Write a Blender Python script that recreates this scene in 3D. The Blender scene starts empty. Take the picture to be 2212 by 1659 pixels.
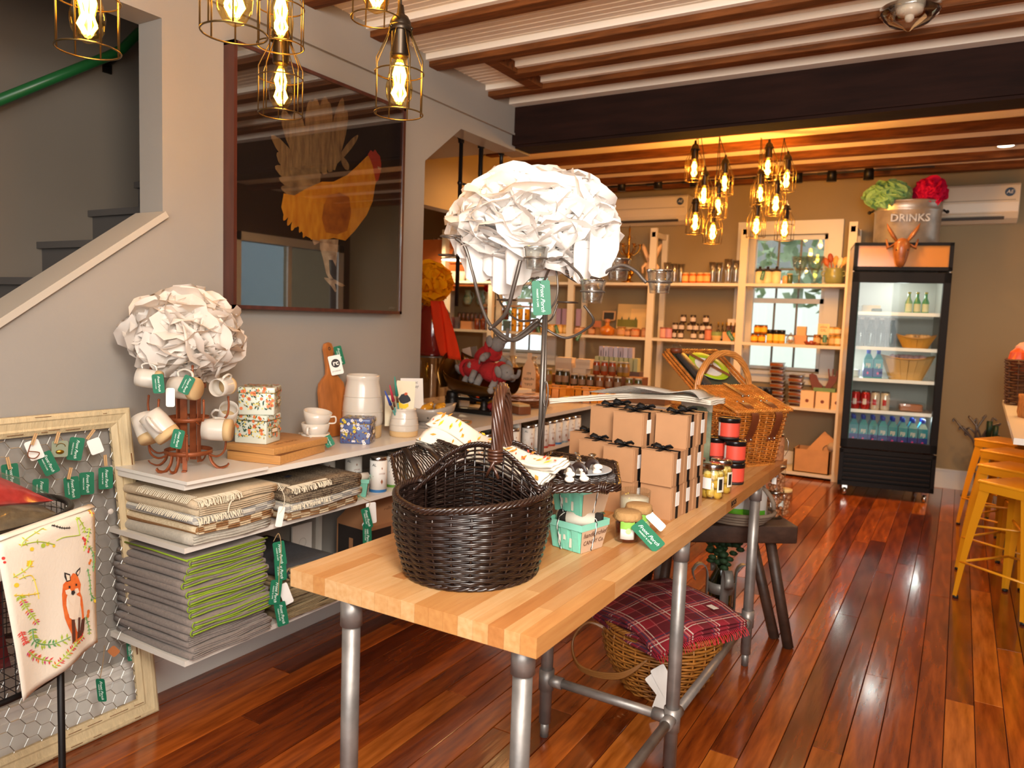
import bpy, bmesh, math, random
from math import sin, cos, pi, radians as rad
from mathutils import Vector as V, Matrix as MX
random.seed(7)
SC = bpy.context.scene
COL = SC.collection
# ---------------- camera (solved from the photograph's vanishing points; frame taken as 2212x1659) -------------
CXP, CYP, CH = 1106.0, 829.5, 1.4
_vy = (2078 - CXP, 722 - CYP); _vx = (-1637 - CXP, 590 - CYP)
FPX = math.sqrt(-(_vy[0]*_vx[0] + _vy[1]*_vx[1]))
_dY = V((_vy[0], _vy[1], FPX)).normalized()
_dX = -V((_vx[0], _vx[1], FPX)); _dX -= _dX.dot(_dY)*_dY; _dX.normalize()
_dZ = _dX.cross(_dY)
CAMP = V((0, 0, CH))
def ray(u, v):
    c = V((u - CXP, v - CYP, FPX)); return V((_dX.dot(c), _dY.dot(c), _dZ.dot(c)))
def ZP(u, v, z): d = ray(u, v); return CAMP + d*((z - CH)/d.z)      # pixel -> point on a horizontal plane
def XP(u, v, x): d = ray(u, v); return CAMP + d*(x/d.x)
def YP(u, v, y): d = ray(u, v); return CAMP + d*(y/d.y)
def DP(u, v, dep): return CAMP + ray(u, v)*(dep/FPX)
cam = bpy.data.objects.new('camera', bpy.data.cameras.new('camera')); COL.objects.link(cam)
cam.data.sensor_width = 36; cam.data.lens = FPX/2212*36; cam.data.clip_start = .02
cam.data.dof.use_dof = True; cam.data.dof.focus_distance = 2.1; cam.data.dof.aperture_fstop = 4.5
_r = V((_dX.x, _dY.x, _dZ.x)); _u = -V((_dX.y, _dY.y, _dZ.y)); _b = -V((_dX.z, _dY.z, _dZ.z))
cam.matrix_world = MX(((_r.x, _u.x, _b.x, 0), (_r.y, _u.y, _b.y, 0), (_r.z, _u.z, _b.z, CH), (0, 0, 0, 1)))
SC.camera = cam
SC.view_settings.view_transform = 'Standard'; SC.view_settings.look = 'None'
SC.view_settings.gamma = 1; SC.view_settings.use_curve_mapping = False
SC.view_settings.exposure = 0.42
# ---------------- world ----------------
W = bpy.data.worlds.new('world'); SC.world = W; W.use_nodes = True
bg = W.node_tree.nodes['Background']; bg.inputs[0].default_value = (.93, .97, 1, 1); bg.inputs[1].default_value = 1.7
# ---------------- lights ----------------
def area(name, loc, target, sx, sy, power, col=(1, 1, 1)):
    l = bpy.data.lights.new(name, 'AREA'); l.shape = 'RECTANGLE'; l.size = sx; l.size_y = sy; l.energy = power; l.color = col
    o = bpy.data.objects.new(name, l); COL.objects.link(o); o.location = loc
    o.rotation_euler = (V(target) - V(loc)).to_track_quat('-Z', 'Y').to_euler(); return o
def point(name, loc, power, col, r=.03):
    l = bpy.data.lights.new(name, 'POINT'); l.energy = power; l.color = col; l.shadow_soft_size = r
    o = bpy.data.objects.new(name, l); COL.objects.link(o); o.location = loc; return o
area('flash_bounce', (.25, .15, 2.3), (-1.0, 2.6, .9), .7, .5, 38, (1, .97, .93))
area('flash_on_ceiling', (.3, .2, 1.75), (-.5, 2.2, 2.75), .5, .5, 30, (1, .86, .70))
area('added_fill_behind_camera', (.6, -1.25, 1.9), (-.8, 3, .9), 2.6, 1.6, 54, (1, .95, .88))  # added area light behind the camera, brightening the near room
def down(x, y, z, power, col=(1, .53, .20)):
    l = bpy.data.lights.new('downlight', 'SPOT'); l.energy = power; l.color = col; l.spot_size = rad(150); l.spot_blend = .9; l.shadow_soft_size = .05
    o = bpy.data.objects.new('downlight', l); COL.objects.link(o); o.location = (x, y, z-.03); return o
DOWN = [(.55, 6.3), (-.9, 6.4), (-2.4, 6.4), (.7, 4.9), (-3.1, 5.3), (1.6, 6.0)]
for x_, y_ in DOWN: down(x_, y_, 2.84, 52)
DOWNF = [(.5, 3.2), (.6, 1.6)]
for x_, y_ in DOWNF: down(x_, y_, 2.69, 16, (1, .72, .45))
down(-4.6, 6.0, 2.8, 60, (1, .66, .34)); down(-5.2, 7.0, 2.3, 20, (1, .7, .36))
# ---------------- materials ----------------
def lin(h):
    if isinstance(h, str):
        h = [int(h[i:i+2], 16)/255 for i in (0, 2, 4)]
    return [c/12.92 if c <= .04045 else ((c + .055)/1.055)**2.4 for c in h]
MATS = {}
def mat(name, col, r=.55, m=0, var=0, sc=6, bump=0, bs=60, emit=0, coat=0, stretch=None, col2=None, spec=.5, sheen=0):
    if name in MATS: return MATS[name]
    M = bpy.data.materials.new(name); M.use_nodes = True; nt = M.node_tree; b = nt.nodes['Principled BSDF']
    c = lin(col); b.inputs['Base Color'].default_value = (*c, 1); b.inputs['Roughness'].default_value = r
    b.inputs['Metallic'].default_value = m; b.inputs['Specular IOR Level'].default_value = spec
    if coat: b.inputs['Coat Weight'].default_value = coat; b.inputs['Coat Roughness'].default_value = .08
    if sheen: b.inputs['Sheen Weight'].default_value = sheen
    if emit:
        b.inputs['Emission Color'].default_value = (*c, 1); b.inputs['Emission Strength'].default_value = emit
    if var or bump or col2:
        tc = nt.nodes.new('ShaderNodeTexCoord'); mp = nt.nodes.new('ShaderNodeMapping')
        nt.links.new(tc.outputs['Object'], mp.inputs[0])
        if stretch: mp.inputs['Scale'].default_value = stretch
        if var or col2:
            n = nt.nodes.new('ShaderNodeTexNoise'); n.inputs['Scale'].default_value = sc; n.inputs['Detail'].default_value = 4
            nt.links.new(mp.outputs[0], n.inputs['Vector'])
            cr = nt.nodes.new('ShaderNodeValToRGB'); cr.color_ramp.elements[0].position = .3; cr.color_ramp.elements[1].position = .7
            c2 = lin(col2) if col2 else [min(1, x*(1 + var)) for x in c]
            c1 = c if col2 else [x*(1 - var) for x in c]
            cr.color_ramp.elements[0].color = (*c1, 1); cr.color_ramp.elements[1].color = (*c2, 1)
            nt.links.new(n.outputs[0], cr.inputs[0]); nt.links.new(cr.outputs[0], b.inputs['Base Color'])
        if bump:
            n2 = nt.nodes.new('ShaderNodeTexNoise'); n2.inputs['Scale'].default_value = bs
            nt.links.new(mp.outputs[0], n2.inputs['Vector'])
            bp = nt.nodes.new('ShaderNodeBump'); bp.inputs['Strength'].default_value = bump; bp.inputs['Distance'].default_value = .004
            nt.links.new(n2.outputs[0], bp.inputs['Height']); nt.links.new(bp.outputs[0], b.inputs['Normal'])
    MATS[name] = M; return M
def glass(name, tint=(1, 1, 1), r=.02, ior=1.45, refl=1.0):
    if name in MATS: return MATS[name]
    M = bpy.data.materials.new(name); M.use_nodes = True; nt = M.node_tree; nt.nodes.clear()
    o = nt.nodes.new('ShaderNodeOutputMaterial'); mx = nt.nodes.new('ShaderNodeMixShader'); t = nt.nodes.new('ShaderNodeBsdfTransparent')
    g = nt.nodes.new('ShaderNodeBsdfGlossy'); fr = nt.nodes.new('ShaderNodeLayerWeight'); fr.inputs[0].default_value = .18
    t.inputs[0].default_value = (*tint, 1); g.inputs['Roughness'].default_value = r
    mu = nt.nodes.new('ShaderNodeMath'); mu.operation = 'MULTIPLY_ADD'; mu.use_clamp = True; mu.inputs[1].default_value = .55*refl; mu.inputs[2].default_value = .045*refl
    nt.links.new(fr.outputs['Facing'], mu.inputs[0]); nt.links.new(mu.outputs[0], mx.inputs[0])
    nt.links.new(t.outputs[0], mx.inputs[1]); nt.links.new(g.outputs[0], mx.inputs[2]); nt.links.new(mx.outputs[0], o.inputs[0])
    MATS[name] = M; return M
def paper(name, col, trans=.35):
    if name in MATS: return MATS[name]
    M = bpy.data.materials.new(name); M.use_nodes = True; nt = M.node_tree; nt.nodes.clear(); c = lin(col)
    o = nt.nodes.new('ShaderNodeOutputMaterial'); mx = nt.nodes.new('ShaderNodeMixShader'); mx.inputs[0].default_value = trans
    d = nt.nodes.new('ShaderNodeBsdfDiffuse'); t = nt.nodes.new('ShaderNodeBsdfTranslucent')
    d.inputs[0].default_value = (*c, 1); t.inputs[0].default_value = (*c, 1)
    nt.links.new(d.outputs[0], mx.inputs[1]); nt.links.new(t.outputs[0], mx.inputs[2]); nt.links.new(mx.outputs[0], o.inputs[0])
    MATS[name] = M; return M
# ---------------- mesh builder ----------------
class B:
    def __init__(s): s.v = []; s.f = []; s.m = []; s.sm = []
    def add(s, vs, fs, mi=0, smooth=False, T=None):
        o = len(s.v)
        s.v += [T @ V(p) for p in vs] if T is not None else [V(p) for p in vs]
        s.f += [[i + o for i in f] for f in fs]; s.m += [mi]*len(fs); s.sm += [smooth]*len(fs); return s
    def box(s, c, d, rz=0, mi=0, T=None, bev=0):
        x, y, z = d[0]/2, d[1]/2, d[2]/2
        R = MX.Translation(V(c)) @ MX.Rotation(rz, 4, 'Z')
        if T is not None: R = T @ R
        if bev:
            bm = bmesh.new(); bmesh.ops.create_cube(bm, size=1)
            for q in bm.verts: q.co = V((q.co.x*d[0], q.co.y*d[1], q.co.z*d[2]))
            bmesh.ops.bevel(bm, geom=bm.edges[:], offset=bev, segments=2, affect='EDGES', profile=.5)
            bm.verts.index_update()
            s.add([q.co.copy() for q in bm.verts], [[q.index for q in f.verts] for f in bm.faces], mi, True, R); bm.free(); return s
        return s.add([(-x,-y,-z),(x,-y,-z),(x,y,-z),(-x,y,-z),(-x,-y,z),(x,-y,z),(x,y,z),(-x,y,z)],
                     [(0,3,2,1),(4,5,6,7),(0,1,5,4),(1,2,6,5),(2,3,7,6),(3,0,4,7)], mi, False, R)
    def mm(s, a, b, mi=0): return s.box([(a[i]+b[i])/2 for i in range(3)], [abs(a[i]-b[i]) for i in range(3)], 0, mi)
    def lathe(s, prof, at=(0,0,0), n=20, mi=0, T=None, smooth=True, sx=1, sy=1, caps=True, fn=None):
        vs = []; fs = []
        for k, (r, z) in enumerate(prof):
            for i in range(n):
                a = 2*pi*i/n; rr = r*(fn(a, z) if fn else 1)
                vs.append((at[0] + rr*cos(a)*sx, at[1] + rr*sin(a)*sy, at[2] + z))
        for k in range(len(prof)-1):
            for i in range(n):
                j = (i+1) % n; fs.append((k*n+i, k*n+j, (k+1)*n+j, (k+1)*n+i))
        if caps:
            if prof[0][0] > 1e-5: fs.append(tuple(reversed(range(n))))
            if prof[-1][0] > 1e-5: fs.append(tuple(range((len(prof)-1)*n, len(prof)*n)))
        return s.add(vs, fs, mi, smooth, T)
    def cyl(s, a, b, r, n=12, mi=0, r2=None):
        return s.tube([a, b], r, n, False, mi, r2=r2)
    def tube(s, pts, r, n=8, closed=False, mi=0, r2=None, rs=None, flat=1.0, up=None):
        pts = [V(p) for p in pts]; N = len(pts); vs = []; fs = []; prev = None
        for i, p in enumerate(pts):
            if closed: t = pts[(i+1) % N] - pts[i-1]
            else: t = pts[min(i+1, N-1)] - pts[max(i-1, 0)]
            if t.length < 1e-9: t = V((0,0,1))
            t.normalize()
            if prev is None:
                a = V(up) if up else (V((0,0,1)) if abs(t.z) < .9 else V((1,0,0)))
                x = (a - a.dot(t)*t).normalized()
            else:
                x = prev - prev.dot(t)*t
                x = x.normalized() if x.length > 1e-6 else prev
            prev = x; y = t.cross(x)
            rr = rs[i] if rs else (r + (r2-r)*i/max(1, N-1) if r2 is not None else r)
            for k in range(n):
                a = 2*pi*k/n; vs.append(p + x*(rr*cos(a)*flat) + y*(rr*sin(a)))
        M_ = N if closed else N-1
        for i in range(M_):
            i2 = (i+1) % N
            for k in range(n):
                k2 = (k+1) % n; fs.append((i*n+k, i*n+k2, i2*n+k2, i2*n+k))
        if not closed: fs.append(tuple(reversed(range(n)))); fs.append(tuple(range((N-1)*n, N*n)))
        return s.add(vs, fs, mi, n > 4)
    def grid(s, fn, nu, nv, mi=0, smooth=True, cu=False):
        vs = [fn(i/nu, j/nv) for j in range(nv+1) for i in range(nu+1)]
        fs = [(j*(nu+1)+i, j*(nu+1)+i+1, (j+1)*(nu+1)+i+1, (j+1)*(nu+1)+i) for j in range(nv) for i in range(nu)]
        return s.add(vs, fs, mi, smooth)
    def prism(s, poly, h, T=None, mi=0, smooth=False):      # 2-D outline extruded along +z
        n = len(poly); vs = [(x, y, 0) for x, y in poly] + [(x, y, h) for x, y in poly]
        fs = [tuple(reversed(range(n))), tuple(range(n, 2*n))] + [(i, (i+1) % n, n+(i+1) % n, n+i) for i in range(n)]
        return s.add(vs, fs, mi, smooth, T)
    def ball(s, c, r, n=12, mi=0, sc=(1,1,1), T=None):
        m = max(4, n//2)
        pr = [(max(1e-6, sin(pi*k/m)), -cos(pi*k/m)) for k in range(m+1)]
        vs = []; fs = []
        for (q, z) in pr:
            for i in range(n):
                a = 2*pi*i/n; vs.append((c[0]+r*q*cos(a)*sc[0], c[1]+r*q*sin(a)*sc[1], c[2]+r*z*sc[2]))
        for k in range(m):
            for i in range(n): j = (i+1) % n; fs.append((k*n+i, k*n+j, (k+1)*n+j, (k+1)*n+i))
        return s.add(vs, fs, mi, True, T)
    def mesh(s, name, mats):
        me = bpy.data.meshes.new(name); me.from_pydata([tuple(p) for p in s.v], [], s.f)
        for m in (mats if isinstance(mats, (list, tuple)) else [mats]): me.materials.append(m)
        me.polygons.foreach_set('material_index', s.m); me.polygons.foreach_set('use_smooth', s.sm); me.update()
        return me
def put(o, parent=None, world=False):
    COL.objects.link(o)
    if parent is not None:
        o.parent = parent
        if world: o.matrix_parent_inverse = wmat(parent).inverted()
    return o
def wmat(o):
    m = o.matrix_basis.copy()
    if o.parent is not None: m = wmat(o.parent) @ o.matrix_parent_inverse @ m
    return m
def part(b, name, mats, parent=None, world=False, label=None, bevel=0, sub=0, solid=0, stuff=False, weld=False):
    me = b.mesh(name, mats) if isinstance(b, B) else b
    o = bpy.data.objects.new(name, me); put(o, parent, world)
    if label: o['label'] = label
    if stuff: o['kind'] = 'stuff'
    if weld: o.modifiers.new('w', 'WELD').merge_threshold = .0002
    if solid: q = o.modifiers.new('s', 'SOLIDIFY'); q.thickness = solid; q.offset = 0
    if bevel: q = o.modifiers.new('b', 'BEVEL'); q.width = bevel; q.segments = 2; q.limit_method = 'ANGLE'
    if sub: q = o.modifiers.new('u', 'SUBSURF'); q.levels = sub; q.render_levels = sub
    return o
def tag(o, label, cat, group=None):
    o['label'] = label; o['category'] = cat
    if group: o['group'] = group
    return o
def thing(name, label, cat, loc=(0,0,0), rz=0, group=None, rot=None):
    o = bpy.data.objects.new(name, None); COL.objects.link(o); o.location = loc
    o.rotation_euler = rot if rot else (0, 0, rz); o.empty_display_size = .05
    return tag(o, label, cat, group)
def solo(b, name, mats, label, cat, group=None, loc=None, rz=0, rot=None, **k):
    o = part(b, name, mats, **k); tag(o, label, cat, group)
    if loc is not None: o.location = loc
    o.rotation_euler = rot if rot else (0, 0, rz)
    return o
def struct(b, name, mats, parent=None, **k):
    o = part(b, name, mats, parent, **k)
    if parent is None: o['kind'] = 'structure'
    return o
def dup(root, loc=None, rz=None, label=None, group=None, sc=None, rot=None):
    def cp(o, par):
        c = o.copy(); COL.objects.link(c)
        if par is not None: c.parent = par
        for ch in KIDS.get(o.name, []): cp(ch, c)
        return c
    KIDS = {}
    st = [root]
    while st:
        q = st.pop(); KIDS[q.name] = list(q.children); st += KIDS[q.name]
    c = cp(root, None)
    if loc is not None: c.location = loc
    if rot is not None: c.rotation_euler = rot
    elif rz is not None: c.rotation_euler = (0, 0, rz)
    if label: c['label'] = label
    if group: c['group'] = group
    if sc: c.scale = (sc, sc, sc) if not isinstance(sc, tuple) else sc
    return c
TXT = {}
def text_mesh(body, size=.02, ext=.0002, shear=0, align='CENTER', m=None, name='lettering', bold=0):
    key = (body, size, ext, shear, align, m.name if m else '')
    if key in TXT: return TXT[key]
    c = bpy.data.curves.new(name, 'FONT'); c.body = body; c.size = size; c.extrude = ext; c.shear = shear
    c.align_x = align; c.align_y = 'CENTER'; c.resolution_u = 2; c.offset = bold*size
    o = bpy.data.objects.new(name, c); COL.objects.link(o)
    dg = bpy.context.evaluated_depsgraph_get(); me = bpy.data.meshes.new_from_object(o.evaluated_get(dg))
    bpy.data.objects.remove(o); me.materials.clear()
    if m: me.materials.append(m)
    me.name = name; TXT[key] = me; return me
def lettering(body, parent, T, size=.02, m=None, shear=0, name='lettering', align='CENTER', bold=0):
    o = bpy.data.objects.new(name, text_mesh(body, size, .0002, shear, align, m, name, bold)); put(o, parent)
    o.matrix_local = T; return o
def frame3(o, x, y):                        # matrix with given x / y axes and origin
    x = V(x).normalized(); y = V(y); z = x.cross(y).normalized(); y = z.cross(x)
    return MX(((x.x, y.x, z.x, o[0]), (x.y, y.y, z.y, o[1]), (x.z, y.z, z.z, o[2]), (0,0,0,1)))
def rrect(w, h, r, n=3, cx=0, cy=0):
    P = []
    for (sx, sy, a0) in ((1,1,0), (-1,1,90), (-1,-1,180), (1,-1,270)):
        for k in range(n+1):
            a = rad(a0 + 90*k/n); P.append((cx + sx*(w/2-r) + r*cos(a), cy + sy*(h/2-r) + r*sin(a)))
    return P
def circ(r, n=16, cx=0, cy=0): return [(cx + r*cos(2*pi*i/n), cy + r*sin(2*pi*i/n)) for i in range(n)]
def bez(p0, p1, p2, p3, n=10):
    p0, p1, p2, p3 = map(V, (p0, p1, p2, p3)); out = []
    for i in range(n+1):
        t = i/n; out.append(p0*(1-t)**3 + p1*3*t*(1-t)**2 + p2*3*t*t*(1-t) + p3*t**3)
    return out
def spline(P, n=6, closed=False):
    P = [V(p) for p in P]; N = len(P); out = []
    for i in range(N if closed else N-1):
        a = P[(i-1) % N] if (closed or i > 0) else P[0]; b_ = P[i]; c = P[(i+1) % N]; d = P[(i+2) % N] if (closed or i+2 < N) else P[-1]
        for k in range(n):
            t = k/n; out.append(.5*((2*b_) + (c-a)*t + (2*a-5*b_+4*c-d)*t*t + (3*b_-a-3*c+d)*t**3))
    if not closed: out.append(P[-1])
    return out
# ================= STRUCTURE =================
XW = -2.42; YB = 7.85
m_wall = mat('wall_greige_paint', '98928A', .6, var=.03, sc=2, bump=.06, bs=120)
m_wallb = mat('back_wall_taupe', '98835F', .65, var=.04, sc=2)
m_trim = mat('white_trim_paint', 'E2DED6', .4)
m_ceil = mat('beadboard_white', 'E6D8C6', .5, var=.03, sc=3)
m_joist = mat('joist_brown_wood', '6A3C1A', .7, spec=.2, var=.45, sc=5, stretch=(1, 9, 9), bump=.3, bs=30)
m_beam = mat('dark_beam_wood', '22100A', .8, spec=.15, var=.35, sc=3, stretch=(1, 3, 8), bump=.2, bs=20)
m_stair = mat('stair_grey_paint', '55514E', .5)
# floor with planks
struct(B().mm((-8, -2.2, -.12), (4, 12, -.02)), 'floor', mat('subfloor_dark', '1C0B06', .9))
FL = bpy.data.objects['floor']
m_fl = []
for i, (a, c) in enumerate([('5A220A', '944818'), ('6E300C', 'B05A1E'), ('3C1406', '6E2E0E'), ('80400F', 'BE6E2A'), ('481A08', '843C12'), ('642A0E', 'A0501C')]):
    M = mat('floor_pine_%d' % i, a, .17, col2=c, sc=4.5, stretch=(7, .8, 1), bump=.16, bs=5)
    MATS['floor_pine_%d' % i].node_tree.nodes['Principled BSDF'].inputs['Coat Weight'].default_value = .35
    MATS['floor_pine_%d' % i].node_tree.nodes['Principled BSDF'].inputs['Coat Roughness'].default_value = .1
    m_fl.append(M)
PW = .095
rf = random.Random(3); pc = 0
x = XW + .0
far = B()
while x < 2.0:
    y = -1.2 - rf.random()*1.2
    while y < YB:
        L = rf.uniform(1.1, 2.6); y0 = max(y, -2.1); y1 = min(y + L, YB)
        y += L
        if y1 - y0 < .05: continue
        mi = rf.choice([0, 0, 1, 1, 2, 3, 4, 5]); dz = rf.uniform(-.0007, .0007)
        # bevelled plank: 12-ish faces
        w = PW - .0022; b = B(); e = .0015
        cy = (y0+y1)/2; hl = (y1-y0)/2 - .001
        top = [(-w/2+e, -hl+e, 0), (w/2-e, -hl+e, 0), (w/2-e, hl-e, 0), (-w/2+e, hl-e, 0)]
        mid = [(-w/2, -hl, -e), (w/2, -hl, -e), (w/2, hl, -e), (-w/2, hl, -e)]
        low = [(-w/2, -hl, -.02), (w/2, -hl, -.02), (w/2, hl, -.02), (-w/2, hl, -.02)]
        b.add(top+mid+low, [(0,1,2,3)] + [(4+i, 4+(i+1) % 4, (i+1) % 4, i) for i in range(4)] + [(8+i, 8+(i+1) % 4, 4+(i+1) % 4, 4+i) for i in range(4)])
        if x < .9 and y1 > .5 and x > XW and pc < 290:
            o = part(b, 'floor_plank', m_fl[mi], FL); o.location = (x + PW/2, cy, dz); pc += 1
        else:
            for k in range(len(b.v)): b.v[k] = b.v[k] + V((x+PW/2, cy, dz))
            far.add(b.v, b.f, mi)
    x += PW
x = XW - PW
while x > -7:
    far.mm((x+.001, YB-5, -.02), (x+PW-.001, YB, 0), rf.randrange(6)); x -= PW
part(far, 'outlying_planks', m_fl, FL, stuff=True)
# left wall (outline with stair opening, shop opening), thickness .12
def wallpoly(pts, x0, x1, name, m, parent=None):
    n = len(pts); b = B()
    vs = [(x1, p[0], p[1]) for p in pts] + [(x0, p[0], p[1]) for p in pts]
    b.add(vs, [tuple(range(n)), tuple(reversed(range(n, 2*n)))] + [(i, n+i, n+(i+1) % n, (i+1) % n) for i in range(n)])
    return struct(b, name, m, parent)
zc = 2.72
slope = (1.722-1.346)/(1.656-1.13)
wl = wallpoly([(-2.2, 0), (3.13, 0), (3.13, 2.185), (3.44, 2.415), (4.02, 2.415), (4.02, zc), (-2.2, zc), (-2.2, 2.376), (1.655, 2.376), (1.655, 1.722), (-.22, 1.722-slope*1.875), (-2.2, 1.722-slope*1.875)], XW-.13, XW, 'wall_left', m_wall)
# cap strip on the stair knee wall
b = B(); a0 = math.atan(slope); L = 3.2
p1 = V((0, 1.655, 1.722)); p0 = p1 - V((0, cos(a0), sin(a0)))*L
nrm = V((0, -sin(a0), cos(a0)))
vs = []
for p in (p0, p1):
    for (dx, dn) in ((XW-.15, 0), (XW+.022, 0), (XW+.022, -.022), (XW-.15, -.022)):
        q = p + nrm*(dn+.006); vs.append((dx, q.y, q.z))
b.add(vs, [(0,1,5,4), (1,2,6,5), (2,3,7,6), (3,0,4,7), (3,2,1,0), (4,5,6,7)])
struct(b, 'trim_1', mat('cap_paint', 'B9B0A2', .45))
# thin crown line on the left wall
b = B(); b.mm((XW, -2, 2.50), (XW+.018, 4.02, 2.72)); b.mm((XW+.018, -2, 2.497), (XW+.024, 4.02, 2.509))
struct(b, 'trim_2', m_wall)
# stairwell
b = B()
for k in range(-4, 6):
    zt = 1.49 + .163*k; y0 = 1.545 + .222*k
    b.mm((-3.42, y0, zt-.163), (XW-.13, y0+.4, zt-.02)); b.mm((-3.42, y0-.022, zt-.028), (XW-.13, y0+.24, zt))
struct(b, 'stairs', m_stair).name = 'trim_3'
m_wst = mat('stair_wall_shade_paint', '746B60', .7, spec=.2, var=.03, sc=2)  # wall paint darkened to carry the stairwell's shade in its colour
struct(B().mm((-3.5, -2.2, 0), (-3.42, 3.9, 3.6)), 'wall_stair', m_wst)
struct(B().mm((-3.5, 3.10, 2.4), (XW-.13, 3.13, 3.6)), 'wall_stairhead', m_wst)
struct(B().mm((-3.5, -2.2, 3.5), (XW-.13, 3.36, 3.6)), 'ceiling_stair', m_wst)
b = B(); a = XP(-60, 240, -3.32); c = XP(235, 121, -3.32); b.tube([a, c, XP(262, 108, -3.32), XP(300, 70, -3.36), XP(330, 60, -3.4)], .021, 10)
hr = thing('handrail', 'green painted round handrail on the stairwell wall', 'handrail', (-3.32, a.y, a.z))
part(b, 'rail', mat('green_rail', '1E5E2E', .35), hr, world=True)
b = B(); q = XP(258, 122, -3.32); b.cyl(q, q+V((-.1, 0, -.03)), .008); b.box(q+V((-.095, 0, -.03)), (.012, .04, .06))
part(b, 'bracket', mat('dark_iron', '2A2421', .45, .8), hr, world=True)
# baseboards
struct(B().mm((XW, -2, 0), (XW+.016, 3.13, .15)).mm((XW, -2, .15), (XW+.022, 3.13, .165)).mm((XW, -2, .11), (XW+.02, 3.13, .12)), 'baseboard_left', m_trim)
struct(B().mm((-5.5, YB-.018, 0), (3.9, YB, .16)).mm((-5.5, YB-.024, .16), (3.9, YB, .175)), 'baseboard_back', m_trim)
# ceiling: beadboard (front z 2.70, back 2.85), grooves along X
cl = B()
def bead(y0, y1, z, x0, x1):
    y = y0; P = []
    while y < y1:
        P += [(y, z), (y+.028, z), (y+.031, z+.004), (y+.034, z-.002), (y+.038, z-.002), (y+.041, z+.004)]; y += .044
    P.append((y1, z)); vs = [(x0, a, c) for a, c in P] + [(x1, a, c) for a, c in P]; n = len(P)
    cl.add(vs, [(i, i+1, n+i+1, n+i) for i in range(n-1)])
bead(-2.2, 4.05, 2.70, XW, 3.9); bead(4.05, 7.85, 2.85, -6.6, 3.9)
cl.mm((-6.6, -2.2, 2.93), (3.9, 7.9, 3.0)); cl.mm((XW, 4.03, 2.70), (3.9, 4.06, 2.86))
CE = struct(cl, 'ceiling', m_ceil)
m_bead_edge = mat('bead_edge_white', 'F0E8DC', .35)
for y in (.18, .6, 1.02, 1.43, 1.85, 2.27, 2.68, 3.12, 3.40, 3.67):
    x0 = XW if y < 3.3 else XW+.35
    if y == 3.67: x0 = XW
    part(B().mm((x0, y, 2.645), (3.9, y+.075, 2.705)), 'ceiling_joist', m_joist, CE, bevel=.004)
    part(B().mm((x0, y-.028, 2.672), (3.9, y, 2.702)), 'edge_molding', m_bead_edge, CE)
part(B().mm((XW+.3, 3.19, 2.648), (XW+.37, 3.67, 2.702)), 'ceiling_joist', m_joist, CE)
part(B().mm((XW, 3.90, 2.66), (3.9, 3.97, 2.702)), 'edge_molding', m_bead_edge, CE)
for y in (4.55, 5.05, 5.57, 6.1, 6.6, 7.12, 7.56):
    part(B().mm((-3.65, y, 2.79), (3.9, y+.09, 2.855)), 'ceiling_joist', m_joist, CE, bevel=.004)
bm_ = B().mm((XW+.005, 3.97, 2.44), (3.9, 4.17, 2.72)); bm_.mm((XW+.02, 3.985, 2.425), (3.9, 4.155, 2.44))
struct(bm_, 'trim_4', m_beam)
# bulkhead beyond the wall opening and far room shell
struct(B().mm((-3.8, 4.2, 2.26), (-3.68, YB, 2.92)), 'wall_bulkhead', m_wallb)
struct(B().mm((-3.8, 3.16, 2.46), (XW-.13, 4.2, 2.92)).mm((XW-.13, 4.02, 2.42), (XW, 4.2, 2.93)), 'wall_soffit', m_wallb)
struct(B().mm((-6.7, 3.3, 0), (-6.6, 7.9, 3)), 'wall_kitchen_left', m_wallb)
struct(B().mm((-6.7, 3.3, 0), (-3.42, 3.4, 3)), 'wall_kitchen_front', m_wallb)
struct(B().mm((-3.5, 3.10, 0), (XW-.13, 3.16, 2.46)), 'wall_return', m_wallb)
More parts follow.
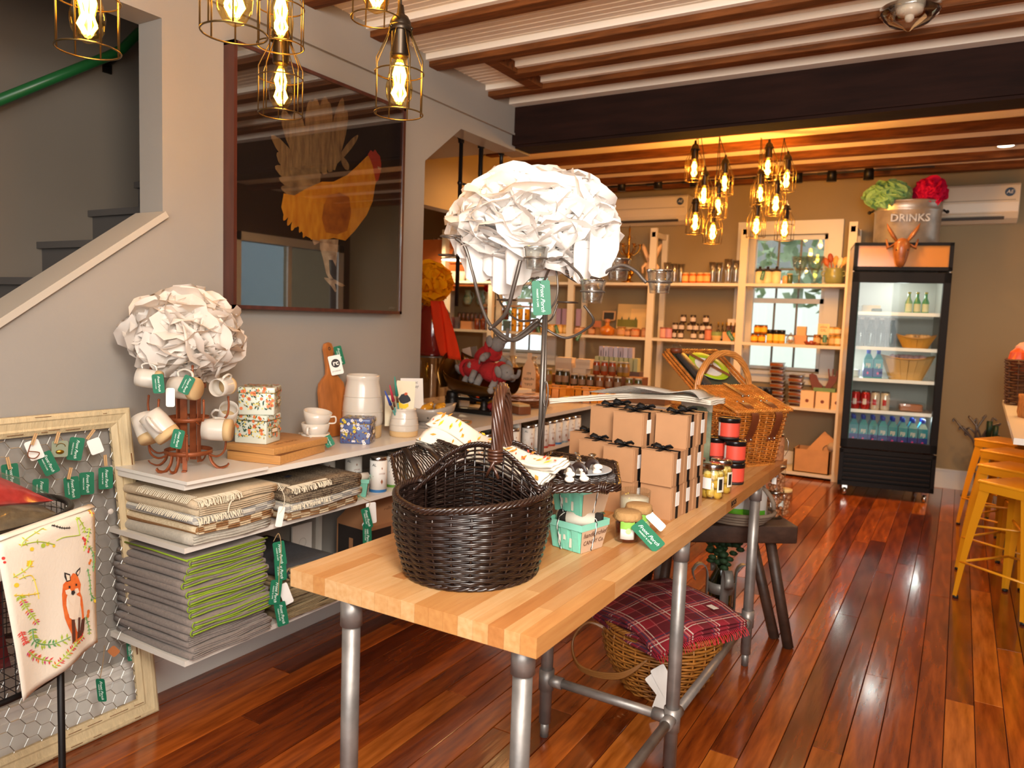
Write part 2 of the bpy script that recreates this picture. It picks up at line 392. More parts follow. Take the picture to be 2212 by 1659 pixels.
# back wall with window holes
WX0, WX1, WZ0, WZ1 = -1.90, -1.17, .98, 2.32
W2X0, W2X1, W2Z0, W2Z1 = -4.95, -4.2, 1.0, 2.2
b = B()
def wallx(y0, y1, xs, z1):
    # xs = list of (x0,x1,z0,z1) holes sorted by x ; wall -6.6..3.9
    cur = -6.6
    for (a, c, d, e) in xs:
        b.mm((cur, y0, 0), (a, y1, z1)); b.mm((a, y0, 0), (c, y1, d)); b.mm((a, y0, e), (c, y1, z1)); cur = c
    b.mm((cur, y0, 0), (3.9, y1, z1))
wallx(YB, YB+.14, [(W2X0, W2X1, W2Z0, W2Z1), (WX0, WX1, WZ0, WZ1)], 3.0)
struct(b, 'wall_back', m_wallb)
def window(name, x0, x1, z0, z1, tw=.13):
    b = B(); y = YB
    b.mm((x0-tw, y-.03, z0-.02), (x0, y, z1+tw)); b.mm((x1, y-.03, z0-.02), (x1+tw, y, z1+tw)); b.mm((x0, y-.03, z1), (x1, y, z1+tw))
    b.mm((x0-tw, y-.034, z1+tw-.02), (x1+tw, y, z1+tw))
    w = struct(b, name, m_trim)
    part(B().mm((x0-tw-.02, y-.07, z0-.05), (x1+tw+.02, y+.1, z0-.015)), 'window_sill', m_trim, w)
    part(B().mm((x0-tw, y-.03, z0-.13), (x1+tw, y, z0-.05)), 'apron', m_trim, w)
    zm = (z0+z1)/2+.02
    for (a, c, yy) in ((z0-.015, zm+.02, y+.03), (zm-.02, z1, y+.07)):
        s = B(); f = .045
        s.mm((x0, yy, a), (x0+f, yy+.035, c)); s.mm((x1-f, yy, a), (x1, yy+.035, c)); s.mm((x0, yy, a), (x1, yy+.035, a+f)); s.mm((x0, yy, c-f), (x1, yy+.035, c))
        so = part(s, 'sash', m_trim, w)
        mb = B()
        for k in (1, 2):
            xx = x0+f + (x1-x0-2*f)*k/3; mb.mm((xx-.009, yy+.008, a+f), (xx+.009, yy+.028, c-f))
        mb.mm((x0+f, yy+.008, (a+c)/2-.009), (x1-f, yy+.028, (a+c)/2+.009))
        part(mb, 'muntin', mat('muntin_shadow_grey', '6D6A64', .5), so)
        part(B().mm((x0+f, yy+.016, a+f), (x1-f, yy+.02, c-f)), 'pane', glass('window_glass', (.95, .97, .97)), so)
    return w
window('window_1', WX0, WX1, WZ0, WZ1); window('window_2', W2X0, W2X1, W2Z0, W2Z1)
# right wall with a window (seen only in the picture glass), front wall behind the camera
RX = 2.6
struct(B().mm((RX, -2.2, 0), (RX+.12, 6.0, 3)).mm((RX, 7.6, 0), (RX+.12, 7.9, 3)).mm((RX, 6.0, 0), (RX+.12, 7.6, .9)).mm((RX, 6.0, 2.2), (RX+.12, 7.6, 3)), 'wall_right', mat('right_wall_brown', '4A3426', .7))
w3 = struct(B().mm((RX-.03, 5.9, .85), (RX, 6.0, 2.3)).mm((RX-.03, 7.6, .85), (RX, 7.7, 2.3)).mm((RX-.03, 5.9, 2.2), (RX, 7.7, 2.3)).mm((RX-.05, 5.9, .86), (RX, 7.7, .9)).mm((RX+.03, 6.77, .9), (RX+.06, 6.83, 2.2)), 'window_3', m_trim)
part(B().mm((RX+.05, 6.0, .9), (RX+.056, 7.6, 2.2)), 'pane', MATS['window_glass'], w3)
struct(B().mm((-3.5, -2.3, 0), (3.9, -2.2, .5)).mm((-3.5, -2.3, 2.5), (3.9, -2.2, 3.6)).mm((-3.5, -2.3, .5), (-1.6, -2.2, 2.5)).mm((2.4, -2.3, .5), (3.9, -2.2, 2.5)), 'wall_front', m_wall)
# outdoors: lawn, bright path, trees and a neighbouring house seen through the panes
struct(B().mm((-14, 7.99, -.4), (10, 22, -.3)), 'ground', mat('lawn', 'B9C6A2', .9, var=.2, sc=2))
def tree(x, y, h, r, seed, label):
    t = thing('tree', label, 'tree', (x, y, -.3), group='trees outside the back windows')
    part(B().tube([(0, 0, 0), (.1, 0, h*.4), (0, .1, h*.75)], .12, 8, r2=.05), 'trunk', mat('bark', '6B5A48', .9), t)
    rr = random.Random(seed); b = B()
    for k in range(420):
        a = rr.random()*2*pi; ph = math.acos(rr.uniform(-1, 1)); q = r*rr.random()**.4
        c = V((q*sin(ph)*cos(a), q*sin(ph)*sin(a), h*.72 + q*cos(ph)*.8)); s = .16
        e1 = V([rr.uniform(-1, 1) for _ in range(3)]).normalized(); e2 = e1.cross(V([rr.uniform(-1, 1) for _ in range(3)])).normalized()
        b.add([c-e1*s, c+e2*s*.5, c+e1*s, c-e2*s*.5], [(0, 1, 2, 3)])
    part(b, 'foliage', mat('foliage_pale', '8A9A78', .8, var=.35, sc=2), t)
tree(-1.2, 12.5, 4.2, 1.6, 1, 'pale green tree seen through the shop window upper panes, nearer the fridge')
tree(-4.4, 15.5, 4.4, 1.4, 2, 'pale green tree outside, left of the one seen beside the fridge')
tree(-8.6, 13.2, 4.0, 1.8, 3, 'green tree outside the far left kitchen window')
hs = thing('house', 'white neighbouring clapboard house outside the back window', 'house', (-3, 20, -.3), group=None)
part(B().mm((-8, 0, 0), (8, 3, 3.2)), 'wall', mat('house_white', 'F4F4F0', .8), hs)
part(B().prism([(-8.3, 3.2), (8.3, 3.2), (0, 5.6)], 3.4, T=MX.Translation((0, 3.2, 0)) @ MX.Rotation(rad(90), 4, 'X')), 'roof', mat('roof_grey', '8A8A88', .8), hs)
h2 = thing('house', 'pale blue house across the street, mirrored in the rooster picture glass', 'house', (7.5, 8, -.3))
part(B().mm((0, -3, 0), (3, 14, 4.5)), 'wall', mat('house_blue', 'B9CCDA', .8), h2)
part(B().mm((-.02, 4.6, 1.9), (0, 6.2, 3.0)), 'window', mat('house_window', '1E2A44', .3), h2)
# ================= shared small builders =================
m_green = mat('tag_green', '0B6B4A', .5); m_ink = mat('tag_white_ink', 'E9F2EA', .6); m_white = mat('paper_white', 'EDE9E2', .7)
m_black = mat('black_ink', '1B1816', .6); m_steel = mat('galvanised_pipe', '8E8883', .42, .6, var=.25, sc=14, bump=.1, bs=60)
m_iron = mat('blackened_steel', '746B64', .38, .75); m_kraft = mat('kraft_card', 'AE8059', .75, var=.04, sc=20)
m_blackrib = mat('black_ribbon', '100D0D', .6, spec=.25); m_cream = mat('cream', 'EBDFC8', .7); m_string = mat('twine', 'A88A62', .9)
m_chrome = mat('bright_metal', 'C9C6C0', .18, 1); m_gl = glass('clear_glass', (.97, .99, .98)); m_leather = mat('tan_leather', '6B341A', .45, var=.15, sc=20)
def placeW(o, parent, M_):
    o.parent = parent; o.matrix_parent_inverse = wmat(parent).inverted(); o.matrix_basis = M_; return o
TAGME = {}
def hang_tag(parent, M_, w=.057, h=.108, kind='green', name='hang_tag'):
    """M_: world matrix of the tag's top centre, +y up along the tag, +z facing out"""
    key = (w, h, kind)
    if key not in TAGME:
        b = B(); b.prism(rrect(w, h, .006, 3, 0, -h/2), .0008)
        TAGME[key] = b.mesh('hang_tag', m_green if kind == 'green' else m_white)
    o = bpy.data.objects.new(name, TAGME[key]); COL.objects.link(o)
    if parent is None: o.matrix_world = M_
    else: placeW(o, parent, M_)
    if kind == 'green':
        R = MX.Rotation(rad(-90), 4, 'Z')
        lettering('Front Porch', o, MX.Translation((w*.06, -h*.5, .001)) @ R, h*.165, m_ink, .45, bold=.003)
        lettering('MARKET & CAFE', o, MX.Translation((-w*.22, -h*.5, .001)) @ R, h*.072, m_ink, 0)
    return o
def fm(p, yaw=0, tilt=0, roll=0):          # frame at p facing the room's front (-Y) turned by yaw towards +X, leaning by tilt, spun by roll
    return MX.Translation(p) @ MX.Rotation(rad(yaw), 4, 'Z') @ MX.Rotation(rad(90-tilt), 4, 'X') @ MX.Rotation(rad(roll), 4, 'Z')
def band(b, r, z0, z1, a0, a1, n=10, mi=0, sx=1, sy=1, at=(0,0,0), r2=None):
    r2 = r if r2 is None else r2; vs = []
    for k in range(n+1):
        a = rad(a0 + (a1-a0)*k/n); vs += [(at[0]+r*cos(a)*sx, at[1]+r*sin(a)*sy, at[2]+z0), (at[0]+r2*cos(a)*sx, at[1]+r2*sin(a)*sy, at[2]+z1)]
    return b.add(vs, [(2*k, 2*k+2, 2*k+3, 2*k+1) for k in range(n)], mi, True)
def weave(b, fn, ns, ts, r, amp, closed=True, mi=0, n=4, sub=1, jit=0, u0=0, u1=1, rnd=random.Random(5)):
    """rows of strands woven in and out of ns stakes over the surface fn(u,t)"""
    for k, t in enumerate(ts):
        P = []; N = ns*sub if closed else ns*sub+1
        for i in range(N):
            u = u0 + (u1-u0)*i/(ns*sub)
            p = V(fn(u % 1 if closed else u, t)); e = 1e-3
            du = V(fn((u+e) % 1 if closed else min(u+e, 1), t)) - V(fn((u-e) % 1 if closed else max(u-e, 0), t))
            dt = V(fn(u % 1 if closed else u, min(1, t+e))) - V(fn(u % 1 if closed else u, max(0, t-e)))
            nn = du.cross(dt); nn = nn.normalized() if nn.length > 1e-12 else V((0,0,1))
            ph = pi*(i/sub + k); P.append(p + nn*amp*cos(ph) + V((0, 0, rnd.uniform(-jit, jit))))
        b.tube(P, r*rnd.uniform(.85, 1.1), n, closed, mi)
def stakes(b, fn, ns, r, t0=0, t1=1, nt=5, closed=True, mi=0, n=5):
    for i in range(ns if closed else ns+1):
        b.tube([V(fn(i/ns if closed else min(i/ns, .9999), t0 + (t1-t0)*k/nt)) for k in range(nt+1)], r, n, False, mi)
def pom(name, label, c, R, sc, npet, m, seed, grp=None, cat='paper flower', size=.5, extra=None, lobes=0):
    rr = random.Random(seed); b = B(); c = V(c)
    g = pi*(3-5**.5)
    for k in range(npet):
        z = 1 - 2*(k+.5)/npet; q = math.sqrt(max(0, 1-z*z)); a = g*k + rr.uniform(-.2, .2)
        d = V((q*cos(a), q*sin(a), z)); d = (d + V([rr.uniform(-.12, .12) for _ in range(3)])).normalized()
        up = V((rr.uniform(-1, 1), rr.uniform(-1, 1), rr.uniform(.2, 1))); t1 = up.cross(d)
        if t1.length < .1: t1 = V((1, 0, 0)).cross(d)
        t1.normalize(); t2 = d.cross(t1)                      # t2 ~ upwards along the surface
        rad_ = R*rr.uniform(.80, 1.0); s = R*size*rr.uniform(.75, 1.25); lift = rr.uniform(.1, .75); sgn = rr.choice([1, -1, -1])
        nu, nv = 6, 4; ph = rr.uniform(0, 6); ph2 = rr.uniform(1.5, 3)
        base = d*rad_*.72; vs = []
        for j in range(nv+1):
            v = j/nv
            for i in range(nu+1):
                u = i/nu*2-1
                wdt = s*(.25 + .75*sin(pi*.5*min(1, v*1.5)))*(1 - .25*(v > .9)*abs(u))
                out = v*s*(.55 + .45*lift); alo = -sgn*v*v*s*.45*(1-lift)
                ruf = s*.09*sin(ph + u*4*ph2*.6)*v + s*.05*sin(ph*2+u*9)*v*v
                edge = -s*.34*u*u*v
                p = base + t1*(u*wdt) + d*(out*.62 + edge + s*.15*(1-u*u)*v) + t2*(alo + ruf)
                vs.append(c + V((p.x*sc[0], p.y*sc[1], p.z*sc[2])))
        b.add(vs, [(j*(nu+1)+i, j*(nu+1)+i+1, (j+1)*(nu+1)+i+1, (j+1)*(nu+1)+i) for j in range(nv) for i in range(nu)], 0, True)
    b.ball(c, R*.66, 18, 0, sc)
    t = thing(name, label, cat, c, group=grp)
    part(b, 'petals', m, t, world=True, stuff=True)
    return t
def prod_jar(h, r, fill, lid, labelm, lidr=1.0, shoulder=True, lab=(.2, .7), arc=(-150, -20), lidh=.1):
    """returns list of (name, mesh) for a small jar, origin at base"""
    b = B(); pr = [(r*.9, 0), (r, h*.04), (r, h*.76), (r*.86 if shoulder else r, h*.86), (r*.86 if shoulder else r, h*.9)]
    b.lathe(pr, n=14); l = B(); rl = r*(.92 if shoulder else 1.03)*lidr
    l.lathe([(rl, h*(1-lidh)), (rl, h*.985), (rl*.93, h)], n=14)
    out = [('jar_body', b.mesh('jar_body', fill)), ('lid', l.mesh('lid', lid))]
    if labelm is not None:
        q = B(); band(q, r*1.012, h*lab[0], h*lab[1], arc[0], arc[1], 8); out.append(('paper_label', q.mesh('paper_label', labelm)))
    return out
KIT = {}
def kit(key, fn):
    if key not in KIT: KIT[key] = fn()
    return KIT[key]
def from_kit(parts, name, label, cat, loc, rz=0, group=None, sc=None, rot=None):
    t = thing(name, label, cat, loc, rz, group, rot)
    if sc: t.scale = (sc, sc, sc)
    for nm, me in parts:
        o = bpy.data.objects.new(nm, me); COL.objects.link(o); o.parent = t
    return t
def simple_text(t, body, loc, size, m, rz=0, rx=90):
    return lettering(body, t, MX.Translation(loc) @ MX.Rotation(rad(rz), 4, 'Z') @ MX.Rotation(rad(rx), 4, 'X'), size, m)
# ================= WORK TABLE =================
TZ = .798; TX0, TX1, TY0, TY1 = -1.306, -.647, 1.217, 3.60
tb = thing('work_table', 'long butcher block table on grey pipe legs in the middle of the shop', 'table', ((TX0+TX1)/2, 2.4, 0))
m_st = []
for i, (a, c) in enumerate([('B47A44', 'C08A50'), ('BE8A54', 'CC9E6A'), ('A86C3A', 'B87C46'), ('C4945E', 'D0A676'), ('B6804C', 'C08E5C')]):
    m_st.append(mat('maple_stave_%d' % i, a, .38, col2=c, sc=6, stretch=(14, 1.2, 14), bump=.05, bs=20))
core = part(B().mm((TX0+.004, TY0+.004, TZ-.040), (TX1-.004, TY1-.004, TZ-.003)), 'tabletop', m_st[2], tb, world=True)
rs = random.Random(11); NSTV = 18; sw = (TX1-TX0)/NSTV
for i in range(NSTV):
    y = TY0; first = True
    while y < TY1 - .01:
        L = rs.uniform(.35, .75) if not first else rs.uniform(.08, .6); first = False
        y1 = min(TY1, y+L); y1 = TY1 if TY1-y1 < .08 else y1
        g = .00025
        part(B().mm((TX0+i*sw+g, y+g, TZ-.041), (TX0+(i+1)*sw-g, y1-g, TZ + rs.uniform(-.0001, .0001))), 'stave', m_st[rs.choice([0,0,1,1,1,2,3,3,4])], core, world=True)
        y = y1
def leg(x, y, r=.0205, foot=True):
    b = B(); b.cyl((x, y, .05), (x, y, TZ-.041), r, 18); b.cyl((x, y, TZ-.10), (x, y, TZ-.041), r*1.22, 18); b.cyl((x, y, 0), (x, y, .055), r*.72, 14)
    if foot: b.cyl((x, y, .2-.035), (x, y, .2+.035), r*1.25, 18)
    part(b, 'leg', m_steel, tb, world=True)
for (x, y) in [(-.700, 1.262), (-1.135, 1.24), (-.672, 2.16), (-1.109, 2.165), (-.672, 3.107), (-1.06, 3.10)]: leg(x, y)
def rail(a, c):
    b = B(); a = V(a); c = V(c); d = (c-a).normalized(); b.cyl(a, c, .015, 14); b.cyl(a, a+d*.06, .0195, 14); b.cyl(c-d*.06, c, .0195, 14); part(b, 'rail', m_steel, tb, world=True)
rail((-.672, 1.262, .215), (-.672, 2.16, .205)); rail((-.672, 2.16, .2), (-.672, 3.107, .19)); rail((-.672, 2.16, .2), (-1.109, 2.165, .2)); rail((-.672, 3.107, .195), (-1.06, 3.10, .195))
b = B(); b.add([(0, 0, 0), (.045, 0, 0), (.045, 0, .024), (0, 0, .024)], [(0,1,2,3)])
st_ = B(); q = V((TX1+.0006, 2.62, TZ-.033)); R_ = MX.Translation(q) @ MX.Rotation(rad(90), 4, 'Z') @ MX.Rotation(rad(90), 4, 'X')
o = bpy.data.objects.new('maker_stamp', text_mesh('BOOS', .026, .0002, 0, 'LEFT', m_black, 'maker_stamp', .03)); COL.objects.link(o); placeW(o, tb, R_ @ MX.Translation((0, .014, 0)))
b = B(); b.box((q.x+.0001, q.y+.03, q.z+.001), (.0004, .05, .002)); part(b, 'stamp_rule', m_black, tb, world=True)

# ================= DARK PICNIC BASKET =================
m_dw = mat('dark_stained_wicker', '21140F', .26, var=.5, sc=25, coat=.25)
m_dwr = mat('dark_stained_wicker_rim', '2A1912', .26, var=.4, sc=25, coat=.3)
bc = V((-.972, 1.478, TZ)); bk = thing('picnic_basket', 'large dark brown wicker picnic basket, open, at the near end of the table', 'basket', bc)
def bfn(u, t):
    a = u*2*pi; e = .148 + .026*sin(min(1, t)*pi*.62)
    x = e*1.04*cos(a); y = e*1.12*sin(a)
    h = .168 + .022*max(0, cos(a))*1 + .012*max(0, -cos(a)) + (.05*max(0, sin(a))**2)
    return V((x, y, .006 + t*h))
b = B(); rows = [i/23 for i in range(24)]
weave(b, bfn, 26, rows, .0034, .0036, n=5, sub=2); weave(b, bfn, 26, [t+.5/23 for t in rows[:-1]], .0030, -.0036, n=5, sub=2)
part(b, 'woven_body', m_dw, bk, stuff=True)
b = B(); stakes(b, bfn, 26, .0030); stakes(b, lambda u, t: bfn((u+.02) % 1, t), 26, .0024); part(b, 'stakes', m_dwr, bk, stuff=True)
def rope_rim(b, fn, turns, r, off, ns=3, N=160, closed=True):
    for j in range(ns):
        P = []
        for i in range(N if closed else N+1):
            u = i/N; p = V(fn(u)); e = 1/N; d = (V(fn((u+e) % 1 if closed else min(1, u+e))) - V(fn((u-e) % 1 if closed else max(0, u-e)))).normalized()
            x = d.cross(V((0, 0, 1)));
            x = x.normalized() if x.length > .05 else V((1, 0, 0)); y = x.cross(d); a = 2*pi*(turns*u + j/ns); P.append(p + x*off*cos(a) + y*off*sin(a))
        b.tube(P, r, 5, closed)
b = B(); rope_rim(b, lambda u: bfn(u, 1.02), 22, .0042, .0050, 4); part(b, 'rim', m_dwr, bk)
b = B(); rope_rim(b, lambda u: bfn(u, .0), 14, .0036, .0035, 3); part(b, 'foot_rim', m_dwr, bk)
part(B().lathe([(.001, 0), (.148, 0), (.15, .004), (.001, .006)], sx=1.04, sy=1.12, n=24), 'base', m_dw, bk)
# arched panel between the handle posts
def gfn(u, t):
    x = -.165 + .33*u; top = .175 + .115*max(0, sin(pi*(.06+.88*u)))**.9; return V((x, .03 + .012*sin(pi*u), .06 + t*(top-.06)))
b = B(); weave(b, gfn, 12, [i/22 for i in range(23)], .0026, .0028, closed=False, sub=2, u0=.02, u1=.98, n=5); stakes(b, gfn, 12, .0028, closed=False, nt=3)
part(b, 'arched_panel', m_dw, bk, stuff=True)
b = B(); rope_rim(b, lambda u: gfn(u, 1.02), 12, .0036, .0042, 3, closed=False, N=80)
rope_rim(b, lambda u: V((-.16+.32*u, .165, .20+.085*sin(pi*u))), 10, .0036, .0042, 3, closed=False, N=60); part(b, 'arch_rim', m_dwr, bk)
# handle : thick twisted arch
P0 = [(.036, .032, .255), (.040, .034, .30), (.038, .036, .36), (.030, .05, .405), (.016, .085, .43), (0, .125, .42), (-.008, .15, .375), (-.008, .162, .30), (-.004, .165, .26)]
hp = spline(P0, 6); b = B()
for j in range(8):
    P = []
    for i, p in enumerate(hp):
        d = (hp[min(i+1, len(hp)-1)] - hp[max(i-1, 0)]).normalized(); x = d.cross(V((1, .3, 0))).normalized(); y = x.cross(d); a = 2*pi*(i/len(hp)*1.6 + j/8)
        P.append(p + (x*cos(a) + y*sin(a))*.0105)
    b.tube(P, .0048, 6)
for z in (.262, .270, .278, .286): b.tube([V((.037, .033, z)) + V((cos(a), sin(a), 0))*.0165 for a in [2*pi*k/14 for k in range(14)]], .0042, 5, True)
b.tube([(.03, .02, .262), (.05, .018, .236), (.055, .02, .222)], .004, 5); b.tube([(.045, .015, .262), (.03, .016, .238), (.022, .018, .222)], .004, 5)
part(b, 'handle', mat('handle_brown_wicker', '4A2A1C', .3, var=.3, sc=20, coat=.3), bk)
# left lid, raised
def quadfn(A, Bq, Cq, D, bul=0, axis=V((0,0,1))):
    A, Bq, Cq, D = map(V, (A, Bq, Cq, D))
    return lambda u, t: (A*(1-u)+Bq*u)*(1-t) + (D*(1-u)+Cq*u)*t + axis*bul*sin(pi*u)*sin(pi*min(1, t+.2))
A = YP(866, 1085, 1.47) - bc; Bq = YP(1008, 976, 1.53) - bc; Cq = YP(935, 948, 1.66) - bc; D = YP(846, 985, 1.60) - bc
lf = quadfn(A, Bq, Cq, D, .012)
b = B(); weave(b, lambda u, t: lf(t, u), 8, [i/30 for i in range(31)], .0022, .0026, closed=False, sub=2, n=5)
o = part(b, 'lid', m_dw, bk, stuff=False, label='raised left lid of the dark basket')
b = B(); rope_rim(b, lambda u: [lf(4*u, 0), lf(1, 4*u-1), lf(3-4*u, 1), lf(0, 4-4*u)][min(3, int(4*u))], 20, .0036, .004, 3, N=80); part(b, 'lid_rim', m_dwr, o)
b = B()
for u in (.34, .68):
    b.tube([lf(u, 0)+V((0,-.004,.004)), lf(u, .5)+V((0,-.006,.008)), lf(u, 1)+V((0,-.004,.006))], .011, 6, flat=.18)
part(b, 'dark_bands', mat('dark_bands', '20120E', .35), o)
# right lid laid flat, carrying a plate with strapped cutlery
LZ = 1.005
rl = [ZP(1120, 1052, LZ), ZP(1337, 1050, LZ), ZP(1330, 1000, LZ+.01), ZP(1190, 978, LZ)]
rl = [p - bc for p in rl]
rfn = lambda u, t: quadfn(rl[0], rl[1], rl[2], rl[3], 0)(u, t) + V((0, 0, .0)) - (V((0, .0, 0)))
b = B(); weave(b, rfn, 12, [i/34 for i in range(35)], .0022, .0024, closed=False, sub=2, n=5); o = part(b, 'lid', m_dw, bk, label='right lid of the dark basket, folded out flat')
b = B(); 
for dz in (0, -.007): rope_rim(b, lambda u: [rfn(4*u, 0)-V((0, .012*sin(pi*4*u), 0)), rfn(1, 4*u-1), rfn(3-4*u, 1), rfn(0, 4-4*u)][min(3, int(4*u))]+V((0, 0, dz)), 18, .0036, .0045, 3, N=90)
for p in (.32, .86): q = rfn(p, 0)+V((0, -.008, -.003)); [b.tube([q+V((dx, cos(a)*.012, sin(a)*.012)) for a in [2*pi*k/10 for k in range(10)]], .003, 5, True) for dx in (-.009, -.003, .003, .009)]
part(b, 'lid_rim', m_dwr, o)
pc_ = (rfn(.52, .42)) + bc
pl = thing('plate', 'grey plate strapped to the folded-out lid of the dark basket', 'plate', pc_+V((0, 0, .006)))
part(B().lathe([(.001, 0), (.05, 0), (.088, .006), (.09, .008), (.086, .009), (.05, .003), (.001, .003)], n=32, sx=1.0), 'dish', mat('grey_plate', '9BA3AA', .35), pl)
m_strap = mat('dark_strap', '2A1A16', .5); m_ceram = mat('cutlery_handle_ivory', 'E5D8CC', .25)
fk = [('fork', 'fork with a pale ceramic handle strapped on the grey plate', 0), ('knife', 'knife with a pale ceramic handle strapped on the grey plate', 1), ('spoon', 'spoon with a pale ceramic handle strapped on the grey plate', 2)]
for i, (u, v) in enumerate([(1232, 1024), (1260, 1014), (1292, 1008), (1230, 1036), (1262, 1034), (1290, 1020)]):
    p = ZP(u, v, LZ+.026 - (.012 if i > 2 else 0)); nm, lb, _ = fk[i % 3]; d = V((-.045, .075, .004)).normalized()
    t = thing(nm, lb + (', upper one of its pair' if i < 3 else ', lower one of its pair'), 'cutlery', p, group='strapped cutlery on the basket lid')
    b = B(); b.ball((0, 0, 0), .0095, 12, sc=(1.35, 1.1, .8)); b.tube([V((0, 0, 0)), d*.05, d*.07], .0075, 8, rs=[.008, .0065, .004]); part(b, 'grip', m_ceram, t)
    b = B(); b.tube([d*.06, d*.12], .0028, 6)
    if nm == 'fork':
        for k in (-1, 0, 1, 2): b.tube([d*.115 + V((.004*(k-.5), 0, 0)), d*.125 + V((.004*(k-.5), 0, .002)), d*.17 + V((.0045*(k-.5), 0, .006))], .001, 4)
    elif nm == 'knife': b.tube([d*.11, d*.16, d*.19], .007, 6, flat=.2)
    else: b.ball(d*.135, .013, 10, sc=(.8, 1.2, .3))
    part(b, 'metal', m_chrome, t)
for (u, v) in [(1222, 1022), (1248, 1020), (1278, 1012)]:
    b = B()
    p = ZP(u, v, LZ+.02) - (pc_+V((0, 0, .006))); b.tube([p + V((.017*cos(a), .006, .022*sin(a)-.004)) for a in [pi*k/8 for k in range(9)]], .009, 6, flat=.22, up=(0,1,0))
    part(b, 'strap', m_strap, pl)
# folded tea towels draped over the dark basket
m_tow = mat('cream_towel', 'DDD3C2', .85, bump=.1, bs=200); m_towp = mat('towel_print_orange', 'E0892E', .85); m_towy = mat('towel_print_yellow', 'EBC02C', .85); m_towr = mat('towel_print_red', 'C8482E', .85)
def towel(name, label, P, w, layers=4, th=.004, grp=None, prints=True, seed=1, wdir=None, base=None):
    """folded strip of cloth following the centre line P, width vectors w"""
    rr = random.Random(seed); base = V(base) if base is not None else V(P[0]); t = thing(name, label, 'towel', base, group=grp)
    C_ = spline(P, 5); n = len(C_)-1; b = B()
    WV = wdir if wdir else [V(w)]*len(C_)
    def W_(i): return WV[min(len(WV)-1, int(i/len(C_)*len(WV)))] if wdir else V(w)
    for L in range(layers):
        sh = rr.uniform(-.08, .08); e = rr.uniform(.0, .02)
        vs = []; N2 = 8
        for i, p in enumerate(C_):
            d = (C_[min(i+1, n)] - C_[max(i-1, 0)]).normalized(); nn = W_(i).normalized().cross(d).normalized(); nn = nn if nn.z > 0 else -nn
            for j in range(N2+1):
                s = j/N2 - .5 + sh; wav = th*.7*sin(i*.7+j*1.3+L*1.1)
                vs.append(p + W_(i)*s + nn*(L*th*1.6 + wav*.5))
        b.add(vs, [(i*(N2+1)+j, i*(N2+1)+j+1, (i+1)*(N2+1)+j+1, (i+1)*(N2+1)+j) for i in range(n) for j in range(N2)], 0, True)
    part(b, 'folded_cloth', m_tow, t, world=True, solid=th*1.2)
    if prints:
        b = B()
        for k in range(26):
            i = rr.randrange(1, n); s = rr.uniform(-.45, .45); p = C_[i] + W_(i)*s
            d = (C_[min(i+1, n)] - C_[max(i-1, 0)]).normalized(); nn = W_(i).normalized().cross(d).normalized(); nn = nn if nn.z > 0 else -nn
            p = p + nn*(layers*th*1.6 - th*.35); a = rr.uniform(0, 6); l = rr.uniform(.004, .013); x = (d*cos(a) + W_(i).normalized()*sin(a)); y = nn.cross(x)
            b.add([p-x*l, p+y*l*.35, p+x*l, p-y*l*.35], [(0,1,2,3)], rr.choice([0, 0, 1, 2]))
        part(b, 'printed_motifs', [m_towp, m_towy, m_towr], t, world=True, solid=.0008, stuff=True)
    return t
def yp(u, v, y): return YP(u, v, y)
towel('tea_towel', 'cream towels printed in orange, folded fan at the left over the dark basket', [yp(918, 945, 1.66), yp(985, 965, 1.65), yp(1050, 985, 1.63), yp(1120, 1015, 1.60), yp(1180, 1045, 1.56)], (.02, .04, .035), 3, .005, seed=2)
towel('tea_towel', 'topmost cream towel with yellow print, corner raised left of the basket handle', [yp(940, 912, 1.70), yp(985, 928, 1.69), yp(1030, 958, 1.66), yp(1060, 975, 1.64)], (.015, .04, .03), 3, .005, seed=4)
towel('tea_towel', 'cream towel with orange print hanging right of the basket handle by the cutlery', [yp(1060, 970, 1.64), yp(1110, 990, 1.62), yp(1160, 1008, 1.60), yp(1214, 1012, 1.58)], (.015, .05, .015), 3, .005, seed=6)
# ================= GIFT BOXES =================
m_lab = mat('sticker_white', 'EEEAE6', .5)
def gift_box():
    w, d, h = .105, .084, .104; P = []
    b = B().mm((-w, 0, 0), (0, d, h)); P.append(('carton', b.mesh('carton', m_kraft)))
    b = B().mm((-w-.0012, -.0012, h-.0005), (.0012, d+.0012, h+.0012)).mm((-.0006, .004, .004), (.0012, .010, h)); P.append(('lid_flap', b.mesh('lid_flap', mat('kraft_card_light', 'B68A63', .75))))
    b = B().mm((-.0002, d*.42, 0), (.002, d*.60, h+.003)).mm((-w-.002, d*.42, h+.001), (.002, d*.60, h+.003)).mm((-w*.56, -.0005, h+.001), (-w*.42, d+.001, h+.003)); P.append(('ribbon', b.mesh('ribbon', m_blackrib)))
    b = B(); c = V((-w*.5, d*.5, h+.004))
    for (a, l, z) in ((20, .030, .013), (200, .032, .015), (140, .036, .004), (-35, .038, .004)):
        dr = V((cos(rad(a)), sin(rad(a)), 0)); n_ = V((-dr.y, dr.x, 0))
        if z > .005: b.tube([c+V((0,0,.002)), c+dr*l*.35+V((0,0,z*.6)), c+dr*l*.7+V((0,0,z*.8)), c+dr*l+V((0,0,z*.35))], .008, 6, rs=[.004, .009, .0105, .006], flat=.3, up=n_*.5+V((0,0,1)))
        else: b.tube([c, c+dr*l*.5+V((0,0,.004)), c+dr*l+V((0,0,.001))], .008, 6, flat=.15, up=n_*.4+V((0,0,1)))
    b.ball(c+V((0,0,.004)), .007, 8); P.append(('bow', b.mesh('bow', m_blackrib)))
    b = B().mm((.0016, d*.33, h*.38), (.0028, d*.66, h*.80)); P.append(('sticker', b.mesh('sticker', m_lab)))
    return P
gb = gift_box(); rb = rad(-4.4)
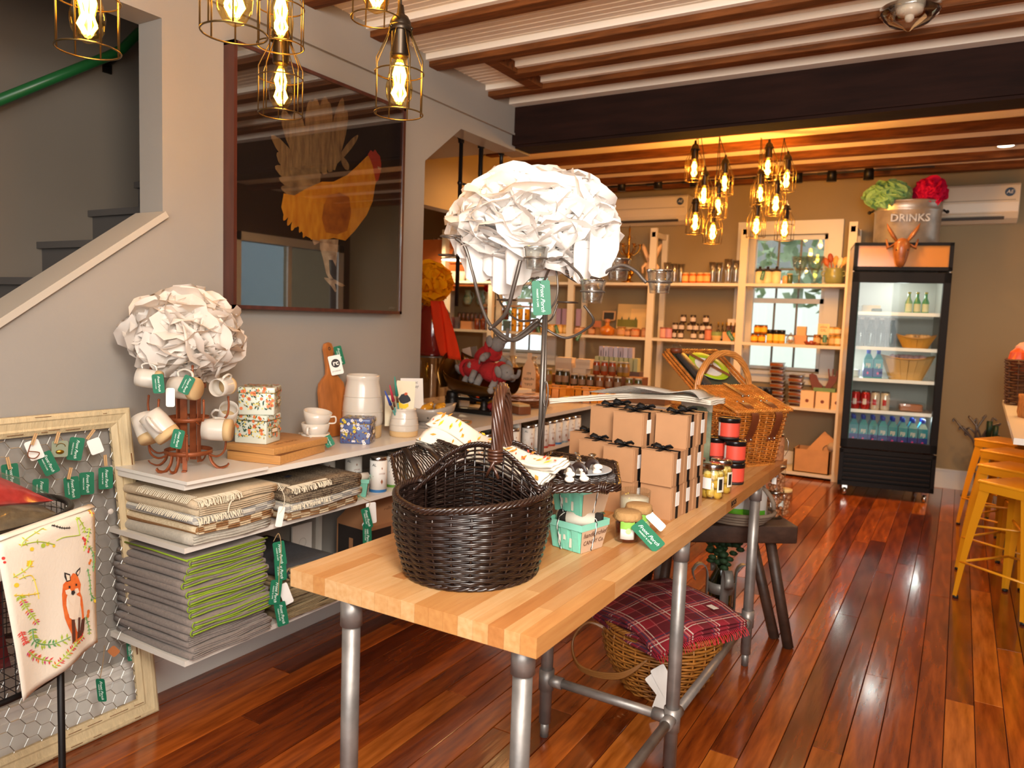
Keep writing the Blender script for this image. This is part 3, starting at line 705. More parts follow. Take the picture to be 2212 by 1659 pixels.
ux = V((cos(rb), sin(rb), 0)); uy = V((-sin(rb), cos(rb), 0)); g0 = ZP(1448, 1125, TZ); H1 = .1055
def gbox(p, label, dr=0, grp=None): return from_kit(gb, 'gift_box', label, 'box', p, rb+rad(dr), grp)
names = ['nearest', 'second', 'third']
for i in range(3): gbox(g0 + uy*.0855*i, 'kraft gift box with black ribbon, bottom row, right-hand column, %s from the camera' % names[i], [0, .6, -.5][i])
g1 = ZP(1448.5, 1052, TZ+H1); g1 = g0 + ux*.002 + V((0, 0, H1)) - uy*.012
for i in range(3): gbox(g1 + uy*.0855*i, 'kraft gift box with black ribbon, middle row, right-hand column, %s from the camera' % names[i], [-1.5, .5, 0][i])
gB = ZP(1333, 1150, TZ)
gB = g0 - ux*.118 - uy*.03
for i in range(2):
    gbox(gB + uy*.088*i, 'kraft gift box, bottom row, behind the honey jars, %s' % ['nearer', 'farther'][i], [-2, 0][i])
    gbox(gB + uy*(.088*i-.004) + V((0, 0, H1)), 'kraft gift box, middle row, centre column, %s' % ['nearer, over the basket lid', 'farther, under the top boxes'][i], [1, 0][i])
gC = gB - ux*.115 + uy*.04
for i in range(2):
    gbox(gC + uy*.088*i, 'kraft gift box, bottom row, left column, %s one' % ['nearer', 'farther'][i])
    gbox(gC + uy*.088*i + V((0, 0, H1)), 'kraft gift box, middle row, left column behind the forks, %s one' % ['nearer', 'farther'][i])
gD = gC - ux*.112 + uy*.13
gbox(gD, 'kraft gift box, bottom one at the left edge, behind the candle stand pole'); gbox(gD+V((0, 0, H1)), 'kraft gift box with a bow, upper one at the left edge behind the pole', 2)
z2 = TZ+2*H1
gbox(g1 + V((0, 0, H1)) + uy*.10 - ux*.0, 'kraft gift box, top row, right end, nearest', 1.5)
gbox(g1 + V((0, 0, H1)) + uy*.187, 'kraft gift box, top row, right end, behind the nearest one')
gbox(g1 + V((0, 0, H1)) + uy*.035 - ux*.122, 'kraft gift box, top row, middle, nearest', -2)
gbox(g1 + V((0, 0, H1)) + uy*.125 - ux*.120, 'kraft gift box, top row, middle, behind the nearest one')
gbox(g1 + V((0, 0, H1)) + uy*.09 - ux*.238, 'kraft gift box, top row, left end', -3)
gbox(g1 + V((0, 0, H1)) + uy*.178 - ux*.236, 'kraft gift box, top row, left end, rear')
# towels and newspapers on the boxes
zt = TZ + 3*H1 + .012
towel('tea_towel', 'folded cream towel with an orange leaf print lying along the top gift boxes', [ZP(1215, 868, zt), ZP(1300, 862, zt+.004), ZP(1400, 858, zt+.002), ZP(1490, 862, zt), ZP(1552, 872, zt-.004)], (.02, .13, 0), 3, .004, seed=8)
m_news = mat('newsprint', 'B5ADA2', .85, var=.2, sc=60, stretch=(1, 6, 1))
np_ = thing('newspaper', 'bundle of folded grey printed papers behind the towel on the gift boxes', 'paper', ZP(1330, 850, zt))
b = B(); rr = random.Random(4)
for k in range(9):
    p0 = ZP(1272+6*k, 846-1*k, zt+.006+.004*k) + V((0, .012*k, 0)); p1 = ZP(1335+3*k, 850-1*k, zt+.010+.005*k)+V((0, .012*k, 0)); p2 = ZP(1420, 852, zt+.006+.003*k)+V((0, .01*k, 0)); p3 = ZP(1475, 848, zt+.014+.003*k)+V((0, .01*k, 0)); q4 = ZP(1535-3*k, 862, zt+.002*k)
    C_ = spline([p0, p1, p2, p3, q4], 5); n_c = len(C_)
    b.grid(lambda u, v, C_=C_: C_[min(len(C_)-1, int(round(u*(len(C_)-1))))] + V((.01*v, .10*v, .0)), n_c-1, 2)
part(b, 'folded_sheets', m_news, np_, world=True, solid=.0025, stuff=True)
# ================= BERRY BASKETS =================
m_turq = mat('turquoise_pulp', '7CC8AE', .8, bump=.25, bs=90)
def berry(loc, rz, label, rot=None, hh=.078, txt=True):
    t = thing('berry_basket', label, 'basket', loc, rz, rot=rot)
    w, d, h = .115, .115, hh; b = B()
    def ring(s, z, ins=0): return [V((sx*w/2*s, sy*d/2*s, z)) for sx, sy in ((-1,-1), (1,-1), (1,1), (-1,1))]
    r0 = ring(.78, 0); r1 = ring(1, h); i0 = ring(.75, .003); i1 = ring(.965, h)
    b.add(r0+r1+i0+i1, [(0,1,5,4), (1,2,6,5), (2,3,7,6), (3,0,4,7), (8,12,13,9), (9,13,14,10), (10,14,15,11), (11,15,12,8), (3,2,1,0), (8,9,10,11), (4,5,13,12), (5,6,14,13), (6,7,15,14), (7,4,12,15)])
    part(b, 'pulp_tray', m_turq, t, bevel=.002)
    b = B()
    for (sx, sy, a) in ((0,-1,0), (0,1,180), (-1,0,-90)):
        T = MX.Rotation(rad(a), 4, 'Z')
        for k in (-1, 0, 1):
            s0, s1 = .79, .965
            q = [(k*.034-.010, -d/2*s0-.002, .002), (k*.034+.010, -d/2*s0-.002, .002), (k*.036+.011, -d/2*s1-.003, h*.78), (k*.036-.011, -d/2*s1-.003, h*.78)]
            qq = q + [(x, y+.006, z) for x, y, z in q]; b.add(qq, [(0,1,2,3), (1,5,6,2), (4,0,3,7), (3,2,6,7)], 0, False, T)
    part(b, 'ribs', m_turq, t)
    b = B(); P = ring(1.015, h-.004); Q = ring(1.015, h+.0)
    o_ = ring(1.04, h-.016); o2 = ring(1.05, h+.001); b.add(o_+o2, [(0,1,5,4), (1,2,6,5), (2,3,7,6), (3,0,4,7)]); part(b, 'rim_band', mat('turquoise_rim', '86CDB6', .8), t, solid=.002)
    # slots with contents peeping through
    b = B()
    for (k, z) in ((-.017, .016), (.019, .012), (.0, .03)): b.box((k, -d/2*.83-.003-.1*z, z+.012), (.006, .003, .024))
    part(b, 'slots', mat('pulp_slot', 'D8CDBB', .8), t)
    # kraft sleeve on the right side
    b = B(); s0, s1 = .80, .99
    q = [(w/2*s0+.003, -d/2*s0, .001), (w/2*s0+.003, d/2*s0, .001), (w/2*s1+.003, d/2*s1, h*.84), (w/2*s1+.003, -d/2*s1, h*.84)]
    b.add(q, [(0,1,2,3)]); sl = part(b, 'kraft_sleeve', mat('kraft_sleeve', 'C7A78A', .8), t, solid=.001)
    if txt:
        T = frame3((w/2*.90+.006, 0, h*.50), (0, 1, 0), ((w/2*(s1-s0)), 0, h*.84))
        lettering('handkerchief', sl, T @ MX.Translation((0, .010, 0)), .019, mat('brown_ink', '6B4A3A', .8), .2)
        lettering('CANDY Co.', sl, T @ MX.Translation((0, -.012, 0)), .017, MATS['brown_ink'], 0)
    # rolled cloths
    m_cl = mat('rolled_cloth', 'DCD2C2', .9); m_cd = mat('rolled_cloth_dark', '2B2622', .9)
    for (x, y, l, r, m, a) in ((-.033, -.006, .05, .017, m_cl, 70), (-.012, -.018, .06, .019, m_cd, 15), (.018, -.012, .075, .019, m_cl, 35), (.028, .030, .05, .015, m_cd, 20), (-.02, .032, .06, .016, m_cl, 10)):
        dr = V((cos(rad(a)), sin(rad(a)), 0)); b = B()
        c = V((x, y, h+.002)); b.cyl(c-dr*l/2, c+dr*l/2, r, 14); rr2 = r*.6
        b.tube([c-dr*(l/2+.001) + dr.cross(V((0,0,1)))*rr2*(1-k/24)*cos(k*.7) + V((0,0,rr2*(1-k/24)*sin(k*.7))) for k in range(22)], .0012, 4, mi=0)
        part(b, 'rolled_cloth', m, t)
    b = B(); P = []
    for (x, y, z) in ((-.012, -d/2*.8-.006, 0), (-.016, -d/2*1.06-.003, h), (-.014, -.01, h+.022), (.03, .0, h+.016), (w/2*1.08, .0, h), (w/2*.84+.002, -.004, 0)): P.append(V((x, y, z)))
    P = spline(P, 12); n = len(P)
    for j, mi in ((0, 0), (1, 1)):
        b.tube([p + V((.0012*cos(i*1.1+pi*j), .0012*sin(i*1.1+pi*j), .0012*cos(i*1.1+pi*j))) for i, p in enumerate(P)], .0011, 5, mi=mi)
    part(b, 'bakers_twine', [m_white, m_black], t)
    return t
b1 = ZP(1262, 1190, TZ)
c1 = V((-.843, 1.790, TZ)); bt = berry(c1, rad(-12), 'turquoise berry basket of rolled cloths, lower one, on the table right of the dark basket')
hang_tag(bt, MX.Translation(c1+V((.052, .058, .087))) @ MX.Rotation(rad(8), 4, 'Z') @ MX.Rotation(rad(-8), 4, 'X') @ MX.Rotation(rad(-70), 4, 'Z'), .045, .055)
berry(c1+V((-.008, .022, .092)), rad(-14), 'turquoise berry basket, upper one, stacked under the folded-out basket lid', txt=False)
# ================= HONEY JARS, CANDLE =================
def honey(p, label, rz, full=True):
    t = thing('jam_jar', label, 'jar', p, rz)
    part(B().lathe([(.026, 0), (.031, .004), (.032, .05), (.028, .062), (.026, .066)], n=24), 'contents', mat('amber_jam', '4A1206', .2, coat=.6), t)
    part(B().lathe([(.028, 0), (.0335, .003), (.0342, .052), (.030, .064), (.028, .072)], n=24, caps=False), 'glass_wall', m_gl, t)
    part(B().lathe([(.036, .060), (.0405, .066), (.0385, .072), (.037, .081), (.033, .084), (.001, .0845)], n=40, fn=lambda a, z: 1 + .035*sin(a*13)*(z < .07) + .012*sin(a*7)), 'paper_cap', mat('brown_paper_cap', 'A9814F', .8, bump=.6, bs=120), t)
    b = B(); b.tube([(.0365*cos(a), .0365*sin(a), .067) for a in [2*pi*k/24 for k in range(24)]], .0012, 4, True); part(b, 'twine', m_string, t)
    b = B(); band(b, .0350, .012, .062, -128, -62, 10); o = part(b, 'front_label', m_white, t, solid=.0004)
    b = B(); band(b, .0354, .040, .062, -128, -62, 10); part(b, 'label_top_band', mat('label_green', '86B84A', .6), o)
    b = B(); b.prism(circ(.008, 16), .0006, T=MX.Translation((0, -.0362, .036)) @ MX.Rotation(rad(90), 4, 'X')); part(b, 'label_emblem', mat('label_emblem', 'A9B98A', .6), o)
    return t
j1 = V((-.755, 1.925, TZ)); ht = honey(j1, 'dark jam jar with brown paper cap and green and white label, in front', rad(28))
hang_tag(ht, MX.Translation(j1+V((.034, -.022, .060))) @ MX.Rotation(rad(32), 4, 'Z') @ MX.Rotation(rad(48), 4, 'X') @ MX.Rotation(rad(38), 4, 'Z'), .044, .092)
j2 = V((-.760, 2.02, TZ)); ht = honey(j2, 'second jam jar with brown paper cap, behind the front one beside the gift boxes', rad(70))
hang_tag(ht, MX.Translation(j2+V((.032, -.01, .062))) @ MX.Rotation(rad(50), 4, 'Z') @ MX.Rotation(rad(50), 4, 'X') @ MX.Rotation(rad(35), 4, 'Z'), .03, .06, 'white', 'paper_tag')
cd = V((-.80, 2.09, TZ)); t = thing('candle', 'white candle in a clear glass tumbler, behind the jam jars', 'candle', cd); t.scale = (1.15, 1.15, 1.12)
part(B().lathe([(.026, .003), (.034, .02), (.036, .075), (.001, .072)], n=28), 'wax', mat('candle_wax', 'F1E8D2', .4), t)
part(B().lathe([(.03, 0), (.038, .01), (.0405, .095), (.039, .095), (.036, .012), (.001, .006)], n=32), 'tumbler', m_gl, t)
# ================= PICKLED ONION JARS =================
def onion(p, label, rz, m=None, r=.036, h=.094):
    t = thing('pickle_jar', label, 'jar', p, rz); t.scale = (1.12, 1.12, 1.3); rr = random.Random(9)
    part(B().lathe([(r*.85, 0), (r, .004), (r, h*.74), (r*.86, h*.82), (r*.86, h*.86)], n=28, caps=False), 'glass_wall', m_gl, t)
    part(B().lathe([(r*.9, .001), (r*.93, .004), (r*.93, h*.72)], n=20), 'brine', glass('brine', (.95, .86, .55)), t)
    b = B()
    for z in (.016, .041, .062):
        for k in range(5):
            a = 2*pi*k/5 + z*40; b.ball((cos(a)*r*.55, sin(a)*r*.55, z+rr.uniform(-.003, .003)), .0148, 10)
        b.ball((0, 0, z), .014, 8)
    part(b, 'onions', m or mat('pickled_onion', 'E2C878', .25, var=.2, sc=30), t, stuff=True)
    part(B().lathe([(r*.93, h*.86), (r*.95, h*.87), (r*.95, h*.98), (r*.9, h), (.001, h)], n=28), 'lid', m_chrome, t)
    b = B(); band(b, r*1.015, h*.30, h*.62, -150, -100, 8); part(b, 'paper_label', m_white, t)
    b = B(); band(b, r*1.015, h*.22, h*.66, -70, -25, 8); o = part(b, 'cream_label', m_cream, t)
    b = B(); band(b, r*1.02, h*.28, h*.60, -62, -40, 6); part(b, 'black_print', m_black, o)
    return t
pj = V((-.712, 2.60, TZ)); onion(pj, 'jar of pickled onions, nearest of the three beside the red tins', rad(20))
onion(pj+V((.0, .105, 0)), 'jar of pickled onions, behind the nearest one', rad(30))
onion(pj+V((-.090, .075, 0)), 'jar of pickled onions half hidden by the gift boxes', rad(0))
# ================= RED TINS =================
m_coral = mat('coral_red_label', 'E2513E', .45)
def tin(p, label, rz=0):
    t = thing('tea_tin', label, 'tin', p, rz); r = .040; h = .084
    part(B().lathe([(r*.97, 0), (r, .003), (r, .012)], n=28), 'base', m_black, t)
    part(B().lathe([(r, .008), (r, .068)], n=28, caps=False), 'label_wrap', m_coral, t)
    part(B().lathe([(r*1.05, .064), (r*1.06, .078), (r*1.02, .082), (r*.95, .0815), (r*.9, .079), (.001, .079)], n=28), 'lid', mat('black_lid', '161314', .22), t)
    b = B(); band(b, r*1.006, .012, .064, -150, -128, 5); part(b, 'side_label', m_white, t)
tp = ZP(1590, 1047, TZ)
tp = V((-.715, 2.90, TZ))
tin(tp, 'coral red tin with black lid, bottom right of the stack'); tin(tp+V((-.085, .01, 0)), 'coral red tin with black lid, bottom left of the stack')
tin(tp+V((0, .0, .0845)), 'coral red tin with black lid, second tier, right'); tin(tp+V((-.083, .03, .0845)), 'coral red tin with black lid, second tier, left')
tin(tp+V((-.030, .01, .169)), 'coral red tin with black lid, topmost of the stack')
# green patterned pouch behind the boxes
pt = thing('snack_pouch', 'dark green patterned pouch between gift boxes and wicker hamper', 'bag', V((-.86, 2.86, TZ)))
part(B().grid(lambda u, v: V((-.06+.12*u, -.02*sin(pi*u)*sin(pi*v)-.004, .30*v)), 8, 8).grid(lambda u, v: V((-.06+.12*u, .02*sin(pi*u)*sin(pi*v)+.004, .30*v)), 8, 8), 'pouch', mat('green_pouch', '3A4A30', .4, col2='8A9070', sc=18), pt)
part(B().mm((-.061, -.006, .27), (.061, .006, .305)), 'clear_top', mat('pouch_top', 'C9C4B4', .3), pt)
# ================= WICKER HAMPER =================
m_wk = mat('honey_wicker', 'B86A26', .32, var=.35, sc=30, coat=.2); m_wk2 = mat('honey_wicker_rim', 'C27A34', .32, var=.25, sc=30, coat=.2)
hm = thing('wicker_hamper', 'honey coloured wicker picnic hamper with brown leather straps at the far end of the table', 'basket', (-.881, 3.394, TZ), rad(-30))
HX, HY, HH = .205, .158, .235          # half sizes at the top, height
def hfn(u, t):
    s = .84 + .16*t; P = [(-HX, -HY), (HX, -HY), (HX, HY), (-HX, HY)]; L = [2*HX, 2*HY, 2*HX, 2*HY]; tot = sum(L); d = (u % 1)*tot
    for k in range(4):
        if d <= L[k] or k == 3:
            q = d/L[k]; a = P[k]; c = P[(k+1) % 4]; x = a[0]+(c[0]-a[0])*q; y = a[1]+(c[1]-a[1])*q; break
        d -= L[k]
    rx = 1 - .03*(abs(x)/HX)**6*(abs(y)/HY)**6
    return V((x*s*rx, y*s*rx, .004+t*(HH-.004)))
b = B(); weave(b, hfn, 34, [i/25 for i in range(26)], .0036, .0048, n=5, sub=2)
part(b, 'woven_body', m_wk, hm, stuff=True)
b = B(); stakes(b, hfn, 34, .0034); part(b, 'stakes', m_wk2, hm, stuff=True)
b = B(); rope_rim(b, lambda u: hfn(u, 1.02), 36, .0042, .005, 3, N=200); rope_rim(b, lambda u: hfn(u, 0.0), 30, .0036, .004, 3, N=160); part(b, 'rim', m_wk2, hm)
# closed sloping lid on the right
XM = -.02
lidf = lambda u, t: V((XM+.0 + (HX+.012-XM)*t, -HY-.008+(2*HY+.016)*u, HH+.012 + .085*(1-t)))
b = B(); weave(b, lidf, 15, [i/44 for i in range(45)], .0030, .0030, closed=False, sub=2, n=5); weave(b, lambda u, t: lidf(t, u), 3, [i/80 for i in range(81)], .0022, .0042, closed=False, sub=4, n=4)
lo = part(b, 'lid', m_wk, hm, label='closed sloping lid with leather straps')
b = B(); rope_rim(b, lambda u: [lidf(4*u, 0), lidf(1, 4*u-1), lidf(3-4*u, 1), lidf(0, 4-4*u)][min(3, int(4*u))], 30, .0038, .0045, 3, N=120); part(b, 'lid_rim', m_wk2, lo)
b = B()
for s in (-1, 1):       # gable ends
    b.tube([V((XM, s*HY, HH)), V((XM, s*HY, HH+.1))], .008, 8); gf = lambda u, t, s=s: V((XM+(HX-XM)*u, s*HY, HH + t*.092*(1-u)))
    weave(b, gf, 8, [i/10 for i in range(11)], .0026, .003, closed=False, sub=2)
part(b, 'gable', m_wk, hm)
# leather straps with studs
def strap(parent, P, w, m=m_leather, name='leather_strap', th=.0022):
    b = B(); C_ = spline(P, 6); n = len(C_)-1; vs = []
    for i, p in enumerate(C_):
        d = (C_[min(i+1, n)] - C_[max(i-1, 0)]).normalized(); nn = V((0, 1, 0)).cross(d).normalized()
        nn = -nn if nn.x+nn.z < 0 else nn
        vs += [p+V((0, -w/2, 0)), p+V((0, w/2, 0)), p+V((0, w/2, 0))+nn*th, p+V((0, -w/2, 0))+nn*th]
    fs = []
    for i in range(n):
        for k in range(4): fs.append((4*i+k, 4*i+(k+1) % 4, 4*i+4+(k+1) % 4, 4*i+4+k))
    fs += [(3,2,1,0), (4*n, 4*n+1, 4*n+2, 4*n+3)]
    b.add(vs, fs, 0, False); return part(b, name, m, parent)
for yy in (-.068, .075):
    s = strap(hm, [lidf(.5, .72)+V((0, 0, .006)) - V((0, lidf(.5, .72).y-yy, 0)), V((HX-.02, yy, HH+.030)), V((HX+.022, yy, HH-.004)), V((HX+.012, yy, HH-.06)), V((HX*.94, yy, HH-.11))], .040)
    b = B()
    for q in [V((XM+(HX-XM)*.70, yy-.018, HH+.045)), V((XM+(HX-XM)*.70, yy+.018, HH+.045)), V((HX*.955, yy-.016, HH-.112)), V((HX*.955, yy+.016, HH-.112))]: b.ball(q, .0055, 8)
    for (x, z) in ((XM+(HX-XM)*.70, HH+.040),): b.box((x, yy, z), (.022, .05, .003), T=None)
    b2 = B().box((HX*.94, yy, HH-.112), (.004, .05, .02)); part(b2, 'strap_tab', m_leather, s); part(b, 'stud', m_chrome, s)
s = strap(hm, [lidf(.5, .0)+V((-.01, 0, .01)), lidf(.5, .25)+V((0, 0, .008)), lidf(.5, .5)+V((0, 0, .008))], .026)
b = B(); [b.ball(lidf(.5, .5)+V((.004, y_, .010)), .0055, 8) for y_ in (-.018, .018)]; part(b, 'stud', m_chrome, s)
# handle arch along y
b = B(); hp = [V((XM-.012, -HY*1.04*cos(a), HH+.03 + .215*sin(a)**.8)) for a in [pi*k/30 for k in range(31)]]
for j in range(7):
    P = []
    for i, p in enumerate(hp):
        d = (hp[min(i+1, 30)] - hp[max(i-1, 0)]).normalized(); x = V((1, 0, 0)); y = x.cross(d); a = 2*pi*(i/30*1.3 + j/7); P.append(p + x*.0095*cos(a) + y*.0095*sin(a))
    b.tube(P, .0055, 6)
for s_ in (-1, 1):
    for z in range(7): b.tube([V((XM-.012, s_*HY*1.04, HH+.01+z*.009)) + V((.017*cos(a), .017*sin(a), 0)) for a in [2*pi*k/12 for k in range(12)]], .005, 5, True)
part(b, 'handle', mat('handle_honey_wicker', 'C8823E', .3, var=.2, sc=30, coat=.3), hm)
# raised left lid with lining, plates
D_ = V((-.30, 0, .95)).normalized()
plx = lambda u, t: V((XM-.03, -HY+2*HY*u, HH+.07)) + V((-.82, 0, .56)).normalized()*(.27*t)
b = B(); weave(b, plx, 14, [i/40 for i in range(41)], .0030, .003, closed=False, sub=2, n=5)
for dd in (0, .012, .024): rope_rim(b, lambda u: [plx(4*u, 0), plx(1, 4*u-1), plx(3-4*u, 1), plx(0, 4-4*u)][min(3, int(4*u))] + V((.012, 0, .012))*(dd/.012), 26, .0035, .004, 3, N=100)
lo2 = part(b, 'lid', m_wk, hm, label='raised lid, green lined, with plates strapped inside')
n_ = V((.56, 0, .82)).normalized()
b = B(); q = [plx(.04, .03)+n_*.012, plx(.96, .03)+n_*.012, plx(.96, .97)+n_*.012, plx(.04, .97)+n_*.012]; b.add(q, [(0,1,2,3)]); part(b, 'lining', mat('olive_lining', '4A4A36', .9), lo2)
def plateT(c, n): z = V(n).normalized(); x = V((0, 1, 0)); y = z.cross(x).normalized(); return MX(((x.x, y.x, z.x, c.x), (x.y, y.y, z.y, c.y), (x.z, y.z, z.z, c.z), (0,0,0,1)))
hmM = MX.Translation(hm.location) @ MX.Rotation(rad(-30), 4, 'Z')
pT = hmM @ frame3(plx(.52, .50)+n_*.03, (0, 1, 0), V((-.82, 0, .56)))
pp = bpy.data.objects.new('plate', None); COL.objects.link(pp); pp.matrix_world = pT; tag(pp, 'lime rimmed white plate held by crossed brown straps in the raised hamper lid', 'plate')
part(B().lathe([(.001, 0), (.062, 0), (.100, .008), (.1, .011), (.062, .004), (.001, .004)], n=40), 'white_dish', mat('white_china', 'EDEBE6', .2, coat=.5), pp)
part(B().lathe([(.068, .0055), (.0995, .0125), (.1, .012), (.1015, .0105)], n=40, caps=False), 'lime_rim', mat('lime_rim', 'A6C81E', .3, coat=.5), pp)
[part(B().box((0, 0, z_), (w_, l_, .003), rad(a_)), 'cross_strap', m_leather, pp) for z_, w_, l_, a_ in ((.018, .018, .21, 38), (.020, .018, .21, -52), (.0225, .026, .026, -7))]
b = B(); b.box((0, .0, .026), (.014, .018, .004), rad(38)); b.ball((.0, .012, .028), .004, 8); part(b, 'buckle', m_chrome, pp)
bd = thing('cutting_board', 'dark slim board slotted beside the lime rimmed plate in the hamper lid', 'board', hmM @ (plx(.16, .40)+n_*.04), rad(-30))
part(B().box((0, 0, 0), (.23, .045, .02), T=MX.Rotation(rad(34), 4, 'Y'), bev=.004), 'board', mat('dark_board', '3A3532', .4), bd)
gls = thing('wine_glass', 'upturned wine glass held by a leather loop in the raised hamper lid', 'glass', hmM @ (plx(.12, .86)+n_*.03))
part(B().lathe([(.018, 0), (.022, .02), (.020, .045), (.004, .055), (.003, .07), (.02, .073)], n=16), 'goblet', m_gl, gls); part(B().lathe([(.025, .008), (.026, .030)], n=16, caps=False), 'leather_loop', m_leather, gls, solid=.003)
# clip-top jar behind the hamper on the table
t = from_kit(kit('cj', lambda: prod_jar(.12, .035, mat('nuts', 'A8704A', .4, var=.4, sc=60), m_chrome, None)), 'clip_jar', 'small amber jar behind the hamper at the far table corner', 'jar', V((-.69, 3.555, TZ)))
b = B(); b.tube([(.038, 0, .02), (.052, 0, .05), (.05, 0, .09), (.036, 0, .11)], .0015, 5); part(b, 'wire_clip', m_chrome, t)
# ================= CANDELABRA AND BIG WHITE POM =================
m_pom = paper('tissue_white', 'F6F2EE', .35)
cbase = V((-1.118, 2.068, TZ))
cs = thing('candle_stand', 'tall grey steel candle stand with curling arms rising behind the dark basket', 'candle holder', cbase)
YC = 2.068
b = B()
for (dx, r) in ((0, .0068), (.012, .004)):
    b.tube([V((dx, 0, 0)), V((dx, 0, .35)), V((dx*.6, 0, .62))], r, 10)
b.tube(spline([V((.012, -.004, .02)), V((.004, -.006, .20)), V((.026, -.006, .36)), V((.018, -.006, .41)), V((.010, -.006, .36)), V((.016, -.004, .33))], 8), .0028, 6)
part(b, 'pole', m_iron, cs)
part(B().lathe([(.001, 0), (.08, 0), (.082, .004), (.02, .012), (.001, .012)], n=28), 'foot', m_iron, cs)
def arm(P, r=.0058, ring=None, glassv=False, rr_=.033):
    W_ = [YP(u, v, YC+dy) for (u, v, dy) in P]; b = B(); b.tube(spline(W_, 8), r, 8)
    part(b, 'arm', m_iron, cs, world=True)
    if ring:
        u, v, dy = ring; c = YP(u, v, YC+dy); b = B(); b.tube([c+V((rr_*cos(a), rr_*sin(a), 0)) for a in [2*pi*k/28 for k in range(28)]], .0028, 6, True)
        part(b, 'ring', m_iron, cs, world=True)
        if glassv: votive(c + V((0, 0, -.032)), rr_)
def votive(p, r):
    t = thing('votive_glass', VL.pop(0), 'glass', p)
    part(B().lathe([(r*.80, 0), (r*.82, .003), (r*.95, .032), (r*1.10, .062), (r*1.13, .064), (r*1.05, .064), (r*.9, .032), (r*.72, .008), (.001, .008)], n=28), 'cup', glass('votive', (.97, .98, .97), .14, 1.6, 2.4), t)
    part(B().lathe([(r*1.13, .059), (r*1.16, .062), (r*1.13, .066), (r*1.06, .066)], n=28, caps=False), 'lip', glass('votive_lip', (.8, .84, .82), .08, 2.2, 5), t)
VL = ['small clear votive glass in front of the big white paper flower', 'clear votive glass, lower right arm, nearest below the flower', 'clear votive glass just right of the flower, behind the curled arm', 'clear votive glass at the far right end of the candle stand']
arm([(1163, 690, 0), (1100, 735, -.02), (1062, 706, -.06), (1040, 660, -.09), (1022, 595, -.12), (1005, 535, -.14), (985, 515, -.15)], ring=(975, 511, -.15))
arm([(1163, 700, 0), (1110, 735, -.08), (1064, 708, -.14), (1062, 708, -.14), (1093, 675, -.16), (1112, 610, -.17), (1124, 562, -.17)], .0064, ring=(1157, 558, -.17), glassv=True)
arm([(1163, 690, 0), (1120, 692, .05), (1085, 660, .08), (1072, 625, .1)], .0035, ring=(1095, 648, .12))
arm([(1163, 695, 0), (1200, 650, .0), (1204, 600, 0), (1194, 570, 0), (1175, 580, 0)], .003)
arm([(1163, 700, 0), (1190, 690, .1), (1205, 655, .12)], .003, ring=(1226, 653, .14))
arm([(1163, 640, 0), (1200, 560, -.05), (1245, 585, -.10), (1262, 612, -.12)], .004, ring=(1280, 630, -.13), glassv=True)
arm([(1163, 700, 0), (1220, 730, .02), (1270, 708, .02), (1282, 690, 0), (1262, 660, -.02)], .004)
arm([(1180, 560, .0), (1250, 610, .05), (1300, 600, .06)], .004, ring=(1335, 583, .06), glassv=True)
arm([(1200, 580, 0), (1280, 600, -.02), (1318, 582, -.03), (1345, 573, -.03), (1372, 585, -.03), (1388, 602, -.03), (1396, 610, -.03)], .005, ring=(1425, 609, -.03), glassv=True)
arm([(1163, 600, 0), (1080, 600, .15), (1010, 560, .2), (985, 550, .22)], .004, ring=(965, 551, .22), rr_=.03)
p = YP(1168, 606, YC-.17); hang_tag(cs, MX.Translation(p) @ MX.Rotation(rad(25), 4, 'Z') @ MX.Rotation(rad(90), 4, 'X') @ MX.Rotation(rad(5), 4, 'Z'), .052, .098)
b = B(); b.tube(spline([YP(1168, 610, YC-.172), YP(1150, 600, YC-.172), YP(1134, 614, YC-.172), YP(1132, 622, YC-.172), YP(1142, 618, YC-.172), YP(1155, 600, YC-.17)], 6), .0009, 4); part(b, 'tag_string', m_black, cs, world=True)
pm = pom('paper_flower', 'very large white tissue paper flower on top of the candle stand', YP(1148, 478, YC), .295, (1.0, .8, .62), 380, m_pom, 21, size=.40)
b = B(); rr = random.Random(3)
for (u, v, s, w_) in [(1035, 560, .11, 1), (1090, 590, .10, 1), (1070, 545, .12, 1.2), (1120, 570, .10, 1), (1010, 520, .09, 1), (1105, 615, .07, 1), (1260, 570, .09, 1), (1290, 560, .08, 1)]:
    c = YP(u, v-15, YC-.04+rr.uniform(-.05, .03)); a = rr.uniform(-.5, .5)
    b.grid(lambda i, j: c + V(((i-.5)*s*w_*1.5*(.6+.4*sin(pi*min(1, j+.1))), .35*s*sin(pi*i)*(-1) + .03*sin(9*i+a), (.5-j)*s*1.4 + .02*sin(7*i+a))), 8, 6)
part(b, 'drooping_petals', m_pom, pm, world=True)
# ================= ROOSTER PICTURE =================
m_wal = mat('walnut_frame', '4A2218', .35, var=.3, sc=5, stretch=(8, 8, 1), coat=.3)
pic = thing('framed_picture', 'large square rooster picture in a deep dark walnut frame on the left wall', 'picture', (-2.39, 2.4, 1.40))
y0, y1, z0, z1 = 1.905, 2.897, 1.40, 2.38
part(B().mm((XW+.001, y0, z0), (-2.36, y0+.014, z1)).mm((XW+.001, y1-.014, z0), (-2.36, y1, z1)).mm((XW+.001, y0, z0), (-2.36, y1, z0+.014)).mm((XW+.001, y0, z1-.014), (-2.36, y1, z1)), 'frame', m_wal, pic, world=True)
part(B().mm((XW+.001, y0+.01, z0+.01), (-2.380, y1-.01, z1-.01)), 'backing', mat('picture_black_brown', '140A06', .6), pic, world=True)
part(B().mm((-2.3655, y0+.013, z0+.013), (-2.3635, y1-.013, z1-.013)), 'glazing', glass('picture_glass', (.92, .92, .92), .01, 1.5, 1.7), pic, world=True)
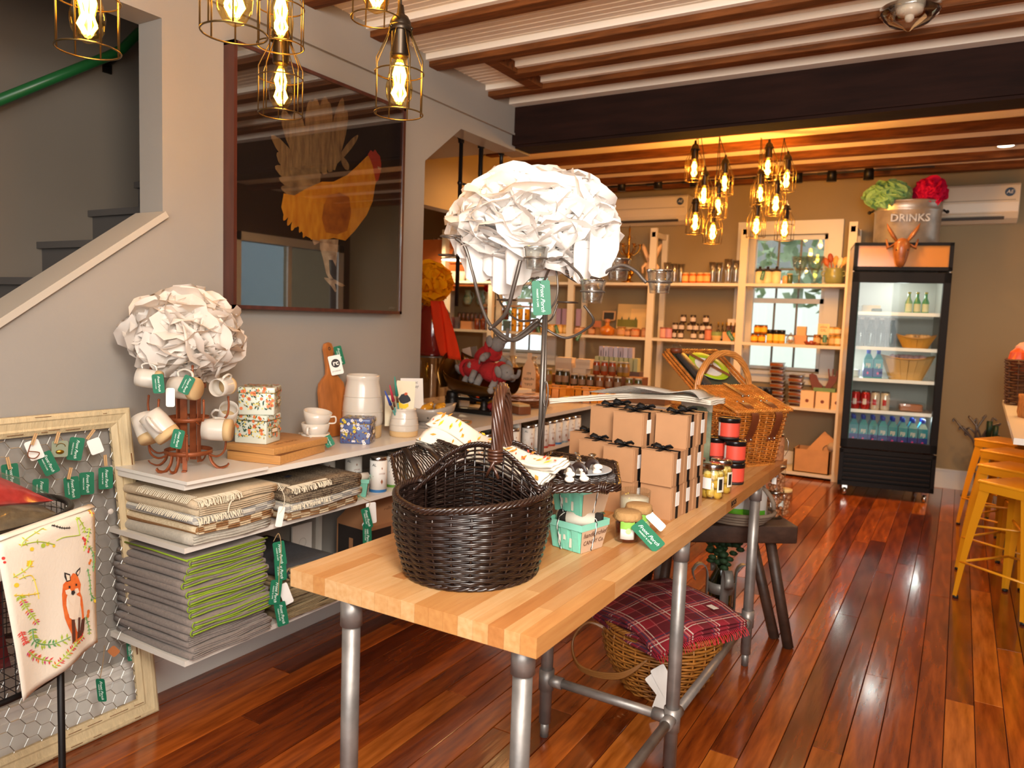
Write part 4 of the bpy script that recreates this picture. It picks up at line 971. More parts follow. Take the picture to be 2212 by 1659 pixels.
rmats = [mat('feather_orange', 'C2720C', .8, col2='DE9422', sc=14, stretch=(1, 3, 1)), mat('feather_brown', '6E5030', .8, col2='A07C4C', sc=12, stretch=(1, 6, 1)), mat('feather_rust', '8A4210', .8, col2='B86A18', sc=20),
         mat('comb_red', 'A8331C', .8), mat('leg_pale', 'C9A884', .8, col2='8E6A48', sc=30), mat('hackle_tan', 'A07E52', .8, col2='6E5232', sc=25)]
rl_ = [0]
def poly(zpts, mi, lay, off=(400, 0), sc_=2.3694, parent=None, X0=-2.379):
    x = X0 + lay*.0006; P = [XP(off[0]+a/sc_, off[1]+c/sc_, x) for a, c in zpts]; b = B(); n = len(P)
    b.add(P + [p-V((.0005, 0, 0)) for p in P], [tuple(range(n)), tuple(reversed(range(n, 2*n)))] + [(i, n+i, n+(i+1) % n, (i+1) % n) for i in range(n)], mi)
    return b
ro = B(); tl = B()
def feather(x0, y0_, x1, y1_, w, mi, lay):
    dx, dy = x1-x0, y1_-y0_; L = math.hypot(dx, dy); nx, ny = -dy/L, dx/L; P = []
    for t, k in ((0, .3), (.3, .8), (.6, 1), (.85, .8), (.97, .35), (1, 0)): P.append((x0+dx*t+nx*w*k, y0_+dy*t+ny*w*k))
    for t, k in ((.95, .4), (.8, .85), (.6, 1), (.3, .8), (0, .3)): P.append((x0+dx*t-nx*w*k, y0_+dy*t-ny*w*k))
    q = poly(P, mi, lay); tl.add(q.v, q.f, mi)
for i, (a, c_, d, e, w) in enumerate([(640,930,440,690,28),(620,900,500,560,36),(640,880,560,570,36),(660,880,640,510,34),(690,880,665,500,32),(700,880,715,490,34),(720,870,735,520,26),(740,860,805,500,26),(760,870,825,560,24),(770,840,885,690,16),(800,800,835,870,16),(640,960,460,850,30),(600,930,470,780,30),(690,900,560,700,30),(720,890,620,720,34),(745,880,700,680,34),(740,870,770,640,30)]):
    feather(a, c_, d, e, w, 1, 1+i*.25)
for i, (a, c_, d, e, w) in enumerate([(640,980,480,910,26),(650,1000,490,960,28),(640,960,540,860,30),(660,950,600,850,30),(680,950,660,860,24)]): feather(a, c_, d, e, w, 5, 5+i*.2)
for i in range(9): feather(560+i*22, 1010+i*5, 505+i*20, 1130+i*12 + (i % 3)*14, 15, 0, 5.4)
pf = part(tl, 'tail_feathers', rmats, pic, world=True, stuff=True)
body = [(965,778),(930,800),(880,850),(830,895),(760,930),(700,930),(620,965),(560,1000),(505,990),(492,1060),(505,1100),(540,1120),(580,1160),(610,1205),(680,1238),(760,1218),(820,1232),(870,1180),(930,1100),(960,1030),(972,950),(990,880),(1003,830),(990,790)]
part(poly(body, 0, 6), 'body', rmats, pic, world=True)
part(poly([(730,1000),(790,985),(840,1010),(850,1090),(830,1180),(780,1200),(720,1190),(700,1120),(710,1050)], 2, 6.6), 'wing', rmats, pic, world=True)
part(poly([(935,790),(950,768),(962,778),(972,765),(985,785),(998,800),(1004,840),(1000,880),(990,920),(978,935),(970,900),(960,850),(950,820)], 3, 7), 'comb', rmats, pic, world=True)
part(poly([(985,850),(1008,862),(1000,870),(988,866)], 4, 7.4), 'beak', rmats, pic, world=True)
lg = B()
for P in ([(650,1225),(700,1235),(712,1270),(690,1240),(660,1255)], [(690,1225),(785,1225),(778,1300),(772,1365),(755,1330),(735,1330),(740,1400),(760,1430),(745,1440),(722,1400),(705,1320),(690,1270)],
          [(740,1425),(765,1430),(820,1462),(800,1468),(765,1450),(775,1492),(768,1495),(748,1465),(715,1430),(712,1420)]):
    q = poly(P, 4, 6.8); lg.add(q.v, q.f, 4)
part(lg, 'legs', rmats, pic, world=True, stuff=True)
sg = lettering('jakber', pic, MX.Identity(4), .018, mat('signature_grey', '6A6460', .8), .3, 'signature')
placeW(sg, pic, frame3((-2.3755, 2.84, 1.43), (0, 1, 0), (0, 0, 1)))
# ================= CAGE PENDANTS =================
m_brz = mat('cage_bronze', '6E5A36', .3, .9); m_sock = mat('socket_dark_bronze', '3A3026', .35, .8)
def emis(name, col, s):
    if name in MATS: return MATS[name]
    M = bpy.data.materials.new(name); M.use_nodes = True; nt = M.node_tree; nt.nodes.clear(); o = nt.nodes.new('ShaderNodeOutputMaterial'); e = nt.nodes.new('ShaderNodeEmission')
    e.inputs[0].default_value = (*lin(col), 1); e.inputs[1].default_value = s; nt.links.new(e.outputs[0], o.inputs[0]); MATS[name] = M; return M
m_fil = emis('filament', 'FFB83E', 60); m_bulb = glass('amber_bulb_glass', (1, .86, .5), .02, 1.4, .8)
m_halo = emis('lit_glass_core', 'FF9A1E', 2.2)
CG = None
def cage():
    P = []; R = .052
    b = B()
    for k in range(8):
        a = 2*pi*k/8; c, s = cos(a), sin(a); b.tube([(c*.022, s*.022, .175), (c*.030, s*.030, .155), (c*R, s*R, .108), (c*R, s*R, 0)], .0016, 5)
    for (r, z) in ((R, 0), (R, .085), (.022, .172)): b.tube([(r*cos(a), r*sin(a), z) for a in [2*pi*k/28 for k in range(28)]], .0017, 5, True)
    P.append(('wire_cage', b.mesh('wire_cage', m_brz)))
    b = B().lathe([(.018, .118), (.0195, .122), (.0195, .172), (.022, .178), (.0225, .190), (.016, .202), (.009, .206), (.006, .225), (.001, .225)], n=18)
    for a in (0, 2.1, 4.2): b.ball((.025*cos(a), .025*sin(a), .176), .0045, 6)
    b.lathe([(.024, .170), (.0255, .172), (.0255, .180), (.024, .182)], n=18, caps=False); P.append(('socket', b.mesh('socket', m_sock)))
    b = B().lathe([(.013, .120), (.015, .108), (.024, .082), (.029, .055), (.027, .034), (.018, .018), (.006, .012), (.001, .012)], n=22); P.append(('bulb', b.mesh('bulb', m_bulb)))
    b = B()
    for k in range(7):
        a = 2*pi*k/7; b.tube([(.006*cos(a), .006*sin(a), .105), (.013*cos(a+.2), .013*sin(a+.2), .08), (.008*cos(a+.5), .008*sin(a+.5), .06), (.015*cos(a+.8), .015*sin(a+.8), .042), (.006*cos(a+1), .006*sin(a+1), .028)], .0027, 5)
    P.append(('filament', b.mesh('filament', m_fil)))
    return P
def pendant(c, label, s=1.3, top=2.66, grp=None, lamp=1.2, lcol=(1, .58, .2), cordtop=None, hd=False):
    t = from_kit(kit('cage', cage), 'cage_pendant', label, 'pendant lamp', c, random.uniform(0, 1), grp, s)
    b = B(); ct = V(cordtop) if cordtop is not None else V((c[0], c[1], top)); b.cyl(V(c)+V((0, 0, .22*s)), ct, .0028, 8)
    part(b, 'cord', m_black, t, world=True)
    if cordtop is None: part(B().lathe([(.001, -.022), (.05, -.02), (.055, 0), (.001, 0)], at=ct+V((0,0,-.005)), n=20), 'canopy', m_sock, t, world=True)
    point('bulb_light', V(c)+V((0, 0, .055*s)), lamp, lcol, .02)
    return t
def pc2(u, v, w, dia=.135, dz=.05):
    d = FPX*dia/w; return DP(u, v, d) 
for (u, v, w, lab) in [(861, 246, 104, 'wire cage pendant lamp hanging over the right edge of the rooster picture'), (606, 247, 92, 'wire cage pendant lamp, lowest of the cluster, over the left part of the rooster picture'),
                       (190, 108, 128, 'wire cage pendant lamp far left, in front of the stairwell'), (506, 72, 138, 'wire cage pendant lamp cut by the top edge, left of the cluster'),
                       (606, 100, 98, 'wire cage pendant lamp directly above the lowest lamp of the cluster'), (812, 41, 106, 'wire cage pendant lamp cut by the top edge, above left of the right-hand lamp')]:
    c = pc2(u, v, w); pendant(c, lab, lamp=.9)
# ================= LEFT SHELVES =================
m_shelf = mat('white_melamine', 'E4DDD2', .3, coat=.2)
SY0, SX = 1.45, -2.02
su = thing('wall_shelf_unit', 'long white counter shelf with two lower shelves running along the left wall', 'shelf', (-2.2, 3.2, 0))
part(B().mm((XW+.001, SY0, .835), (SX, 4.745, .855)), 'top_shelf', m_shelf, su, world=True)
part(B().mm((XW+.001, SY0, .635), (SX, 4.745, .652)), 'middle_shelf', m_shelf, su, world=True)
part(B().mm((XW+.001, SY0, .27), (SX, 4.745, .288)), 'bottom_shelf', m_shelf, su, world=True)
part(B().mm((XW+.001, 3.55, 0), (SX-.03, 3.57, .835)), 'divider', m_shelf, su, world=True)
part(B().mm((XW+.001, 2.40, .288), (XW+.02, 2.42, .635)), 'wall_bracket', m_shelf, su, world=True)
struct(B().mm((-2.60, 3.17, 0), (-2.425, 4.74, .83)), 'wall_counter_back', m_wallb)
# white tray board under the mug tree
tr = solo(B().mm((-2.40, 1.445, .8555), (-2.0, 1.76, .866)), 'tray_board', m_shelf, 'white board under the mug tree at the end of the top shelf', 'board')
# ---- folded blankets
def checker(name, c1, c2, c3, sx, sy, sz):
    if name in MATS: return MATS[name]
    M = mat(name, c1, .9); nt = M.node_tree; b = nt.nodes['Principled BSDF']
    tc = nt.nodes.new('ShaderNodeTexCoord'); mp = nt.nodes.new('ShaderNodeMapping'); ch = nt.nodes.new('ShaderNodeTexChecker'); n = nt.nodes.new('ShaderNodeTexNoise'); mx = nt.nodes.new('ShaderNodeMix'); mx.data_type = 'RGBA'
    nt.links.new(tc.outputs['Object'], mp.inputs[0]); mp.inputs['Scale'].default_value = (sx, sy, sz); ch.inputs['Scale'].default_value = 1
    n.inputs['Scale'].default_value = 180; nt.links.new(mp.outputs[0], ch.inputs['Vector']); nt.links.new(tc.outputs['Object'], n.inputs['Vector'])
    ch.inputs[1].default_value = (*lin(c1), 1); ch.inputs[2].default_value = (*lin(c2), 1)
    cr = nt.nodes.new('ShaderNodeValToRGB'); cr.color_ramp.elements[0].position = .4; cr.color_ramp.elements[1].position = .6; nt.links.new(n.outputs[0], cr.inputs[0])
    ml = nt.nodes.new('ShaderNodeMath'); ml.operation = 'MULTIPLY'; ml.inputs[1].default_value = .35; nt.links.new(cr.outputs[0], ml.inputs[0])
    nt.links.new(ml.outputs[0], mx.inputs['Factor']); nt.links.new(ch.outputs[0], mx.inputs['A']); mx.inputs['B'].default_value = (*lin(c3), 1); nt.links.new(mx.outputs['Result'], b.inputs['Base Color'])
    return M
def slab(b, x0, x1, y0, y1, z0, z1, seed, mi=0, ey=0):
    h = (z1-z0); N = 9; sec = []
    for k in range(9): a = pi/2 + pi*k/8; sec.append((y0 + h/2*.8 + cos(a)*h/2*.8, z0+h/2 + sin(a)*h/2))
    for k in range(1, 6): sec.append((y0 + (y1-y0)*k/6, z0))
    for k in range(9): a = -pi/2 + pi*k/8; sec.append((y1 - h/2*.6 + cos(a)*h/2*.6, z0+h/2 + sin(a)*h/2))
    for k in range(5, 0, -1): sec.append((y0 + (y1-y0)*k/6, z1))
    M_ = len(sec); vs = []
    for i in range(N+1):
        x = x0 + (x1-x0)*i/N; e = .004 if i in (0, N) else 0
        for (y, z) in sec:
            w = .0032*sin(17*y+seed*2.1+9*x) + .0022*sin(41*y+seed+5*x); cz = z0+h/2
            vs.append((x + .004*sin(23*y+seed*3)*(i/N) + ey*(y-y0)*(i/N), y+.003*sin(x*11+seed), cz + (z-cz)*(1-e*60*.25) + w))
    fs = [(i*M_+k, i*M_+(k+1) % M_, (i+1)*M_+(k+1) % M_, (i+1)*M_+k) for i in range(N) for k in range(M_)] + [tuple(reversed(range(M_))), tuple(range(N*M_, (N+1)*M_))]
    b.add(vs, fs, mi, True)
def blanket(label, x0, x1, y0, y1, z0, z1, m, layers=2, edge=None, seed=1, fringe=None, cat='blanket', grp=None, name='folded_blanket', ridges=6):
    t = thing(name, label, cat, ((x0+x1)/2, (y0+y1)/2, z0), group=grp); rr = random.Random(seed); b = B(); dz = (z1-z0)/layers; e = B()
    for L in range(layers):
        a0 = y0 + rr.uniform(-.006, .010); a1 = y1 + rr.uniform(-.012, .004); xx = x1 + rr.uniform(-.012, .004)
        slab(b, x0, xx, a0, a1, z0+L*dz, z0+(L+1)*dz-.0006, seed*3+L)
        # inner fold edges seen on the front: thin wavy lips
        nr = ridges
        for q in range(nr):
            zz = z0 + L*dz + dz*(q+.6)/(nr+.2); s0 = a0 + dz*.35; s1 = a1 - dz*(.25 if q % 2 else .5)
            P = [V((xx+.002+.0015*sin(i+q), s0+(s1-s0)*i/14, zz + .0032*sin(17*(s0+(s1-s0)*i/14)+(seed*3+L)*2.1+9*xx))) for i in range(15)]
            (e if edge else b).tube(P, dz/(nr+.5)*.42, 5) if (not edge or q in (0, nr-1)) else b.tube(P, dz/(nr+.5)*.42, 5)
        if edge:
            P = [V((xx+.003, a0+dz*.40 - dz*.42*sin(pi*k/8), z0+L*dz+dz*.08 + dz*.84*(.5-.5*cos(pi*k/8)))) for k in range(9)]; e.tube(P, dz*.085, 5)
    part(b, 'cloth', m, t, world=True)
    if edge: part(e, 'stitched_edging', edge, t, world=True, stuff=True)
    if fringe:
        f = B()
        for k in range(46):
            y = y0+.01 + (y1-y0)*.5*k/46; f.tube([V((x1-.02, y, z1+.001)), V((x1+.006, y+rr.uniform(-.004, .004), z1-.003)), V((x1+.012, y+rr.uniform(-.006, .006), z1-.016-rr.uniform(0, .008)))], .0016, 4)
        for k in range(30):
            x = x0 + .12 + (x1-x0-.14)*k/30; f.tube([V((x, y0+.03, z1+.003)), V((x+.004, y0+.005, z1+.002)), V((x+rr.uniform(-.004, .006), y0-.006, z1-.012))], .0016, 4)
        part(f, 'fringe', fringe, t, world=True, stuff=True)
    return t
m_gw = mat('grey_brown_wool', '867A72', .95, var=.12, sc=120, bump=.3, bs=400, sheen=.2); m_lime = mat('lime_stitching', '8CA828', .85)
m_beige = mat('beige_wool', 'C2AE90', .95, var=.08, sc=120, bump=.3, bs=400); m_ck1 = checker('brown_cream_check', '8E6238', 'D8C6A4', 'A8855C', .5, 22, 60); m_ck2 = checker('grey_cream_check', '9A9894', 'D2CCBC', 'B4AEA4', .5, 20, 80)
m_oat = mat('oatmeal_wool', 'B9B1A2', .95, var=.1, sc=120, bump=.3, bs=400); m_dkb = checker('dark_brown_cream_check', '4C3A2E', '6A5846', 'C8B694', .5, 18, 50)
m_fr = mat('cream_fringe', 'D9CDB4', .95); m_khaki = mat('khaki_wool', '8E7C5C', .95, var=.1, sc=120, bump=.25, bs=300); m_dg = mat('charcoal_wool', '3C3D40', .95, var=.15, sc=120, bump=.3, bs=300)
# bottom shelf, left stack (5 lime-edged + 2 plain)
z = .2885; hs_ = [.040, .040, .048, .048, .050, .048, .046]
labs = ['plain grey-brown folded blanket at the very bottom of the lime edged stack', 'plain grey-brown folded blanket, second from the bottom of the lime edged stack', 'grey-brown blanket with lime stitching, third up in its stack', 'grey-brown blanket with lime stitching, fourth up in its stack', 'grey-brown blanket with lime stitching, fifth up in its stack', 'grey-brown blanket with lime stitching, second from the top of its stack', 'topmost grey-brown blanket with lime stitching and a small navy label']
for i, h in enumerate(hs_):
    bt = blanket(labs[i], -2.40, -1.995 - .012*(i % 2) - .004*i, 1.46 - .004*(i % 3), 1.785 - .006*(i % 2), z, z+h, m_gw, 2, m_lime if i > 1 else None, seed=i+3, ridges=3); z += h
ztop1 = z
part(B().box((-2.14, 1.56, ztop1+.0045), (.02, .034, .001), rad(20)), 'navy_label', mat('navy_label', '27324A', .8), bt, world=True)
b = B(); b.tube([V((-2.36, 1.462, ztop1+.001)), V((-2.2, 1.462, ztop1+.003)), V((-2.02, 1.462, ztop1))], .003, 5); b.tube([V((-2.03, 1.462, ztop1)), V((-2.01, 1.6, ztop1+.006)), V((-2.02, 1.775, ztop1+.002))], .003, 5); part(b, 'top_stitching', m_lime, bt, world=True)
for (y_, z_, ty, kk) in [(1.792, ztop1-.01, 8, 'green'), (1.80, ztop1-.065, 4, 'green'), (1.788, ztop1-.145, -6, 'green'), (1.80, ztop1-.23, 10, 'green')]:
    hang_tag(bt, MX.Translation((-1.985, y_, z_)) @ MX.Rotation(rad(62), 4, 'Z') @ MX.Rotation(rad(90), 4, 'X') @ MX.Rotation(rad(ty), 4, 'Z'), .040, .088, kk)
hang_tag(bt, MX.Translation((-1.99, 1.815, ztop1-.17)) @ MX.Rotation(rad(62), 4, 'Z') @ MX.Rotation(rad(90), 4, 'X') @ MX.Rotation(rad(20), 4, 'Z'), .035, .08, 'white', 'paper_tag')
b = B(); b.tube(spline([V((-2.0, 1.785, ztop1-.01)), V((-1.98, 1.79, ztop1+.02)), V((-1.978, 1.80, ztop1-.03)), V((-1.98, 1.795, ztop1-.11)), V((-1.98, 1.79, ztop1-.2))], 6), .0015, 4); part(b, 'tag_twine', m_string, bt, world=True)
# bottom shelf, right stack
z = .2885
for i, (h, m, lb) in enumerate([(.040, m_khaki, 'khaki folded blanket at the bottom of the stack beside the lime edged one'), (.038, m_khaki, 'khaki folded blanket, second up in its stack'), (.036, m_khaki, 'khaki folded blanket, third up in its stack'), (.034, m_khaki, 'khaki folded blanket, fourth up, just below the charcoal one'), (.05, m_dg, 'charcoal blanket with khaki edging on top of the khaki stack')]):
    bt = blanket(lb, -2.36, -2.0-.01*(i % 2), 1.835, 2.12-.008*i, z, z+h, m, 2 if i < 4 else 1, m_khaki if i == 4 else None, seed=i+31, ridges=4 if i < 4 else 2); z += h
# middle shelf, left stack
z = .6525
for i, (h, m, fr, lb) in enumerate([(.036, m_oat, None, 'oatmeal grey folded throw at the bottom of the middle shelf stack'), (.030, m_ck1, None, 'brown and cream checked throw, second up under the mug tree board'), (.030, m_ck2, m_fr, 'grey and cream checked throw, third up under the mug tree board'), (.056, m_beige, m_fr, 'beige fringed throw on top of the stack under the mug tree board')]):
    bt = blanket(lb, -2.40, -2.0+.004*i, 1.462, 1.79, z, z+h, m, 2 if i == 3 else 1, None, seed=i+51, fringe=fr, ridges=4); z += h
hang_tag(bt, MX.Translation((-1.97, 1.795, .725)) @ MX.Rotation(rad(62), 4, 'Z') @ MX.Rotation(rad(90), 4, 'X') @ MX.Rotation(rad(-10), 4, 'Z'), .024, .072, 'white', 'paper_tag')
b = B(); b.tube(spline([V((-1.985, 1.79, z)), V((-1.965, 1.80, .76)), V((-1.968, 1.797, .72)), V((-1.975, 1.785, .70))], 6), .0014, 4)
b.tube(spline([V((-1.984, 1.60, z-.02)), V((-1.98, 1.585, z-.035)), V((-1.978, 1.578, z-.06))], 4), .003, 5); part(b, 'ties', m_fr, bt, world=True)
# middle shelf, right stack
z = .6525
for i, (h, m, fr, lb) in enumerate([(.036, m_ck1, None, 'brown and cream checked throw at the bottom of the second middle shelf stack'), (.030, m_ck2, m_fr, 'grey and cream checked throw, middle of the second stack'), (.060, m_dkb, m_fr, 'dark brown throw with cream fringe on top of the second middle shelf stack')]):
    bt = blanket(lb, -2.36, -1.99+.004*i, 1.835, 2.215, z, z+h, m, 2 if i == 2 else 1, None, seed=i+71, fringe=fr, ridges=4); z += h
part(B().box((-2.12, 1.96, z+.0045), (.018, .03, .001), rad(20)), 'navy_label', MATS['navy_label'], bt, world=True)
for (y_, z_, w, h, k, ty) in [(2.235, .655, .040, .085, 'white', 4), (2.20, .64, .034, .085, 'green', 14), (2.215, .575, .036, .088, 'green', 2), (2.24, .60, .034, .05, 'white', -30)]:
    hang_tag(bt, MX.Translation((-1.955, y_, z_)) @ MX.Rotation(rad(60), 4, 'Z') @ MX.Rotation(rad(90), 4, 'X') @ MX.Rotation(rad(ty), 4, 'Z'), w, h, k, 'paper_tag' if k == 'white' else 'hang_tag')
b = B(); b.tube(spline([V((-1.985, 2.18, .70)), V((-1.962, 2.21, .67)), V((-1.955, 2.23, .655)), V((-1.957, 2.205, .60)), V((-1.955, 2.215, .575))], 6), .0013, 4); part(b, 'tag_twine', m_string, bt, world=True)
bb = berry(V((-2.09, 2.305, .6525)), rad(38), 'small turquoise berry basket on the middle shelf beside the throws'); bb.scale = (.82, .82, .95)
hang_tag(bb, MX.Translation((-2.12, 2.28, .735)) @ MX.Rotation(rad(40), 4, 'Z') @ MX.Rotation(rad(15), 4, 'X') @ MX.Rotation(rad(-60), 4, 'Z'), .04, .06)
# cans on the middle shelf
def tea_can(p, label, stripe, rz=0, h=.138, r=.036):
    m = mat('can_stripe_'+stripe, {'blue': '2F6FA8', 'green': '5E8E2E', 'red': 'B8432E', 'grey': '8E9AA0'}[stripe], .5)
    t = from_kit(kit('can'+stripe, lambda: [
        ('can_body', B().lathe([(r, 0), (r, h)], n=24).mesh('can_body', mat('can_paper_white', 'ECE7DE', .5))),
        ('base_stripe', B().lathe([(r*1.006, .002), (r*1.006, .014)], n=24, caps=False).mesh('base_stripe', m)),
        ('lid', B().lathe([(r*.97, h-.004), (r*1.0, h-.002), (r*1.0, h+.012), (r*.94, h+.014), (.001, h+.013)], n=24).mesh('lid', m_chrome)),
        ('star_print', (lambda b: [b.add([(r*1.008*cos(rad(a0)), r*1.008*sin(rad(a0)), z0+s) , (r*1.008*cos(rad(a0+s*700)), r*1.008*sin(rad(a0+s*700)), z0), (r*1.008*cos(rad(a0)), r*1.008*sin(rad(a0)), z0-s), (r*1.008*cos(rad(a0-s*700)), r*1.008*sin(rad(a0-s*700)), z0)], [(0,1,2,3)]) for (a0, z0, s) in ((-25, .104, .006), (-25, .048, .012), (-85, .07, .003))] and b)(B()).mesh('star_print', mat('can_print_brown', '9A5A34', .6)))]),
        'tea_canister', label, 'canister', p, rz)
    lettering('LUMIERE', t, MX.Rotation(rad(-25), 4, 'Z') @ MX.Translation((r*1.01, 0, .078)) @ MX.Rotation(rad(90), 4, 'Z') @ MX.Rotation(rad(90), 4, 'X'), .008, m_black) if stripe in ('blue',) and False else None
    lettering('AL', t, MX.Rotation(rad(-78), 4, 'Z') @ MX.Translation((r*1.01, 0, .118)) @ MX.Rotation(rad(90), 4, 'Z') @ MX.Rotation(rad(90), 4, 'X'), .016, m_black)
    lettering('LOOSE', t, MX.Rotation(rad(-25), 4, 'Z') @ MX.Translation((r*1.01, 0, .082)) @ MX.Rotation(rad(90), 4, 'Z') @ MX.Rotation(rad(90), 4, 'X'), .0085, MATS['can_print_brown'])
    return t
tea_can(V((-2.065, 2.405, .6525)), 'white canister with a blue base stripe, beside the berry basket on the middle shelf', 'blue')
tea_can(V((-2.075, 2.52, .6525)), 'white paper labelled canister with a green base stripe, behind the blue striped one', 'green')
tea_can(V((-2.20, 2.40, .6525)), 'white canister at the back of the middle shelf, left of the pair', 'grey'); tea_can(V((-2.26, 2.30, .6525)), 'white canister at the back of the middle shelf, farthest left', 'grey')
seq = ['blue', 'red', 'blue', 'green', 'blue', 'red', 'red', 'blue', 'blue', 'red', 'green', 'red', 'blue', 'grey', 'red', 'red', 'blue', 'grey', 'red', 'blue']
words = ['first', 'second', 'third', 'fourth', 'fifth', 'sixth', 'seventh', 'eighth', 'ninth', 'tenth', 'eleventh', 'twelfth', 'thirteenth', 'fourteenth', 'fifteenth', 'sixteenth', 'seventeenth', 'eighteenth', 'nineteenth', 'twentieth']
for i in range(20):
    y = 2.64 + i*.086
    if 3.50 < y < 3.62: continue
    tea_can(V((-2.06, y, .6525)), 'white canister in the front row under the counter, %s from the dark basket' % words[i], seq[i])
# wine carton boxes on the bottom shelf
m_cb = mat('brown_carton', '9A6A44', .8); m_cbk = mat('carton_black_print', '221A16', .6)
def carton(p, rz, label, w=.20, d=.26, h=.30):
    t = thing('bottle_carton', label, 'box', p, rz)
    part(B().mm((-w/2, -d/2, 0), (w/2, d/2, h*.72)), 'carton', m_cb, t)
    b = B(); b.add([(-w/2, -d/2, h*.72), (w/2, -d/2, h*.72), (w/2, d/2, h*.72), (-w/2, d/2, h*.72), (-.015, -d/2+.01, h), (.015, -d/2+.01, h), (.015, d/2-.01, h), (-.015, d/2-.01, h)], [(0,1,5,4), (1,2,6,5), (2,3,7,6), (3,0,4,7), (4,5,6,7)]); part(b, 'gabled_top', m_cb, t)
    part(B().mm((w/2, -d/2+.01, .01), (w/2+.001, .0, h*.66)).mm((-w/2+.01, -d/2-.001, .0), (w/2-.02, -d/2, h*.66)), 'black_panel', m_cbk, t)
    part(B().mm((-.018, -d/2-.002, .03), (.006, -d/2-.001, h*.5)), 'bottle_print', m_cb, t)
    part(B().mm((w/2+.0005, .03, .06), (w/2+.0015, d/2-.02, h*.30)), 'cutout', mat('carton_hole', '120C0A', .9), t)
    lettering('cellar', t, MX.Translation((w/2*.55, .03, h*.87)) @ MX.Rotation(rad(90), 4, 'Z') @ MX.Rotation(rad(55), 4, 'X'), .03, mat('carton_print', '6A4226', .8), .2)
    return t
carton(V((-2.16, 2.50, .2885)), rad(-6), 'brown bottle carrier carton with black panels on the bottom shelf, nearer'); carton(V((-2.16, 2.84, .2885)), rad(4), 'brown bottle carrier carton on the bottom shelf, farther, behind the dark basket')
wb = thing('book', 'white card propped at the back of the bottom shelf beside the cartons', 'card', (-2.37, 2.27, .2885), rad(0))
part(B().mm((-.004, -.055, 0), (.004, .055, .20)), 'card', m_white, wb); b = B(); b.tube([(.006, .02*cos(a), .12+.02*sin(a)) for a in [2*pi*k/16 for k in range(16)]], .0008, 4, True); part(b, 'emblem', mat('emblem_grey', 'B5AFA6', .8), wb)
wb.name = 'display_card'
# ================= MUG TREE =================
m_cop = mat('rusty_copper_iron', '8E4A26', .5, .3, var=.25, sc=30); m_mug = mat('speckled_white_glaze', 'D0C7BA', .18, coat=.5); m_clay = mat('bare_clay', 'C9A878', .8)
mt = V((-2.185, 1.585, .866)); tr_ = thing('mug_tree', 'rusty copper coloured mug rack with three hoops and curled hooks on the white board', 'rack', mt)
b = B()
for a in (30, 120, 210, 300): b.box((.035*cos(rad(a)), .035*sin(rad(a)), .175), (.004, .022, .31), rad(a))
part(b, 'uprights', m_cop, tr_, stuff=True)
def hoop(r, z, w=.014):
    b = B(); b.lathe([(r, z-w/2), (r+.003, z-w/2), (r+.003, z+w/2), (r, z+w/2), (r, z-w/2)], n=36, caps=False); part(b, 'hoop', m_cop, tr_)
hoop(.072, .055); hoop(.062, .165); hoop(.052, .275)
b = B()
for a in (-60, 30, 120, 210, 300-20):
    c, s = cos(rad(a)), sin(rad(a)); b = B(); b.tube(spline([V((c*.07, s*.07, .052)), V((c*.078, s*.078, .022)), V((c*.10, s*.10, .003)), V((c*.125, s*.125, .008)), V((c*.135, s*.135, .018))], 5), .006, 6, flat=.4); part(b, 'foot', m_cop, tr_)
b = B(); b.box((.072*cos(rad(-45)), .072*sin(rad(-45)), .03), (.004, .014, .07), rad(-45)); b.box((.08*cos(rad(-45)), .08*sin(rad(-45)), -.001+.004), (.022, .014, .004), rad(-45)); part(b, 'foot', m_cop, tr_)
def hook(r, z, a):
    c, s = cos(rad(a)), sin(rad(a)); b = B(); b.tube(spline([V((c*r, s*r, z)), V((c*(r+.03), s*(r+.03), z-.006)), V((c*(r+.055), s*(r+.055), z+.012)), V((c*(r+.062), s*(r+.062), z+.045)), V((c*(r+.060), s*(r+.060), z+.075))], 5), .0035, 7); b.ball((c*(r+.060), s*(r+.060), z+.077), .0045, 8); part(b, 'hook', m_cop, tr_)
HK = [(.074, .05, -150), (.074, .05, -95), (.074, .05, -38), (.074, .05, 20), (.064, .16, -140), (.064, .16, -80), (.064, .16, -15), (.064, .16, 45), (.054, .27, -110), (.054, .27, -30)]
for h in HK: hook(*h)
def mugk():
    r = .036; h = .088
    return [('mug_body', B().lathe([(r*.92, 0), (r, .006), (r, h*.25), (r, h*.7), (r*.95, h), (r*.90, h), (r*.93, h*.7), (r*.92, .012), (.001, .008)], n=26).mesh('mug_body', m_mug)),
            ('clay_base', B().lathe([(r*.925, -.0005), (r*1.008, .006), (r*1.008, h*.24)], n=26).mesh('clay_base', m_clay)),
            ('handle', B().tube(spline([V((r*.97, 0, h*.82)), V((r*1.35, 0, h*.86)), V((r*1.62, 0, h*.6)), V((r*1.4, 0, h*.32)), V((r*.97, 0, h*.24))], 5), .0052, 8, flat=.7).mesh('handle', m_mug))]
def mug(c, axis, label, spin=0, s=1):
    """mug lying with its mouth along axis"""
    z = V(axis).normalized(); x = V((0,0,1)).cross(z); x = x.normalized() if x.length > .05 else V((1,0,0)); y = z.cross(x)
    R = MX(((x.x, y.x, z.x, c.x), (x.y, y.y, z.y, c.y), (x.z, y.z, z.z, c.z), (0,0,0,1))) @ MX.Rotation(rad(spin), 4, 'Z')
    t = from_kit(kit('mug', mugk), 'mug', label, 'mug', (0, 0, 0)); t.matrix_world = R @ MX.Scale(s, 4); return t
MX0 = -2.12
def mg(u, v, x, ax, lab, spin, s=1): c = XP(u, v, x); return mug(c - V(ax).normalized()*.044*s, ax, lab, spin, s)
